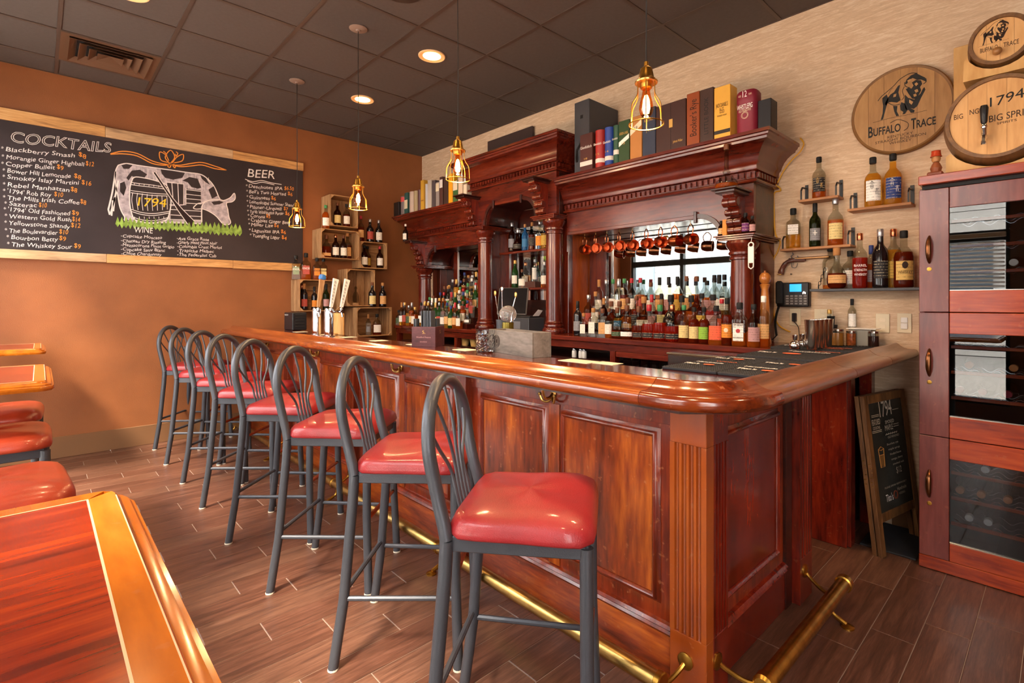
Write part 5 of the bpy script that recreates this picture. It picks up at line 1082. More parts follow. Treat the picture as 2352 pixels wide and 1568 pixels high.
# coiled handset cord, wires, yellow cable
g = G(); pts = []; P0, P1 = Vector((x0+.02, -.06, z0)), Vector((x0+.01, -.07, ZC+.05))
for k in range(240):
    f = k/239; c = P0.lerp(P1, f); q = k*1.05; pts.append((c.x+.007*math.cos(q)-.015*math.sin(f*PI), c.y+.007*math.sin(q), c.z))
g.tube(pts, .0022, 5); g.tube(bezier([P1, P1+Vector((-.04, 0, -.035)), P1+Vector((-.12, .0, -.044))], 5), .004, 6); obj('handset_cord', g, BLKM, t)
ol = [(1826, 728, 'ivory wall outlet with a black plug under the phone'), (1891, 722, 'low ivory outlet half hidden behind the shakers'), (2027, 742, 'ivory outlet plate behind the jars'), (2077, 742, 'ivory double light switch plate right of the jars, by the cabinet')]
for k, (u, v, d) in enumerate(ol):
    p = ony(u, v, -.006); t = thing('wall_plate' if k < 3 else 'light_switch', d, 'outlet' if k < 3 else 'switch', (p.x, -.003, p.z))
    hw, hh = (.036, .058) if k != 1 else (.055, .035)
    obj('plate', G().box(p.x-hw, p.x+hw, -.006, -.0005, p.z-hh, p.z+hh, .002), IVORY, t)
    if k == 3:
        obj('rocker', G().box(p.x-.017, p.x+.017, -.011, -.006, p.z-.034, p.z+.001, .002), WHT, t); obj('rocker', G().box(p.x-.017, p.x+.017, -.010, -.006, p.z+.003, p.z+.034, .002), WHT, t)
    else:
        obj('socket', G().box(p.x-.016, p.x+.016, -.008, -.006, p.z+.008, p.z+.032, .002), CREAM, t); obj('socket', G().box(p.x-.016, p.x+.016, -.008, -.006, p.z-.032, p.z-.008, .002), CREAM, t)
    if k == 0:
        obj('plug', G().box(p.x-.012, p.x+.014, -.035, -.008, p.z-.03, p.z+.028, .004), BLK, t)
        obj('plug_cord', G().tube(bezier([(p.x+.002, -.03, p.z-.03), (p.x+.03, -.03, p.z-.07), (p.x+.04, -.04, ZC+.02)], 6), .0025, 6), BLK, t)
pts = [ony(u, v, y) for (u, v, y) in ((1838, 317, -.02), (1846, 330, -.03), (1838, 348, -.05), (1818, 368, -.04), (1800, 392, -.02), (1790, 412, -.02), (1783, 425, -.03), (1794, 430, -.03), (1793, 438, -.02), (1778, 444, -.01), (1778, 480, -.01), (1780, 530, -.01), (1785, 545, -.01), (1792, 556, -.01), (1785, 580, -.01), (1776, 600, -.01), (1775, 660, -.01), (1778, 720, -.01), (1790, 748, -.01), (1815, 762, -.02))]
pts[7] = ony(1790, 430, -.02)
t = thing('extension_cord', 'yellow cable snaking down the wall beside the right end of the back bar', 'cable', tuple(pts[9])); obj('cable', G().tube(bezier(pts, 4), .0045, 7), mat('yellow_cable', 'd8a020', .45), t)
# steel jiggers, shakers, jars on the counter
zc = 1.0735
def put(u, v, y=None): p = onz(u, v, zc); return p
for k, (u, v, d) in enumerate(((1826, 800, 'shiny bell-shaped jigger standing left of the shaker tins'), (1843, 797, 'second jigger tucked behind the first one'))):
    p = put(u, v); t = thing('jigger', d, 'jigger', (p.x, p.y, zc), group='jiggers')
    obj('cups', G().lathe([(.028, 0), (.032, .018), (.026, .034), (.010, .046), (.012, .052), (.014, .076), (.012, .076), (.006, .05), (0, .05)], 18), CHROME, t, world=False)
p0 = put(1855, 803)
for k in range(4):
    t = thing('shaker_tin', ('front steel shaker tin, leftmost and fully visible', 'second steel shaker tin in the row', 'third steel shaker tin in the row', 'rearmost steel shaker tin in the row')[k], 'shaker', (p0.x+.012*k+.03, p0.y+.02+.055*k*.9, zc), group='row of steel shaker tins')
    t.location = (p0.x+.010, p0.y+.040+.081*k, zc)
    obj('tin', G().lathe([(.0, 0), (.028, 0), (.029, .004), (.0385, .162), (.040, .165), (.038, .165), (.027, .008), (0, .008)], 24), BRUSH, t, world=False)
def jar(u, v, r, h, lab, fillc, lid=True, z=zc, fillf=.8):
    p = onz(u, v, z); t = thing('glass_jar', lab, 'jar', (p.x, p.y, z+.0005))
    obj('contents', G().lathe([(0, .004), (r*.9, .004), (r*.92, h*fillf), (0, h*fillf)], 18), fillc, t, world=False)
    obj('jar_glass', G().lathe([(r*.96, 0), (r, .005), (r, h*.9), (r*.93, h*.95), (r*.93, h)], 20), CLEAR, t, world=False)
    if lid: obj('lid', G().lathe([(r*.97, h*.90), (r*.99, h*1.03), (r*.9, h*1.04), (0, h*1.04)], 20), BRUSH, t, world=False)
    return t
HON = mat('honey', 'c8863a', .4, vary=.1); SPC = mat('cinnamon', 'c0622c', .7, vary=.4, vs=60); SUG = mat('sugar', 'd8d0c4', .8, vary=.15, vs=90); COF = mat('coffee_beans', '3c1c18', .6, vary=.5, vs=110); OLV = mat('dried_citrus', '8a7c3c', .7, vary=.4, vs=60)
jar(1923, 794, .036, .098, 'wide jar of amber honey with a steel lid', HON)
jar(1955, 794, .028, .088, 'jar of cinnamon sticks', SPC, True, zc, .85)
jar(1984, 793, .028, .085, 'jar of white sugar', SUG)
jar(2006, 796, .030, .088, 'jar of coffee beans, rightmost of the front jars', COF, True, zc, .7)
p = onz(1955, 794, zc)
t = bottle(onz(1957, 790, zc).x, onz(1957, 790, zc).y, zc+.092, 'wine', 'clear', 'black', 'f0ece6', 'tall white labelled bitters bottle standing on the cinnamon jar', None, .3, .62, .3, lz=(.03, .16))
q = onz(1995, 791, zc); jar(1994, 790, .03, .085, 'jar of dried citrus stacked on the sugar jar', OLV, True, zc, .8).location.z = zc+.092
t = bottle(onz(1905, 788, zc).x, onz(1905, 788, zc).y, zc, 'bourbon', 'dark', 'gold', 'f0ece6', 'bitters bottle with a yellow cap left of the honey jar', None, .6, .8, .3, lz=(.03, .18))
p = onz(1925, 786, zc); t = thing('straw_holder', 'black cup stuffed with dark straws behind the honey jar', 'cup', (p.x, min(-.07, p.y+.09), zc))
obj('cup_body', G().lathe([(.03, 0), (.036, .12), (.034, .12), (.028, .005), (0, .005)], 16), BLK, t, world=False)
g = G()
for k in range(26): q = random.uniform(0, 6.28); r = random.uniform(0, .026); g.tube([(r*math.cos(q)*.7, r*math.sin(q)*.7, .01), (r*math.cos(q)*1.2, r*math.sin(q)*1.2, .175)], .0028, 5)
obj('straws', g, BLKM, t, kind='stuff', world=False)
p = onz(2010, 786, zc); t = thing('condiment_bin', 'grey metal bin behind the coffee jar with a white lid flap', 'bin', (p.x+.02, -.10, zc))
obj('bin_body', G().box(-.07, .05, -.06, .05, 0, .10, .004), mat('grey_bin', '8a8478', .4, .3), t, world=False); g = G(); g.box(-.08, .075, -.07, .055, .101, .106, .001); obj('flap', g, WHT, t, world=False)
# ---------------------------------------------------------------- signs and barrels
def disc(cx, y0, cz, r, th, n=48, bevel=.012):
    g = G(); g.lathe([(0, 0), (r, 0), (r, th-bevel), (r-bevel, th), (0, th)], n); g.tr(Matrix.Translation((cx, y0, cz)) @ Matrix.Rotation(PI/2, 4, 'X')); return g
_q = lambda u, v: ony(1950+u/3.896, 140+v/3.896, -.0412)
BIS = [[(500,205),(515,165),(555,128),(600,108),(640,128),(682,148),(694,190),(676,178),(645,166),(610,168),(570,152),(540,168),(518,205)],
 [(562,192),(600,168),(645,172),(655,205),(636,232),(646,262),(626,300),(604,342),(565,336),(532,292),(508,252),(530,238),(560,246),(577,220)],
 [(500,300),(530,330),(585,346),(640,290),(660,250),(674,232),(684,256),(644,332),(612,402),(580,428),(545,420),(518,382),(498,340)],
 [(370,300),(402,278),(440,220),(458,214),(442,280),(452,320),(462,350),(430,372),(380,366),(350,372),(330,402),(322,380),(342,338)],
 [(298,332),(338,298),(352,342),(336,402),(320,462),(304,522),(283,530),(300,470),(305,400),(298,360)],
 [(394,402),(434,402),(428,450),(448,490),(422,494),(404,450)], [(468,368),(502,380),(524,440),(502,472),(478,478),(486,456),(462,440),(456,400)],
 [(498,340),(548,420),(588,440),(582,462),(553,464),(538,442),(508,432),(496,390)]]
BIT = [[(585,205),(605,190),(620,205),(600,225)], [(585,262),(612,250),(622,272),(598,285)], [(575,300),(600,290),(606,312),(582,322)], [(540,345),(575,365),(560,392),(538,372)], [(400,300),(425,290),(420,318),(395,325)], [(520,175),(550,160),(560,172),(528,190)]]
BIL = [([(258,358),(290,318),(340,275),(400,222),(450,168),(510,128),(560,108),(612,110)], 4), ([(345,372),(400,396),(455,386)], 4), ([(215,552),(380,508),(500,486),(697,440)], 2), ([(665,205),(690,185),(688,155)], 4), ([(498,190),(505,225),(545,240)], 4), ([(495,230),(478,270),(492,320),(470,350)], 3), ([(445,260),(430,300),(455,340)], 3), ([(352,300),(372,260),(398,240)], 2)]
def logo(parent, X0, Z0, s, y, m, tan):
    O_ = _q(500, 330); mp = lambda u, v, d=0: (lambda p: (X0+(p.x-O_.x)*s, y-d, Z0+(p.z-O_.z)*s))(_q(u, v))
    for P in BIS: g = G(); g.add([mp(u, v) for u, v in P], [tuple(range(len(P)))]); obj('emblem', g, m, parent, smooth=False)
    for P in BIT: g = G(); g.add([mp(u, v, .0008) for u, v in P], [tuple(range(len(P)))]); obj('emblem_highlight', g, tan, parent, smooth=False)
    for P, w in BIL: g = G(); g.tube(bezier([mp(u, v, -.0005) for u, v in P], 4), w*.0006*s, 4); obj('emblem', g, m, parent, smooth=False)
t = thing('round_sign', 'round oak barrel-lid sign with a black bison emblem and lettering', 'sign', (5.35, -.03, 2.47))
cx, cz, r = 5.348, 2.472, .256
# staves of the lid
nst = 6
for k in range(nst):
    xa, xb = cx-r+.012+(2*r-.024)*k/nst, cx-r+.012+(2*r-.024)*(k+1)/nst; pts = []
    rr_ = r-.014; N = 8
    xs_ = [xa+.0006+(xb-xa-.0012)*i/N for i in range(N+1)]
    hz = [math.sqrt(max(0, rr_*rr_-(x-cx)**2)) for x in xs_]
    pts = [(x, cz-h) for x, h in zip(xs_, hz)]+[(x, cz+h) for x, h in zip(reversed(xs_), reversed(hz))]
    obj('stave', G().prism(pts, 'y', -.040, -.012), OAK, t, smooth=False)
g = G(); g.lathe([(r-.02, .0), (r, .0), (r, .034), (r-.006, .042), (r-.016, .040), (r-.018, .030)], 64); g.tr(Matrix.Translation((cx, -.002, cz)) @ Matrix.Rotation(PI/2, 4, 'X')); obj('rim', g, mat('rim_wood', '7a5226', .5, vary=.2), t)
_o = _q(500, 330); logo(t, _o.x, _o.z, 1, -.0405, INKD, OAK)
def ssign(st_, u0, v0, u1, v1, h, m, bold=.0):
    a = _q(u0, v0); b = _q(u1, v1); z = (a.z+b.z)/2; text('lettering', st_, (a.x, -.0405, z), (b.x, -.0405, z), (_q(u0, v0-h)-a).length, (0, -1, 0), m, t, bold=bold)
ssign('B', 172, 690, 215, 680, 95, INKD, .02); ssign('UFFALO', 218, 680, 462, 620, 68, INKD, .02); ssign('T', 556, 612, 600, 602, 95, INKD, .02); ssign('RACE', 604, 600, 778, 560, 68, INKD, .02)
g = G(); g.tube(bezier([_q(*p) for p in ((370, 555), (430, 525), (490, 535), (530, 560), (522, 600), (490, 622))], 4), .0018, 4); obj('emblem', g, INKD, t, smooth=False)
ssign('KENTUCKY', 345, 696, 572, 650, 22, INK); ssign('STRAIGHT BOURBON', 235, 750, 690, 655, 22, INK); ssign('WHISKEY', 360, 752, 560, 710, 22, INK)
def barrel(cx, cz, r, yf, yb, label, headm, nst=5):
    t = thing('small_barrel', label, 'barrel', (cx, (yf+yb)/2, cz))
    L = yb-yf; g = G(); prof = []
    for k in range(13): f = k/12; prof.append((r*(1+.11*math.sin(PI*f)), L*f))
    prof = [(r-.018, .012), (r-.016, 0), (r-.003, 0)]+prof[0:]+[(r-.02, L), (0, L)]
    g.lathe(prof, 48); g.tr(Matrix.Translation((cx, yf, cz)) @ Matrix.Rotation(-PI/2, 4, 'X')); obj('staves', g, OAKD, t)
    for k in range(nst):
        rr_ = r-.017; xa, xb = cx-rr_+2*rr_*k/nst, cx-rr_+2*rr_*(k+1)/nst; N = 8
        xs_ = [xa+.0005+(xb-xa-.001)*i/N for i in range(N+1)]; hz = [math.sqrt(max(0, rr_*rr_-(x-cx)**2)) for x in xs_]
        obj('head_board', G().prism([(x, cz-h) for x, h in zip(xs_, hz)]+[(x, cz+h) for x, h in zip(reversed(xs_), reversed(hz))], 'y', yf+.010, yf+.026), headm, t, smooth=False)
    return t
t = barrel(5.80, 2.222, .195, -.42, -.10, 'large tap barrel with a black tap handle above the wine cabinet', OAKL)
yf = -.4105
text('lettering', '1794', (5.775, yf, 2.275), (5.895, yf, 2.285), .045, (0, -1, 0), INKD, t, wob=.003)
text('lettering', 'BIG SPRING', (5.772, yf, 2.20), (5.945, yf, 2.205), .032, (0, -1, 0), INK, t); text('lettering', 'SPIRITS', (5.80, yf, 2.182), (5.87, yf, 2.184), .011, (0, -1, 0), INK, t)
text('lettering', 'BIG', (5.64, yf, 2.245), (5.675, yf, 2.245), .025, (0, -1, 0), INK, t); text('lettering', 'NG', (5.70, yf, 2.255), (5.735, yf, 2.255), .025, (0, -1, 0), INK, t)
g = G(); g.tube([(5.757, yf, 2.13), (5.757, yf-.04, 2.13)], .013, 10); g.tube([(5.757, yf-.04, 2.165), (5.757, yf-.04, 2.115)], .012, 12); g.tube([(5.757, yf-.045, 2.13), (5.757, yf-.06, 2.10), (5.757, yf-.06, 2.085)], .010, 10)
g.lathe([(0, -.014), (.012, -.008), (.014, 0), (.012, .008), (0, .014)], 12, (5.757, yf-.04, 2.175)); obj('tap', g, CHROME, t)
g = G(); g.lathe([(.008, 0), (.013, .01), (.017, .075), (.013, .088), (0, .09)], 14, (5.757, yf-.04, 2.187)); obj('tap_lever', g, BLK, t)
t = barrel(5.808, 2.605, .118, -.37, -.10, 'small tap barrel with a bison emblem, stacked above the large one', OAKL, 4)
logo(t, 5.795, 2.64, .43, -.3605, INK, OAKL); text('lettering', 'BUFFALO', (5.735, -.3605, 2.562), (5.80, -.3605, 2.562), .022, (0, -1, 0), INK, t); text('lettering', 'TRACE', (5.82, -.3605, 2.562), (5.875, -.3605, 2.562), .022, (0, -1, 0), INK, t)
g = G(); g.tube([(5.80, -.36, 2.545), (5.80, -.385, 2.545)], .008, 10); obj('spigot', g, PINEZ, t); g = G(); g.lathe([(.019*math.sin(PI*k/10), -.019*math.cos(PI*k/10)) for k in range(11)], 14, (5.80, -.395, 2.54)); obj('spigot_knob', g, wood('knob_wood', ['8a5c30', 'a87440', 'b88450'], 'z', 6, 4, .4), t)
t = thing('barrel_stand', 'pale plywood stand carrying both tap barrels on top of the wine cabinet', 'stand', (5.82, -.2, 1.97))
g = G(); g.prism([(5.63, 1.9705), (6.0, 1.9705), (6.0, 2.6), (5.985, 2.62), (5.985, 2.445), (5.63, 2.445), (5.62, 2.30), (5.64, 2.10)], 'y', -.095, -.02)
obj('back_board', G().box(5.60, 6.01, -.09, -.02, 1.9705, 2.73, .003), PLY, t)
cr = [(5.808+.135*math.cos(q), 2.605+.135*math.sin(q)) for q in [math.radians(a) for a in range(200, 341, 14)]]
obj('cradle', G().prism([(5.67, 2.44)]+[(5.67, 2.53)]+cr+[(5.95, 2.53), (5.95, 2.44)], 'y', -.36, -.10), PLY, t, smooth=False)
cr = [(5.80+.222*math.cos(q), 2.222+.222*math.sin(q)) for q in [math.radians(a) for a in range(215, 326, 11)]]
obj('cradle', G().prism([(5.60, 1.971)]+[(5.60, 2.08)]+cr+[(6.0, 2.08), (6.0, 1.971)], 'y', -.35, -.10), PLY, t, smooth=False)
p = ony(2150, 405, -.38); t = thing('figurine', 'small carved red and brown figurine at the left end of the cabinet top', 'figurine', (p.x, -.38, 1.97))
obj('base', G().box(-.035, .03, -.025, .03, .0005, .035, .005), mat('brown_ceramic', '7a3c24', .4), t, world=False)
obj('body', G().lathe([(.02, .035), (.026, .055), (.018, .075), (.012, .085)], 12), mat('umber_ceramic', '8a4a2c', .4), t, world=False)
obj('head', G().lathe([(0, .083), (.016, .088), (.02, .10), (.018, .115), (.008, .122)], 12, (.0, 0, 0)), mat('tan_ceramic', 'b07a48', .4), t, world=False); obj('hat', G().lathe([(.026, .113), (.022, .118), (.019, .14), (.021, .143), (0, .145)], 14), mat('red_ceramic', 'b03a1c', .35), t, world=False)
# ---------------------------------------------------------------- wine cabinet
x0, x1, yf, yb_c, zt = 5.51, 6.32, -.49, -.02, 1.97
wc = thing('wine_cabinet', 'tall cherry wood wine cabinet with three glass doors and bronze handles', 'cabinet', (5.9, -.25, 0))
obj('top_board', G().box(x0-.0, x1+.02, yf-.015, yb_c, 1.925, zt, .003), CABX, wc)
obj('side_wall', G().box(x0, x0+.02, yf+.022, yb_c, 0, 1.91, .002), CAB, wc); obj('side_wall', G().box(x1-.02, x1, yf+.022, yb_c, 0, 1.91, .002), CAB, wc)
obj('back_wall', G().box(x0+.02, x1-.02, yb_c-.01, yb_c, 0, 1.91), BLKM, wc, smooth=False)
obj('plinth', G().box(x0, x1, yf+.0, yf+.02, .004, .066, .002), CABX, wc)
obj('lid_strip', G().box(x0+.01, x1-.01, yf+.02, yb_c, 1.905, 1.924, .001), BLKM, wc)
DG = thin_glass('cabinet_glass', 'c8ccd0', 1.9)
BRONZE = mat('bronze_handle', '6e4428', .28, .9)
doors = [(1.289, 1.90, 1.392, 1.80, 1.60), (.672, 1.285, .775, 1.183, 1.035), (.068, .668, .155, .568, .43)]
xs1 = 5.632
for k, (z0, z1, g0, g1, zh) in enumerate(doors):
    d = obj('door', G().box(x0+.001, xs1-.002, yf, yf+.021, z0, z1, .002), CAB, wc)
    obj('door_rail', G().box(xs1, x1-.001, yf, yf+.021, g1, z1, .002), CABX if k else CAB, d); obj('door_rail', G().box(xs1, x1-.001, yf, yf+.021, z0, g0, .002), CABX, d)
    obj('door_stile', G().box(x1-.10, x1-.001, yf, yf+.021, g0, g1, .002), CAB, d)
    obj('glass_pane', G().box(xs1, x1-.10, yf+.010, yf+.015, g0, g1), DG, d, smooth=False)
    obj('glass_lip', G().box(xs1, x1-.10, yf+.002, yf+.010, g0, g0+.006, .001), BRUSH, d)
    g = G(); g.tube(bezier([(5.553, yf, zh+.068), (5.553, yf-.022, zh+.04), (5.553, yf-.028, zh), (5.553, yf-.022, zh-.04), (5.553, yf, zh-.068)], 5), [.004, .0055, .007, .008, .009, .010, .011, .0115, .012, .012, .012, .012, .012, .0115, .011, .010, .009, .008, .007, .0055, .004], 10); obj('handle', g, BRONZE, d)
    g = G(); g.lathe([(0, 0), (.010, 0), (.010, .003), (.006, .004), (0, .003)], 16); g.tr(Matrix.Translation((5.553, yf, zh-.098)) @ Matrix.Rotation(PI/2, 4, 'X')); obj('keyhole', g, BRASSD, d)
    for z in [g0+.10+.125*q for q in range(3)]:
        obj('shelf_front', G().box(xs1+.002, x1-.105, yf+.03, yf+.045, z-.016, z, .002), CABX, wc)
        for yy in (yf+.06, yf+.14, yf+.24):
            g = G(); g.tube([(xs1+.01+i*.011, yy, z-.004+.012*math.cos(i*.86)) for i in range(51)], .002, 5); obj('wire_rack', g, CHROME, wc)
wl = [('white', 'white-capped'), ('orange', 'cork-ended'), ('red', 'red-capped')]
CAPS2 = [WHT, mat('orange_cork', 'c87c44', .6), mat('red_capsule', 'a02838', .35)]
wbp = {}
for (z, xs_, ci, dn) in ((.155+.10+.25, (5.76,), 0, 'bottom door top rack'), (.155+.10+.125, (5.665, 5.745, 5.84), 1, 'bottom door middle rack'), (.255, (5.70, 5.77), 0, 'bottom door lowest rack'), (.775+.10, (5.665, 5.75, 5.84), 2, 'middle door lowest rack'), (.775+.225, (5.70, 5.86), 1, 'middle door middle rack'), (1.392+.1, (5.86,), 0, 'top door lowest rack')):
    for k, x in enumerate(xs_):
        t = thing('wine_bottle', 'wine bottle lying %s first in the cabinet, %s, %s from the left' % (wl[ci][1], dn, ('first', 'second', 'third')[k]), 'bottle', (x, yf+.05, z+.030), group='wine bottles lying in the cabinet')
        if ci not in wbp:
            g = G(); g.lathe([(.015, .03), (.015, .10), (.03, .14), (.037, .17), (.0375, .30), (.034, .305), (0, .30)], 18); g.tr(Matrix.Rotation(-PI/2, 4, 'X')); m1 = mesh('glass_body', g, [LIQ['olive']])
            g = G(); g.lathe([(0, 0), (.0155, .001), (.0165, .004), (.0162, .035), (.0155, .036)], 18); g.tr(Matrix.Rotation(-PI/2, 4, 'X')); wbp[ci] = (m1, mesh('capsule', g, [CAPS2[ci]]))
        obj('glass_body', wbp[ci][0], None, t); obj('capsule', wbp[ci][1], None, t)
# ---------------------------------------------------------------- folding chalkboard sign by the cabinet
sg = thing('folding_sign', 'folded wooden sandwich board with chalk drink writing, leaning between bar and wine cabinet', 'sign', (5.36, -.42, 0))
pbl = onz(2025, 1282, 0)                        # near foot
tl = Vector((0, 0, 0))
Wd = .47; Ht = .835
# board plane spans from the near foot towards the wall, turned and leaning left
base = Vector((pbl.x+.005, pbl.y+.0, 0)); yaw = math.radians(78); 
Ms = Matrix.Translation(base) @ Matrix.Rotation(yaw, 4, 'Z') @ Matrix.Rotation(math.radians(-6.5), 4, 'X')
def pane(M, nm, mm, front):
    fw = .045
    for (a, b, c, d, n2) in ((0, fw, 0, Ht, 'stile'), (Wd-fw, Wd, 0, Ht, 'stile'), (fw, Wd-fw, Ht-fw, Ht, 'top_rail'), (fw, Wd-fw, .17, .17+fw, 'bottom_rail')):
        g = G(); g.box(a+.0005, b-.0005, 0, .022, c, d, .002); g.tr(M); obj(n2, g, mm, sg)
    g = G(); g.box(fw-.002, Wd-fw+.002, .006, .014, .17+fw-.002, Ht-fw+.002); g.tr(M); obj('slate', g, mat('slate_green_black', '2c2b26', .6, vary=.15, vs=5), sg, smooth=False)
pane(Ms, 'f', SIGNW, True)
Mr = Ms @ Matrix.Translation((0, .028, 0)) @ Matrix.Rotation(math.radians(.0), 4, 'X'); pane(Mr, 'r', SIGNW, False)
nS = Ms.to_3x3() @ Vector((0, -1, 0)); SC = mat('faded_chalk', 'b8a894', .9); SO = mat('amber_chalk', 'c0803c', .9)
KZ = lambda z: .22+(z-.22)*.80
def st(s, x0, x1, z, h, m=SC, wob=.0): 
    z = KZ(z); h *= .85
    o = text('chalk_lettering', s, (0, 0, 0), (x1-x0, 0, 0), h, (0, -1, 0), m, None, wob=wob)
    if o:
        MM = Ms @ Matrix.Translation((x0, .0055, z)); 
        for v in o.data.vertices: v.co = (MM @ v.co)-wloc(sg)
        o.parent = sg
def sl(pts, m=SC, r=.0015):
    g = G(); g.tube([(x, .005, KZ(z)) for x, z in pts], r, 4); g.tr(Ms); obj('chalk_line', g, m, sg, smooth=False)
st('1794', .16, .30, .83, .10, SC, .002); st('FEATURED', .065, .155, .785, .035); st('COCKTAIL', .07, .15, .755, .018); st('SMOKED', .21, .31, .775, .022); st('MAPLE', .20, .29, .73, .035); st('OLD FASHIONED', .22, .35, .675, .014)
for i, s in enumerate(('Bourbon, rye', 'maple syrup', 'Woodford Reserve', 'orange, cherry', 'smoked oak')): st(s, .20+.01*i, .33+.01*i, .63-.035*i, .013)
st('$12', .27, .33, .43, .04); st('PLEASE DRINK RESPONSIBLY', .12, .37, .355, .011); st("Tito's", .12, .20, .27, .045, WHT); st('Handmade', .255, .36, .315, .022); st('VODKA', .27, .34, .285, .014)
g = G(); g.tube([(.23+.02*math.cos(q), .005, .28+.02*math.sin(q)) for q in [2*PI*k/16 for k in range(16)]], .004, 4, closed=True); g.tr(Ms); obj('roundel', g, mat('rust_print', '7a3a24', .7), sg)
for pts in ([(.07, .85), (.15, .85)], [(.07, .84), (.15, .84)], [(.31, .86), (.38, .86)], [(.06, .745), (.16, .745)], [(.06, .735), (.16, .735)], [(.30, .76), (.36, .76)], [(.30, .745), (.36, .745)]): sl(pts)
sl([(.2+.012*i, .70+(.008 if i % 2 else 0)) for i in range(12)]); 
for pts in ([(.10, .62), (.108, .50), (.15, .50), (.158, .62)], [(.10, .62), (.129, .635), (.158, .62), (.129, .61), (.10, .62)], [(.104, .58), (.154, .58)]): sl(pts, SO, .002)
g = G(); g.add([(.106, .0055, KZ(.575)), (.11, .0055, KZ(.505)), (.148, .0055, KZ(.505)), (.153, .0055, KZ(.575))], [(0, 1, 2, 3)]); g.tr(Ms); obj('chalk_fill', g, mat('amber_smudge', '7a5426', .9), sg, smooth=False)
g = G()
for k in range(12): 
    q = k/12; g.lathe([(.002, 0), (.005, .003), (.002, .006)], 6, (-.004-.008*math.sin(q*9), .004+.03*(k % 2), .36+.012*k))
g.tr(Ms); obj('chain', g, BRASS, sg)
t = thing('floor_mat', 'black rubber mat on the floor behind the bar opening', 'mat', (5.2, -.3, 0)); obj('mat_base', G().box(4.3, 5.48, -.50, -.03, .0005, .012, .003), RUB, t) if False else None
obj('mat_base', G().box(5.235, 5.49, -.44, -.03, .0005, .010, .003), RUB, t)
# ---------------------------------------------------------------- crates on the left wall
def crate(u0, v0, u1, v1, xf, label, horiz=True, m=PINE):
    """front opening corners in pixels on the plane x=xf; slatted box opening towards the room"""
    a = onx(u0, v0, xf); b = onx(u1, v1, xf); y0, y1, zt, zb = a.y, b.y, a.z, b.z
    t = thing('wooden_crate', label, 'crate', (xf/2, (y0+y1)/2, zb)); th = .010; x0 = .003; n = 3
    for k in range(n):
        xa = x0+(xf-x0-.002)*k/n+.004; xb = x0+(xf-x0-.002)*(k+1)/n-.004
        obj('slat', G().box(xa, xb, y0, y0+th, zb, zt, .001), PINEZ, t); obj('slat', G().box(xa, xb, y1-th, y1, zb, zt, .001), PINEZ, t)
        obj('slat', G().box(xa, xb, y0+th, y1-th, zb, zb+th, .001), PINE, t); obj('slat', G().box(xa, xb, y0+th, y1-th, zt-th, zt, .001), PINE, t)
    k = 0; H_ = zt-zb; nb = max(2, int((H_ if horiz else (y1-y0))/.10))
    for i in range(nb):
        if horiz: obj('back_slat', G().box(x0, x0+th, y0+th, y1-th, zb+th+(H_-2*th)*i/nb+.003, zb+th+(H_-2*th)*(i+1)/nb-.003, .001), PINE, t)
        else: W_ = y1-y0-2*th; obj('back_slat', G().box(x0, x0+th, y0+th+W_*i/nb+.003, y0+th+W_*(i+1)/nb-.003, zb+th, zt-th, .001), PINEZ, t)
    for (yy, sy) in ((y0+th, 1), (y1-th, -1)):
        for (zz, sz) in ((zb+th, 1), (zt-th, -1)): obj('corner_block', G().prism([(yy, zz), (yy+sy*.035, zz), (yy, zz+sz*.035)], 'x', xf-.03, xf-.003), PINEZ, t, smooth=False)
    return dict(y0=y0, y1=y1, zb=zb, zt=zt, xf=xf, t=t)
XF_ = .27
c1 = crate(759, 445, 823, 524, XF_, 'topmost upright wooden crate hung on the brown wall', False)
c2 = crate(738, 523, 827, 597, XF_, 'wide wooden crate below the topmost one, holding four bottles')
c3 = crate(828.5, 553, 890, 618, .24, 'wooden crate right of the wide one, with three bottles on it')
c4 = crate(797, 617, 862, 703, XF_, 'grey upright wooden crate holding one small carved bottle', False)
c5 = crate(688, 641, 782, 714, XF_, 'wooden crate behind the tap handles, holding wine bottles')
c6 = crate(820, 706, 901, 770, .34, 'lowest honey coloured crate standing on the counter')
def cb(c, u, kd, lq, cp, lb, d, on=False, x=None, s=1, fill=.6, dy=0):
    x = x if x is not None else c['xf']-.09; p = onx(u, 600, x); y = p.y+dy
    if not on: y = min(max(y, c['y0']+.055), c['y1']-.055)
    z = c['zt'] if on else c['zb']+.0105
    return bottle(x, y, z, kd, lq, cp, lb, d, None, fill, s, 1.25)
cb(c2, 748, 'bourbon', 'amber', 'green', 'f0ece6', 'white labelled bottle with a green neck, standing left of the topmost crate', True, x=.20, s=1.0, fill=.8)
cb(c1, 775, 'bourbon', 'brown', 'wood', 'e0c888', 'dark bottle with a small cream label, left inside the topmost crate')
cb(c1, 796, 'bourbon', 'dark', 'black', 'ece4d8', 'dark bottle with a large cream label, right inside the topmost crate')
cb(c2, 750, 'dome', 'dark', 'wood', 'd8a468', 'short bottle with a round stopper, leftmost in the wide crate', s=1.1)
cb(c2, 771, 'bourbon', 'brown', 'copper', 'ece4d8', 'bottle with a copper top and cream label in the wide crate')
cb(c2, 789, 'bourbon', 'brown', 'wood', 'ece4d8', 'bottle with a wooden stopper and cream label in the wide crate')
cb(c2, 798, 'bourbon', 'dark', 'cork', 'd8a468', 'taller tan labelled bottle at the back right of the wide crate', x=.10, s=1.15)
cb(c3, 829, 'tall', 'dark', 'red', 'd8a468', 'bottle with a long red neck standing next to the wide crate', True)
cb(c3, 850, 'bourbon', 'black', 'silver', 'b0483c', 'dark bottle with a red and green label on the right crate', True, s=1.05)
cb(c3, 870, 'bourbon', 'black', 'silver', 'ece4d8', 'dark bottle with a cream label, rightmost on the right crate', True, s=1.05)
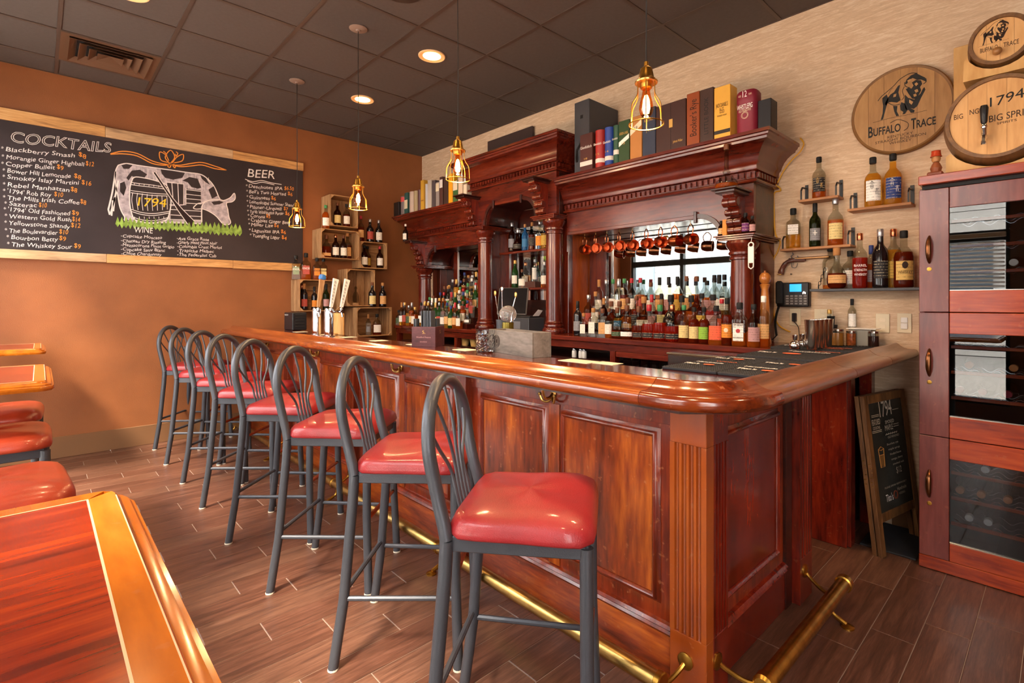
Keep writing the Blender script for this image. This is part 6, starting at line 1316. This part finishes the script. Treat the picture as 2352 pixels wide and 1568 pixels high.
cb(c3, 837, 'bourbon', 'brown', 'black', 'ece4d8', 'white labelled dark bottle at the left inside the right crate')
cb(c3, 844, 'bourbon', 'dark', 'black', 'c8a040', 'yellow labelled bottle behind the white labelled one', x=.07)
cb(c3, 873, 'bourbon', 'brown', 'red', 'f0ece6', 'dark bottle with a white label alone at the right of the right crate')
t = thing('carved_bottle', 'small carved clear bottle standing alone in the grey crate', 'bottle', (.18, onx(817, 650, .18).y, c4['zb']+.0105))
obj('wood_foot', G().lathe([(.04, 0), (.04, .02), (.03, .03), (0, .03)], 14), PINEZ, t, world=False); obj('glass_body', G().lathe([(.02, .031), (.034, .05), (.036, .11), (.022, .15), (.012, .165), (.012, .19), (.018, .20), (.014, .22), (0, .225)], 12), CLEAR, t, world=False, smooth=False)
cb(c6, 851+4, 'bourbon', 'black', 'wood', 'e0c888', 'dark bottle with a tall wooden neck on the honey crate, beside the grey crate', True, x=.24, s=1.1)
cb(c6, 879, 'bourbon', 'black', 'cork', 'd8a468', 'dark bottle with a tan label on the honey crate, right one', True, x=.24, s=1.1)
cb(c6, 846, 'wine', 'clear', 'cork', '8a8a90', 'slim clear bottle in the honey crate', x=.25, s=.8)
cb(c6, 866, 'flask', 'dark', 'black', 'f0ece6', 'squat dark bottle with a white label in the honey crate', x=.25, s=1.0)
cb(c5, 699, 'wine', 'black', 'cork', 'b0483c', 'dark wine bottle with a red shield label in the crate behind the taps', s=.95)
cb(c5, 693, 'wine', 'black', 'copper', None, 'dark wine bottle half hidden at the left of the crate behind the taps', x=.08, s=.95)
cb(c5, 722, 'wine', 'black', 'black', 'e08a2c', 'dark sloping bottle with an orange label behind the tap handles', s=.85)
cb(c5, 749, 'wine', 'olive', 'black', 'b88a8a', 'green bottle with a pink label between the tap handles', s=.95)
for (u, lb, d, s_) in ((680, '8a9a7a', 'green-grey', 1.05), (703, 'b0483c', 'red', 1.18), (728, 'e08a2c', 'orange', 1.0), (743, 'e0c888', 'yellow', 1.0)):
    CN.setdefault(lb, d)
    x = .17; p = onx(u, 600, x); t = bottle(x, p.y, c5['zt']+.0, 'square', 'amber' if u > 700 else 'clear', 'black', lb, 'square bottle, %s label in large white capitals, on the crate above the taps' % d, 'square bottles on the crate above the taps', .5, s_, 1.25, lz=(.05, .13))
    o = text('lettering', 'KNOB', (-.03, -.0428, .095), (.03, -.0428, .095), .02, (0, -1, 0), WHT if u < 728 else INKD, None); o.parent = t
# ---------------------------------------------------------------- big chalkboard
cbd = thing('menu_chalkboard', 'huge framed chalkboard menu with a chalk cow and barrel drawing on the left wall', 'chalkboard', (.02, -2.9, 2.3))
YL, YR = -4.15, -1.55
zt_i, zb_i, zt_o, zb_o = 2.815, 1.768, 2.905, 1.69
obj('slate', G().box(.003, .022, YL, YR, zb_i-.02, zt_i+.02, .001), SLATE, cbd, smooth=False)
ys = [YL, onx(242, 300, .03).y, onx(535, 345, .03).y, onx(697, 376, .03).y]
for k in range(3): obj('plank', G().box(.003, .036, ys[k]+.001, ys[k+1]-.001, zt_i, zt_o+(.006, 0, -.004)[k], .002), (PALLET, PALLETG, PALLET)[k], cbd)
ys = [YL, onx(245, 590, .03).y, onx(535, 610, .03).y, onx(690, 612, .03).y]
for k in range(3): obj('plank', G().box(.003, .036, ys[k]+.001, ys[k+1]-.001, zb_o+(.004, 0, -.004)[k], zb_i, .002), (PALLETG, PALLET, PALLET)[k], cbd)
XB = .0228
q_ = lambda u, v: onx(u/2.4125, v/2.4125, XB)
def ck(s, u0, v0, u1, v1, h, m=CHALK, outline=0):
    a = q_(u0, v0); b = q_(u1, v1); hh = (q_(u0, v0-h)-a).length
    return text('chalk_lettering', s, a, b, hh, (1, 0, 0), m, cbd, outline=outline, shear=.12, wob=.0035)
o = ck('COCKTAILS', 60, 785, 618, 848, 60, CHALK, .020)
L1 = [('Blackberry Smash', 32, 836, 415, 872, '$8', 435, 864, 478, 880), ('Morangie Ginger Highball', 35, 880, 467, 922, '$12', 475, 914, 520, 922), ('Copper Bulleit', 33, 920, 305, 940, '$9', 315, 934, 352, 943), ('Bower Hill Lemonade', 40, 957, 392, 988, '$8', 410, 984, 450, 994), ('Smokey Islay Martini', 40, 992, 438, 1024, '$16', 452, 1018, 506, 1030), ('Rebel Manhattan', 42, 1034, 385, 1062, '$8', 392, 1058, 428, 1066), ("'1794' Rob Roy", 42, 1070, 285, 1092, '$10', 300, 1084, 350, 1092), ('The Mills Irish Coffee', 42, 1106, 440, 1132, '$8', 445, 1126, 478, 1134), ('Sazerac', 50, 1140, 205, 1150, '$10', 215, 1144, 260, 1150), ("'1794' Old Fashioned", 46, 1172, 390, 1194, '$9', 398, 1188, 437, 1196), ('Western Gold Rush', 52, 1208, 395, 1228, '$14', 400, 1222, 444, 1230), ('Yellowstone Shandy', 50, 1246, 388, 1266, '$12', 393, 1256, 445, 1262), ('The Boulevardier', 52, 1288, 320, 1300, '$10', 328, 1292, 378, 1298), ('Bourbon Betty', 62, 1326, 322, 1338, '$9', 328, 1330, 366, 1334), ('The Whiskey Sour', 65, 1364, 400, 1380, '$9', 410, 1372, 448, 1376)]
for i, (s, a, b, c, d, p_, e, f, g_, h) in enumerate(L1):
    ck(s, a, b, c, d, 24); ck('*', a-26, b, a-12, b+1, 22); ck(p_, e, f, g_, h, 25, CHALKO)
L2 = [('-Cupcake Moscato', 670, 1312, 898, 1326), ('-Chateau Dry Riesling', 670, 1340, 920, 1352), ('-Mezzacorona Pinot Grigio', 670, 1364, 965, 1374), ('-Cupcake Sauv Blanc', 670, 1388, 915, 1394), ('-Chloe Chardonnay', 672, 1410, 895, 1418), ('-Ava Grace Rose', 980, 1328, 1158, 1334), ('-Gnarly Head Pinot Noir', 980, 1350, 1204, 1356), ('-Columbia Crest Merlot', 982, 1372, 1230, 1378), ('-Trapiche Malbec', 982, 1395, 1185, 1400), ('-The Federalist Cab', 982, 1418, 1198, 1424)]
for (s, a, b, c, d) in L2: ck(s, a, b, c, d, 17)
ck('WINE', 745, 1286, 848, 1294, 32).location.x += .004
L3 = [('Deschutes IPA', 1378, 1040, 1565, 1054, '$6.50', 1575, 1050, 1628, 1056), ("Bell's Two Hearted", 1380, 1070, 1585, 1084, '$6', 1594, 1080, 1620, 1086), ('Guinness', 1382, 1100, 1495, 1108, '$6', 1502, 1104, 1528, 1110), ('Leinenkugel Summer Shandy', 1382, 1126, 1640, 1146, '', 0, 0, 0, 0), ('Pilsner-Urquell', 1385, 1154, 1560, 1166, '$7', 1572, 1164, 1596, 1168), ('Yards Washington Porter', 1385, 1180, 1572, 1192, '$6', 1580, 1190, 1604, 1194), ('Corona', 1388, 1204, 1468, 1209, '$5', 1474, 1204, 1498, 1208), ('Crabbies Ginger Beer', 1390, 1228, 1610, 1242, '', 0, 0, 0, 0), ('Miller Lite', 1392, 1252, 1512, 1260, '$4', 1518, 1256, 1544, 1262), ('Lagunitas IPA', 1395, 1284, 1548, 1294, '$6', 1556, 1290, 1584, 1296), ('Yuengling Lager', 1400, 1312, 1550, 1326, '$4', 1560, 1322, 1588, 1330)]
for (s, a, b, c, d, p_, e, f, g_, h) in L3:
    ck(s, a, b, c, d, 19); ck('*', a-16, b, a-6, b, 16)
    if p_: ck(p_, e, f, g_, h, 20, CHALKO)
ck('BEER', 1372, 978, 1522, 992, 46)
def fill(pts, m, d=.0004, nm='chalk_drawing'):
    g = G(); vs = [q_(u, v)+Vector((d, 0, 0)) for u, v in pts]; g.add(vs, [tuple(range(len(vs)))]); return obj(nm, g, m, cbd, smooth=False)
def line(pts, m=CHALK, w=.0035, d=.0012, curve=True, closed=False):
    P = [q_(u, v)+Vector((d, 0, 0)) for u, v in pts]
    if curve and len(P) > 2: P = bezier(P, 4)
    g = G(); vs = []; N = len(P)
    for i in range(N):
        dd = (P[min(i+1, N-1)]-P[max(i-1, 0)]); nn = Vector((0, -dd.z, dd.y)); nn = nn.normalized()*w if nn.length > 1e-6 else Vector((0, 0, w)); vs += [P[i]+nn, P[i]-nn]
    g.add(vs, [(2*i, 2*i+1, 2*i+3, 2*i+2) for i in range(N-1)]); return obj('chalk_line', g, m, cbd, smooth=False)
body = [(655, 915), (700, 905), (760, 915), (850, 928), (950, 942), (1040, 955), (1110, 965), (1150, 990), (1185, 1030), (1212, 1090), (1215, 1105), (1160, 1110), (1125, 1130), (1118, 1170), (1118, 1235), (1110, 1240), (1000, 1235), (720, 1230), (690, 1200), (665, 1150), (652, 1080), (640, 1010), (640, 950)]
fill(body, CHALKF, .0003, 'cow_drawing'); line(body+[body[0]], CHALK, .004)
headp = [(1118, 1125), (1160, 1108), (1215, 1105), (1240, 1110), (1275, 1095), (1298, 1070), (1303, 1100), (1285, 1118), (1255, 1125), (1262, 1160), (1268, 1200), (1278, 1232), (1262, 1245), (1235, 1240), (1200, 1200), (1165, 1175), (1125, 1158), (1085, 1158), (1072, 1150), (1095, 1128)]
fill(headp, CHALKF, .0005, 'cow_drawing'); line(headp+[headp[0]], CHALK, .004)
for pts in ([(672, 915), (700, 908), (735, 915), (715, 935), (685, 935)], [(700, 985), (730, 945), (775, 940), (815, 965), (800, 985), (760, 985), (730, 975), (712, 1000)], [(890, 938), (950, 945), (1025, 958), (1010, 985), (960, 995), (915, 985), (895, 960)], [(1010, 1000), (1050, 980), (1095, 990), (1115, 1040), (1095, 1045), (1060, 1035), (1040, 1010)], [(1110, 968), (1140, 985), (1165, 1025), (1140, 1010), (1118, 990)], [(1155, 1050), (1185, 1030), (1205, 1085), (1175, 1100)], [(665, 1015), (690, 1005), (700, 1040), (685, 1085), (665, 1060)], [(1170, 1118), (1215, 1112), (1240, 1120), (1215, 1132), (1185, 1135)], [(1085, 1150), (1105, 1130), (1120, 1132), (1110, 1152)]): fill(pts, SLATE, .0008, 'cow_spot')
for pts in ([(640, 950), (625, 1050), (610, 1120), (600, 1160)], [(655, 1000), (640, 1080), (622, 1150), (612, 1185)], [(600, 1160), (608, 1190)], [(625, 1110), (618, 1195)], [(635, 1090), (628, 1170)]): line(pts, CHALK, .006)
for v in range(20): line([(700+v*24, 915+v*3+random.uniform(0, 12)), (690+v*24+random.uniform(0, 20), 960+v*3+random.uniform(0, 60))], CHALK, .0012, .0006)
# barrel
bl_ = [(735, 990), (755, 980), (820, 990), (890, 1010), (925, 1030), (945, 1090), (945, 1150), (925, 1215), (880, 1235), (800, 1235), (745, 1215), (722, 1150), (718, 1080), (722, 1030)]
fill(bl_, SLATE, .0010, 'barrel_drawing'); line(bl_+[bl_[0]], CHALK, .0042)
for dv in (0, 12, 45, 57): line([(724, 1010+dv), (780, 1018+dv), (850, 1026+dv), (928, 1040+dv*.8)], CHALK, .003, .0016)
for dv in (0, 11, 40, 50): line([(728, 1160+dv), (790, 1178+dv), (860, 1182+dv), (942, 1170+dv*.8)], CHALK, .003, .0016)
for i in range(8): line([(735+i*27, 1066+i*3), (730+i*28, 1110), (738+i*27, 1160+8*math.sin(i*.45))], CHALK, .0022, .0016)
for i in range(7): line([(745+i*27, 1012+i*3), (744+i*27, 1022+i*3)], CHALK, .002, .0016); line([(745+i*27, 1200), (746+i*27, 1212)], CHALK, .002, .0016)
ck('1794', 762, 1138, 922, 1150, 48, CHALKY).location.x += .0022
# barn door / crate lines and rifle
for pts in ([(925, 1008), (1018, 1018), (1018, 1135), (940, 1135)], [(952, 1012), (960, 1125)], [(985, 1015), (990, 1130)], [(1030, 1050), (1115, 1060)], [(1030, 1075), (1115, 1085)], [(1030, 1100), (1115, 1108)], [(1030, 1125), (1115, 1130)], [(1030, 1040), (1030, 1130)], [(945, 1160), (1115, 1170)], [(945, 1190), (1115, 1200)], [(940, 1215), (1118, 1220)]): line(pts, CHALK, .003, .0014, False)
fill([(925, 1012), (1016, 1022), (1016, 1132), (945, 1132)], SLATE, .0009, 'door_drawing'); fill([(1032, 1045), (1113, 1055), (1113, 1220), (945, 1220), (945, 1142), (1032, 1136)], SLATE, .0009, 'door_drawing')
rf = [(848, 956), (860, 952), (960, 1100), (1012, 1160), (1080, 1228), (1062, 1272), (1010, 1200), (985, 1165), (950, 1108)]
fill(rf, mat('rifle_chalk_brown', '2c1c1a', .9), .0018, 'rifle_drawing'); line(rf+[rf[0]], CHALK, .003, .0022, False)
# grass
top_g = []; n = 60
for i in range(n+1):
    u = 640+700*i/n; base_v = 1215+ (u-640)*.06; top_g.append((u, base_v+(-14 if i % 2 else 16)+random.uniform(-8, 8)))
bot = [(640+700*i/n, 1248+(640+700*i/n-640)*.075+(12 if i % 2 else -6)+random.uniform(-5, 5)) for i in range(n, -1, -1)]
fill(top_g+bot, CHALKG, .0024, 'grass_drawing')
# orange flourish
for dv in (0, 14): line([(612, 852+dv*.2), (680, 838+dv), (760, 850+dv), (840, 890+dv), (905, 908+dv*.5), (950, 912)], CHALKO, .0045); line([(950, 912), (1000, 915+dv*.6), (1060, 905+dv), (1120, 900+dv), (1190, 920+dv), (1255, 942)], CHALKO, .0045)
for pts in ([(940, 905), (915, 870), (945, 832), (968, 870), (945, 905)], [(930, 900), (890, 885), (885, 842), (918, 858), (935, 890)], [(955, 902), (980, 870), (1015, 855), (1010, 890), (965, 902)], [(905, 838), (915, 845), (925, 862)], [(975, 840), (985, 850), (975, 865), (970, 852)], [(938, 905), (930, 920), (940, 928), (948, 915)], [(960, 908), (972, 918), (968, 930), (958, 918)]): line(pts, CHALKO, .004)
line([(1358, 992), (1400, 1006), (1450, 1000), (1500, 1012), (1560, 1022)]); line([(1370, 1002), (1410, 1016), (1455, 1010), (1520, 1024)])
# ---------------------------------------------------------------- pendant lamps
PC = mat('pendant_cord', '2a2422', .6); CANO = mat('painted_canopy', '8a7264', .5)
BULB = mat('bulb_glow', 'ffd9a0', .3, emit='ffca88', es=60)
BG = thin_glass('amber_bulb_glass', 'ffc080', 1.4)
PL = ['cage pendant lamp nearest the chalkboard, over the far end of the bar', 'second cage pendant lamp, in front of the wooden crates', 'third cage pendant lamp, in front of the tower cornice', 'nearest cage pendant lamp, in front of the gift boxes']
proto = None
def cagepts(k, n=6):
    q = 2*PI*k/n+.2; pr = [(.036, .170), (.036, .125), (.040, .105), (.058, .075), (.062, .05), (.064, .004)]
    return [(r*math.cos(q), r*math.sin(q), z) for r, z in pr]
for i, x in enumerate((1.29, 2.504, 3.72, 4.93)):
    if proto is None:
        proto = t = thing('cage_pendant', PL[0], 'pendant lamp', (x, -2.05, 2.0), group='brass cage pendant lamps over the bar')
        obj('canopy', G().lathe([(0, -.022), (.014, -.02), (.018, -.012), (.05, -.010), (.062, -.004), (.062, .001)], 28, (0, 0, H-2.0)), CANO, t, world=False)
        obj('cord', G().tube([(0, 0, .235), (.002, .001, .6), (-.001, 0, 1.0), (0, 0, H-2.02)], .0028, 6), PC, t, world=False)
        obj('socket', G().lathe([(0, .24), (.008, .238), (.009, .222), (.022, .212), (.027, .19), (.029, .178), (.032, .172), (.024, .165), (.022, .14), (.018, .136), (0, .136)], 22), BRASSD, t, world=False)
        obj('socket_flange', G().lathe([(.030, .160), (.042, .158), (.043, .163), (.030, .166)], 24), BRASS, t, world=False)
        g = G()
        for k in range(6): g.tube(bezier(cagepts(k), 4), .0020, 6)
        g.tube([(.065*math.cos(q), .065*math.sin(q), .004) for q in [2*PI*k/32 for k in range(32)]], .0026, 6, closed=True); g.tube([(.037*math.cos(q), .037*math.sin(q), .165) for q in [2*PI*k/24 for k in range(24)]], .0022, 6, closed=True)
        obj('wire_cage', g, BRASSD, t, world=False)
        obj('bulb', G().lathe([(0, .028), (.010, .030), (.022, .042), (.027, .062), (.024, .085), (.016, .115), (.013, .136)], 20), BG, t, world=False)
        obj('filament', G().lathe([(0, .040), (.011, .046), (.015, .065), (.012, .095), (.006, .112), (0, .116)], 12), BULB, t, world=False)
    else: dup(proto, (x, -2.05, 2.0), .3*i, PL[i])
    lamp('bulb_lamp', 'POINT', (x, -2.05, 2.02), 12, (1, .62, .30), shadow_soft_size=.03)
# ---------------------------------------------------------------- bar stools
def make_stool(name, label, seatm, group, back=True):
    t = thing(name, label, 'stool', (0, 0, 0), group=group)
    sw = .185; zf = .67
    # hoop back continuing into the rear legs
    for sx in (-1, 1):
        obj('rear_leg', G().tube([(sx*.215, -.27, .006), (sx*.205, -.235, .25), (sx*.192, -.207, .60), (sx*.188, -.203, .70)], .0185, 12), STEEL, t, world=False)
        obj('front_leg', G().tube([(sx*.20, .185, .006), (sx*.188, .172, .35), (sx*.18, .17, .70)], .0185, 12), STEEL, t, world=False)
        for (px_, py_) in ((sx*.215, -.27), (sx*.20, .185)): obj('foot_cap', G().lathe([(.0175, 0), (.0195, .001), (.0195, .007), (.0188, .008)], 12, (px_, py_, 0)), mat('foot_glide', 'c8bca8', .5), t, world=False)
        obj('side_stretcher', G().tube([(sx*.205, -.235, .255), (sx*.191, .172, .255)], .0095, 8), STEEL, t, world=False)
    pts = [(-.188, -.203, .70), (-.185, -.212, .74), (-.181, -.228, .80), (-.183, -.245, .88)]
    pts += [(-.186*math.cos(q), -.252-.022*math.sin(q), .925+.176*math.sin(q)) for q in [PI*k/16 for k in range(17)]]
    pts += [(.183, -.245, .88), (.181, -.228, .80), (.185, -.212, .74), (.188, -.203, .70)]
    if back: obj('hoop_back', G().tube(bezier(pts, 2), .0185, 12), STEEL, t, world=False)
    for k, (xb, xm, q) in enumerate(() if not back else ((-.056, -.062, 158), (-.028, -.034, 125), (0, 0, 90), (.028, .034, 55), (.056, .062, 22))):
        a = math.radians(q); ex, ez = .175*math.cos(a), .925+.166*math.sin(a); ey = -.252-.022*math.sin(a)
        obj('spindle', G().tube(bezier([(xb, -.195, .695), (xb*1.05, -.215, .78), (xm, -.232, .85 if abs(xb) > .04 else .88), ((xm+ex)/2*(1.15 if abs(xb) > .04 else 1), -.246, (.87+ez)/2 if abs(xb) > .04 else (.88+ez)/2), (ex, ey, ez)], 5), .0052, 7), STEEL, t, world=False)
    obj('rear_stretcher', G().tube([(-.205, -.235, .275), (.205, -.235, .275)], .0095, 8), STEEL, t, world=False)
    obj('footrest', G().tube([(-.188, .172, .335), (.188, .172, .335)], .0105, 8), COPBAR, t, world=False)
    g = G()
    for (a, b, c, d) in ((-sw, sw, -.20, -.188), (-sw, sw, .165, .177), (-sw-.004, -sw+.008, -.19, .17), (sw-.008, sw+.004, -.19, .17)): g.box(a, b, c, d, zf, .712, .003)
    obj('seat_frame', g, STEEL, t, world=False)
    # cushion: rounded square crown, slightly wider at the front
    N = 18; vs = []; fs = []
    prof = [(.96, .7125), (1.0, .713), (1.012, .718), (1.010, .728), (.996, .741), (.970, .752), (.93, .761), (.83, .770), (.65, .777), (.4, .781), (.0, .783)]
    M_ = 36
    for r, z in prof:
        for i in range(M_):
            q = 2*PI*i/M_; x, y = math.cos(q), math.sin(q); e = 8; kk = (abs(x)**e+abs(y)**e)**(-1/e); rr = r
            wx = .213+.012*max(0, y*kk); vs.append((x*kk*rr*wx, y*kk*rr*.198-.005, z+.003*math.sin(q*3)*(r < .9)))
    for j in range(len(prof)-1):
        for i in range(M_): i2 = (i+1) % M_; fs.append((j*M_+i, j*M_+i2, (j+1)*M_+i2, (j+1)*M_+i))
    fs.append(tuple(range(M_))[::-1]); g = G(); g.add(vs, fs); obj('seat_cushion', g, seatm, t, world=False, ang=70)
    return t
SL = ['nearest bar stool, its whole red seat in view before the bar corner', 'second bar stool from the camera', 'third bar stool from the camera', 'fourth bar stool from the camera', 'fifth bar stool from the camera, middle of the far half', 'sixth bar stool from the camera, third from the chalkboard wall', 'seventh bar stool from the camera, second from the chalkboard wall', 'eighth and farthest bar stool, next to the chalkboard wall']
spots = [(4.836, -2.964, 38), (4.17, -2.917, 44), (3.478, -2.923, 43), (2.793, -2.931, 44), (2.122, -2.924, 45), (1.486, -2.923, 46), (.868, -2.933, 47), (.275, -2.932, 50)]
st0 = make_stool('bar_stool', 'x', SEAT, 'hoop-back bar stools lined up along the bar')
for i, (ax, ay, th) in enumerate(spots):
    a = math.radians(th); f = Vector((math.cos(a), math.sin(a))); l = Vector((-math.sin(a), math.cos(a)))
    c = Vector((ax, ay))+.27*f+.215*l; rz = a-PI/2; lb = SL[i]
    if i == 0: st0.location = (c.x, c.y, 0); st0.rotation_euler = (0, 0, rz); st0['label'] = lb
    else: dup(st0, (c.x, c.y, 0), rz, lb)
# stools at the high tables along the window
st1 = make_stool('table_stool', 'x', SEATW, 'stools at the high tables', False)
tl_ = [(3.67, -3.80, 'rust-red seated stool nearest the camera at the left edge, behind the near table'), (2.78, -3.835, 'rust-red seated stool right of the middle table, at the left edge'), (2.05, -3.86, 'rust-red seated stool left of the middle table, farthest back at the left edge')]
for i, (x, y, lb) in enumerate(tl_):
    if i == 0: st1.location = (x, y, 0); st1['label'] = lb; st1.rotation_euler = (0, 0, .06)
    else: dup(st1, (x, y, 0), (.0, -.04)[i-1], lb)
# ---------------------------------------------------------------- high tables
def table(x0, x1, y0, y1, label, z=1.0):
    t = thing('high_table', label, 'table', ((x0+x1)/2, (y0+y1)/2, 0))
    b = .066
    obj('center_board', G().box(x0+b, x1-b, y0+b, y1-b, z-.03, z, .0008), TBLC, t, smooth=False)
    c = .05
    out = [(x0+c, y0), (x1-c, y0), (x1, y0+c), (x1, y1-c), (x1-c, y1), (x0+c, y1), (x0, y1-c), (x0, y0+c)]
    # edge ring: band flat on top, stepped moulding outside
    prof = [(b, z-.036), (b, z+.0006), (.030, z+.0006), (.026, z-.002), (.024, z-.008), (.016, z-.010), (.010, z-.013), (.008, z-.019), (.002, z-.021), (0, z-.026), (0, z-.034), (.004, z-.040), (.02, z-.042)]
    ring_ = [(x0, y0), (x1, y0), (x1, y1), (x0, y1)]; g = G(); path = []
    for (px_, py_) in ((x0, y0), (x1, y0), (x1, y1), (x0, y1)): pass
    rr_ = .055
    path = arc(x0+rr_, y0+rr_, rr_, 180, 270, 3)+arc(x1-rr_, y0+rr_, rr_, -90, 0, 3)+arc(x1-rr_, y1-rr_, rr_, 0, 90, 3)+arc(x0+rr_, y1-rr_, rr_, 90, 180, 3)
    pr_in = [(min(o, .99), zz) for o, zz in prof]
    # outer moulding follows the rounded corners, the flat band is mitred to a square inner edge
    g.sweep(path, [(o, zz) for o, zz in prof if o <= .031]+[(.031, z-.042)], closed=True); obj('edge_moulding', g, TBLE, t, ang=40)
    g = G(); g.sweep([(x0+.028, y0+.028), (x1-.028, y0+.028), (x1-.028, y1-.028), (x0+.028, y1-.028)], [(.0, z-.034), (.0, z+.0004), (b-.028, z+.0004), (b-.028, z-.034)], closed=True)
    g = G(); i_ = [(x0+b, y0+b), (x1-b, y0+b), (x1-b, y1-b), (x0+b, y1-b)]; m_ = arc(x0+rr_, y0+rr_, rr_-.029, 180, 270, 3)+arc(x1-rr_, y0+rr_, rr_-.029, -90, 0, 3)+arc(x1-rr_, y1-rr_, rr_-.029, 0, 90, 3)+arc(x0+rr_, y1-rr_, rr_-.029, 90, 180, 3)
    names = 0
    for k in range(4):
        a = m_[4*k:4*k+4]; nx_ = m_[(4*k+4) % 16]
        poly = [m_[4*k+2], m_[4*k+3], nx_, m_[(4*k+5) % 16], i_[(k+1) % 4], i_[k]]
        obj('edge_board', G().prism(poly, 'z', z-.034, z+.0006), TBLE, t, smooth=False)
    WS = mat('worn_seam', 'e0b088', .7)
    for (a_, b_, c_, d_) in ((x0+b-.002, x1-b+.002, y1-b-.0015, y1-b+.0012), (x0+b-.002, x1-b+.002, y0+b-.0012, y0+b+.0015), (x0+b-.0015, x0+b+.0012, y0+b, y1-b), (x1-b-.0012, x1-b+.0015, y0+b, y1-b), (x0+.07, x1-.07, y1-.0295, y1-.0280)): obj('worn_seam', G().box(a_, b_, c_, d_, z+.0004, z+.0010), WS, t, smooth=False)
    obj('pedestal', G().lathe([(.26, 0), (.26, .012), (.05, .04), (.036, .06), (.036, z-.06), (.12, z-.05), (.12, z-.043)], 24, ((x0+x1)/2, (y0+y1)/2, 0)), BLK, t)
    return t
table(4.80, 5.62, -4.35, -3.558, 'large near high table with a worn orange edge and red centre, lower left')
table(2.12, 3.02, -4.36, -3.635, 'middle high table with an orange moulded edge at the left side')
table(.10, .86, -4.36, -3.645, 'farthest high table by the chalkboard wall at the left side')

for lab, ts in _seen.items():
    if len(ts) > 1:
        ts.sort(key=lambda o: o.location.x)
        for k, o in enumerate(ts): o['label'] = lab+', '+(('left one', 'right one') if len(ts) == 2 else ('left one', 'middle one', 'right one') if len(ts) == 3 else ('first', 'second', 'third', 'fourth', 'fifth', 'sixth'))[min(k, 5)]
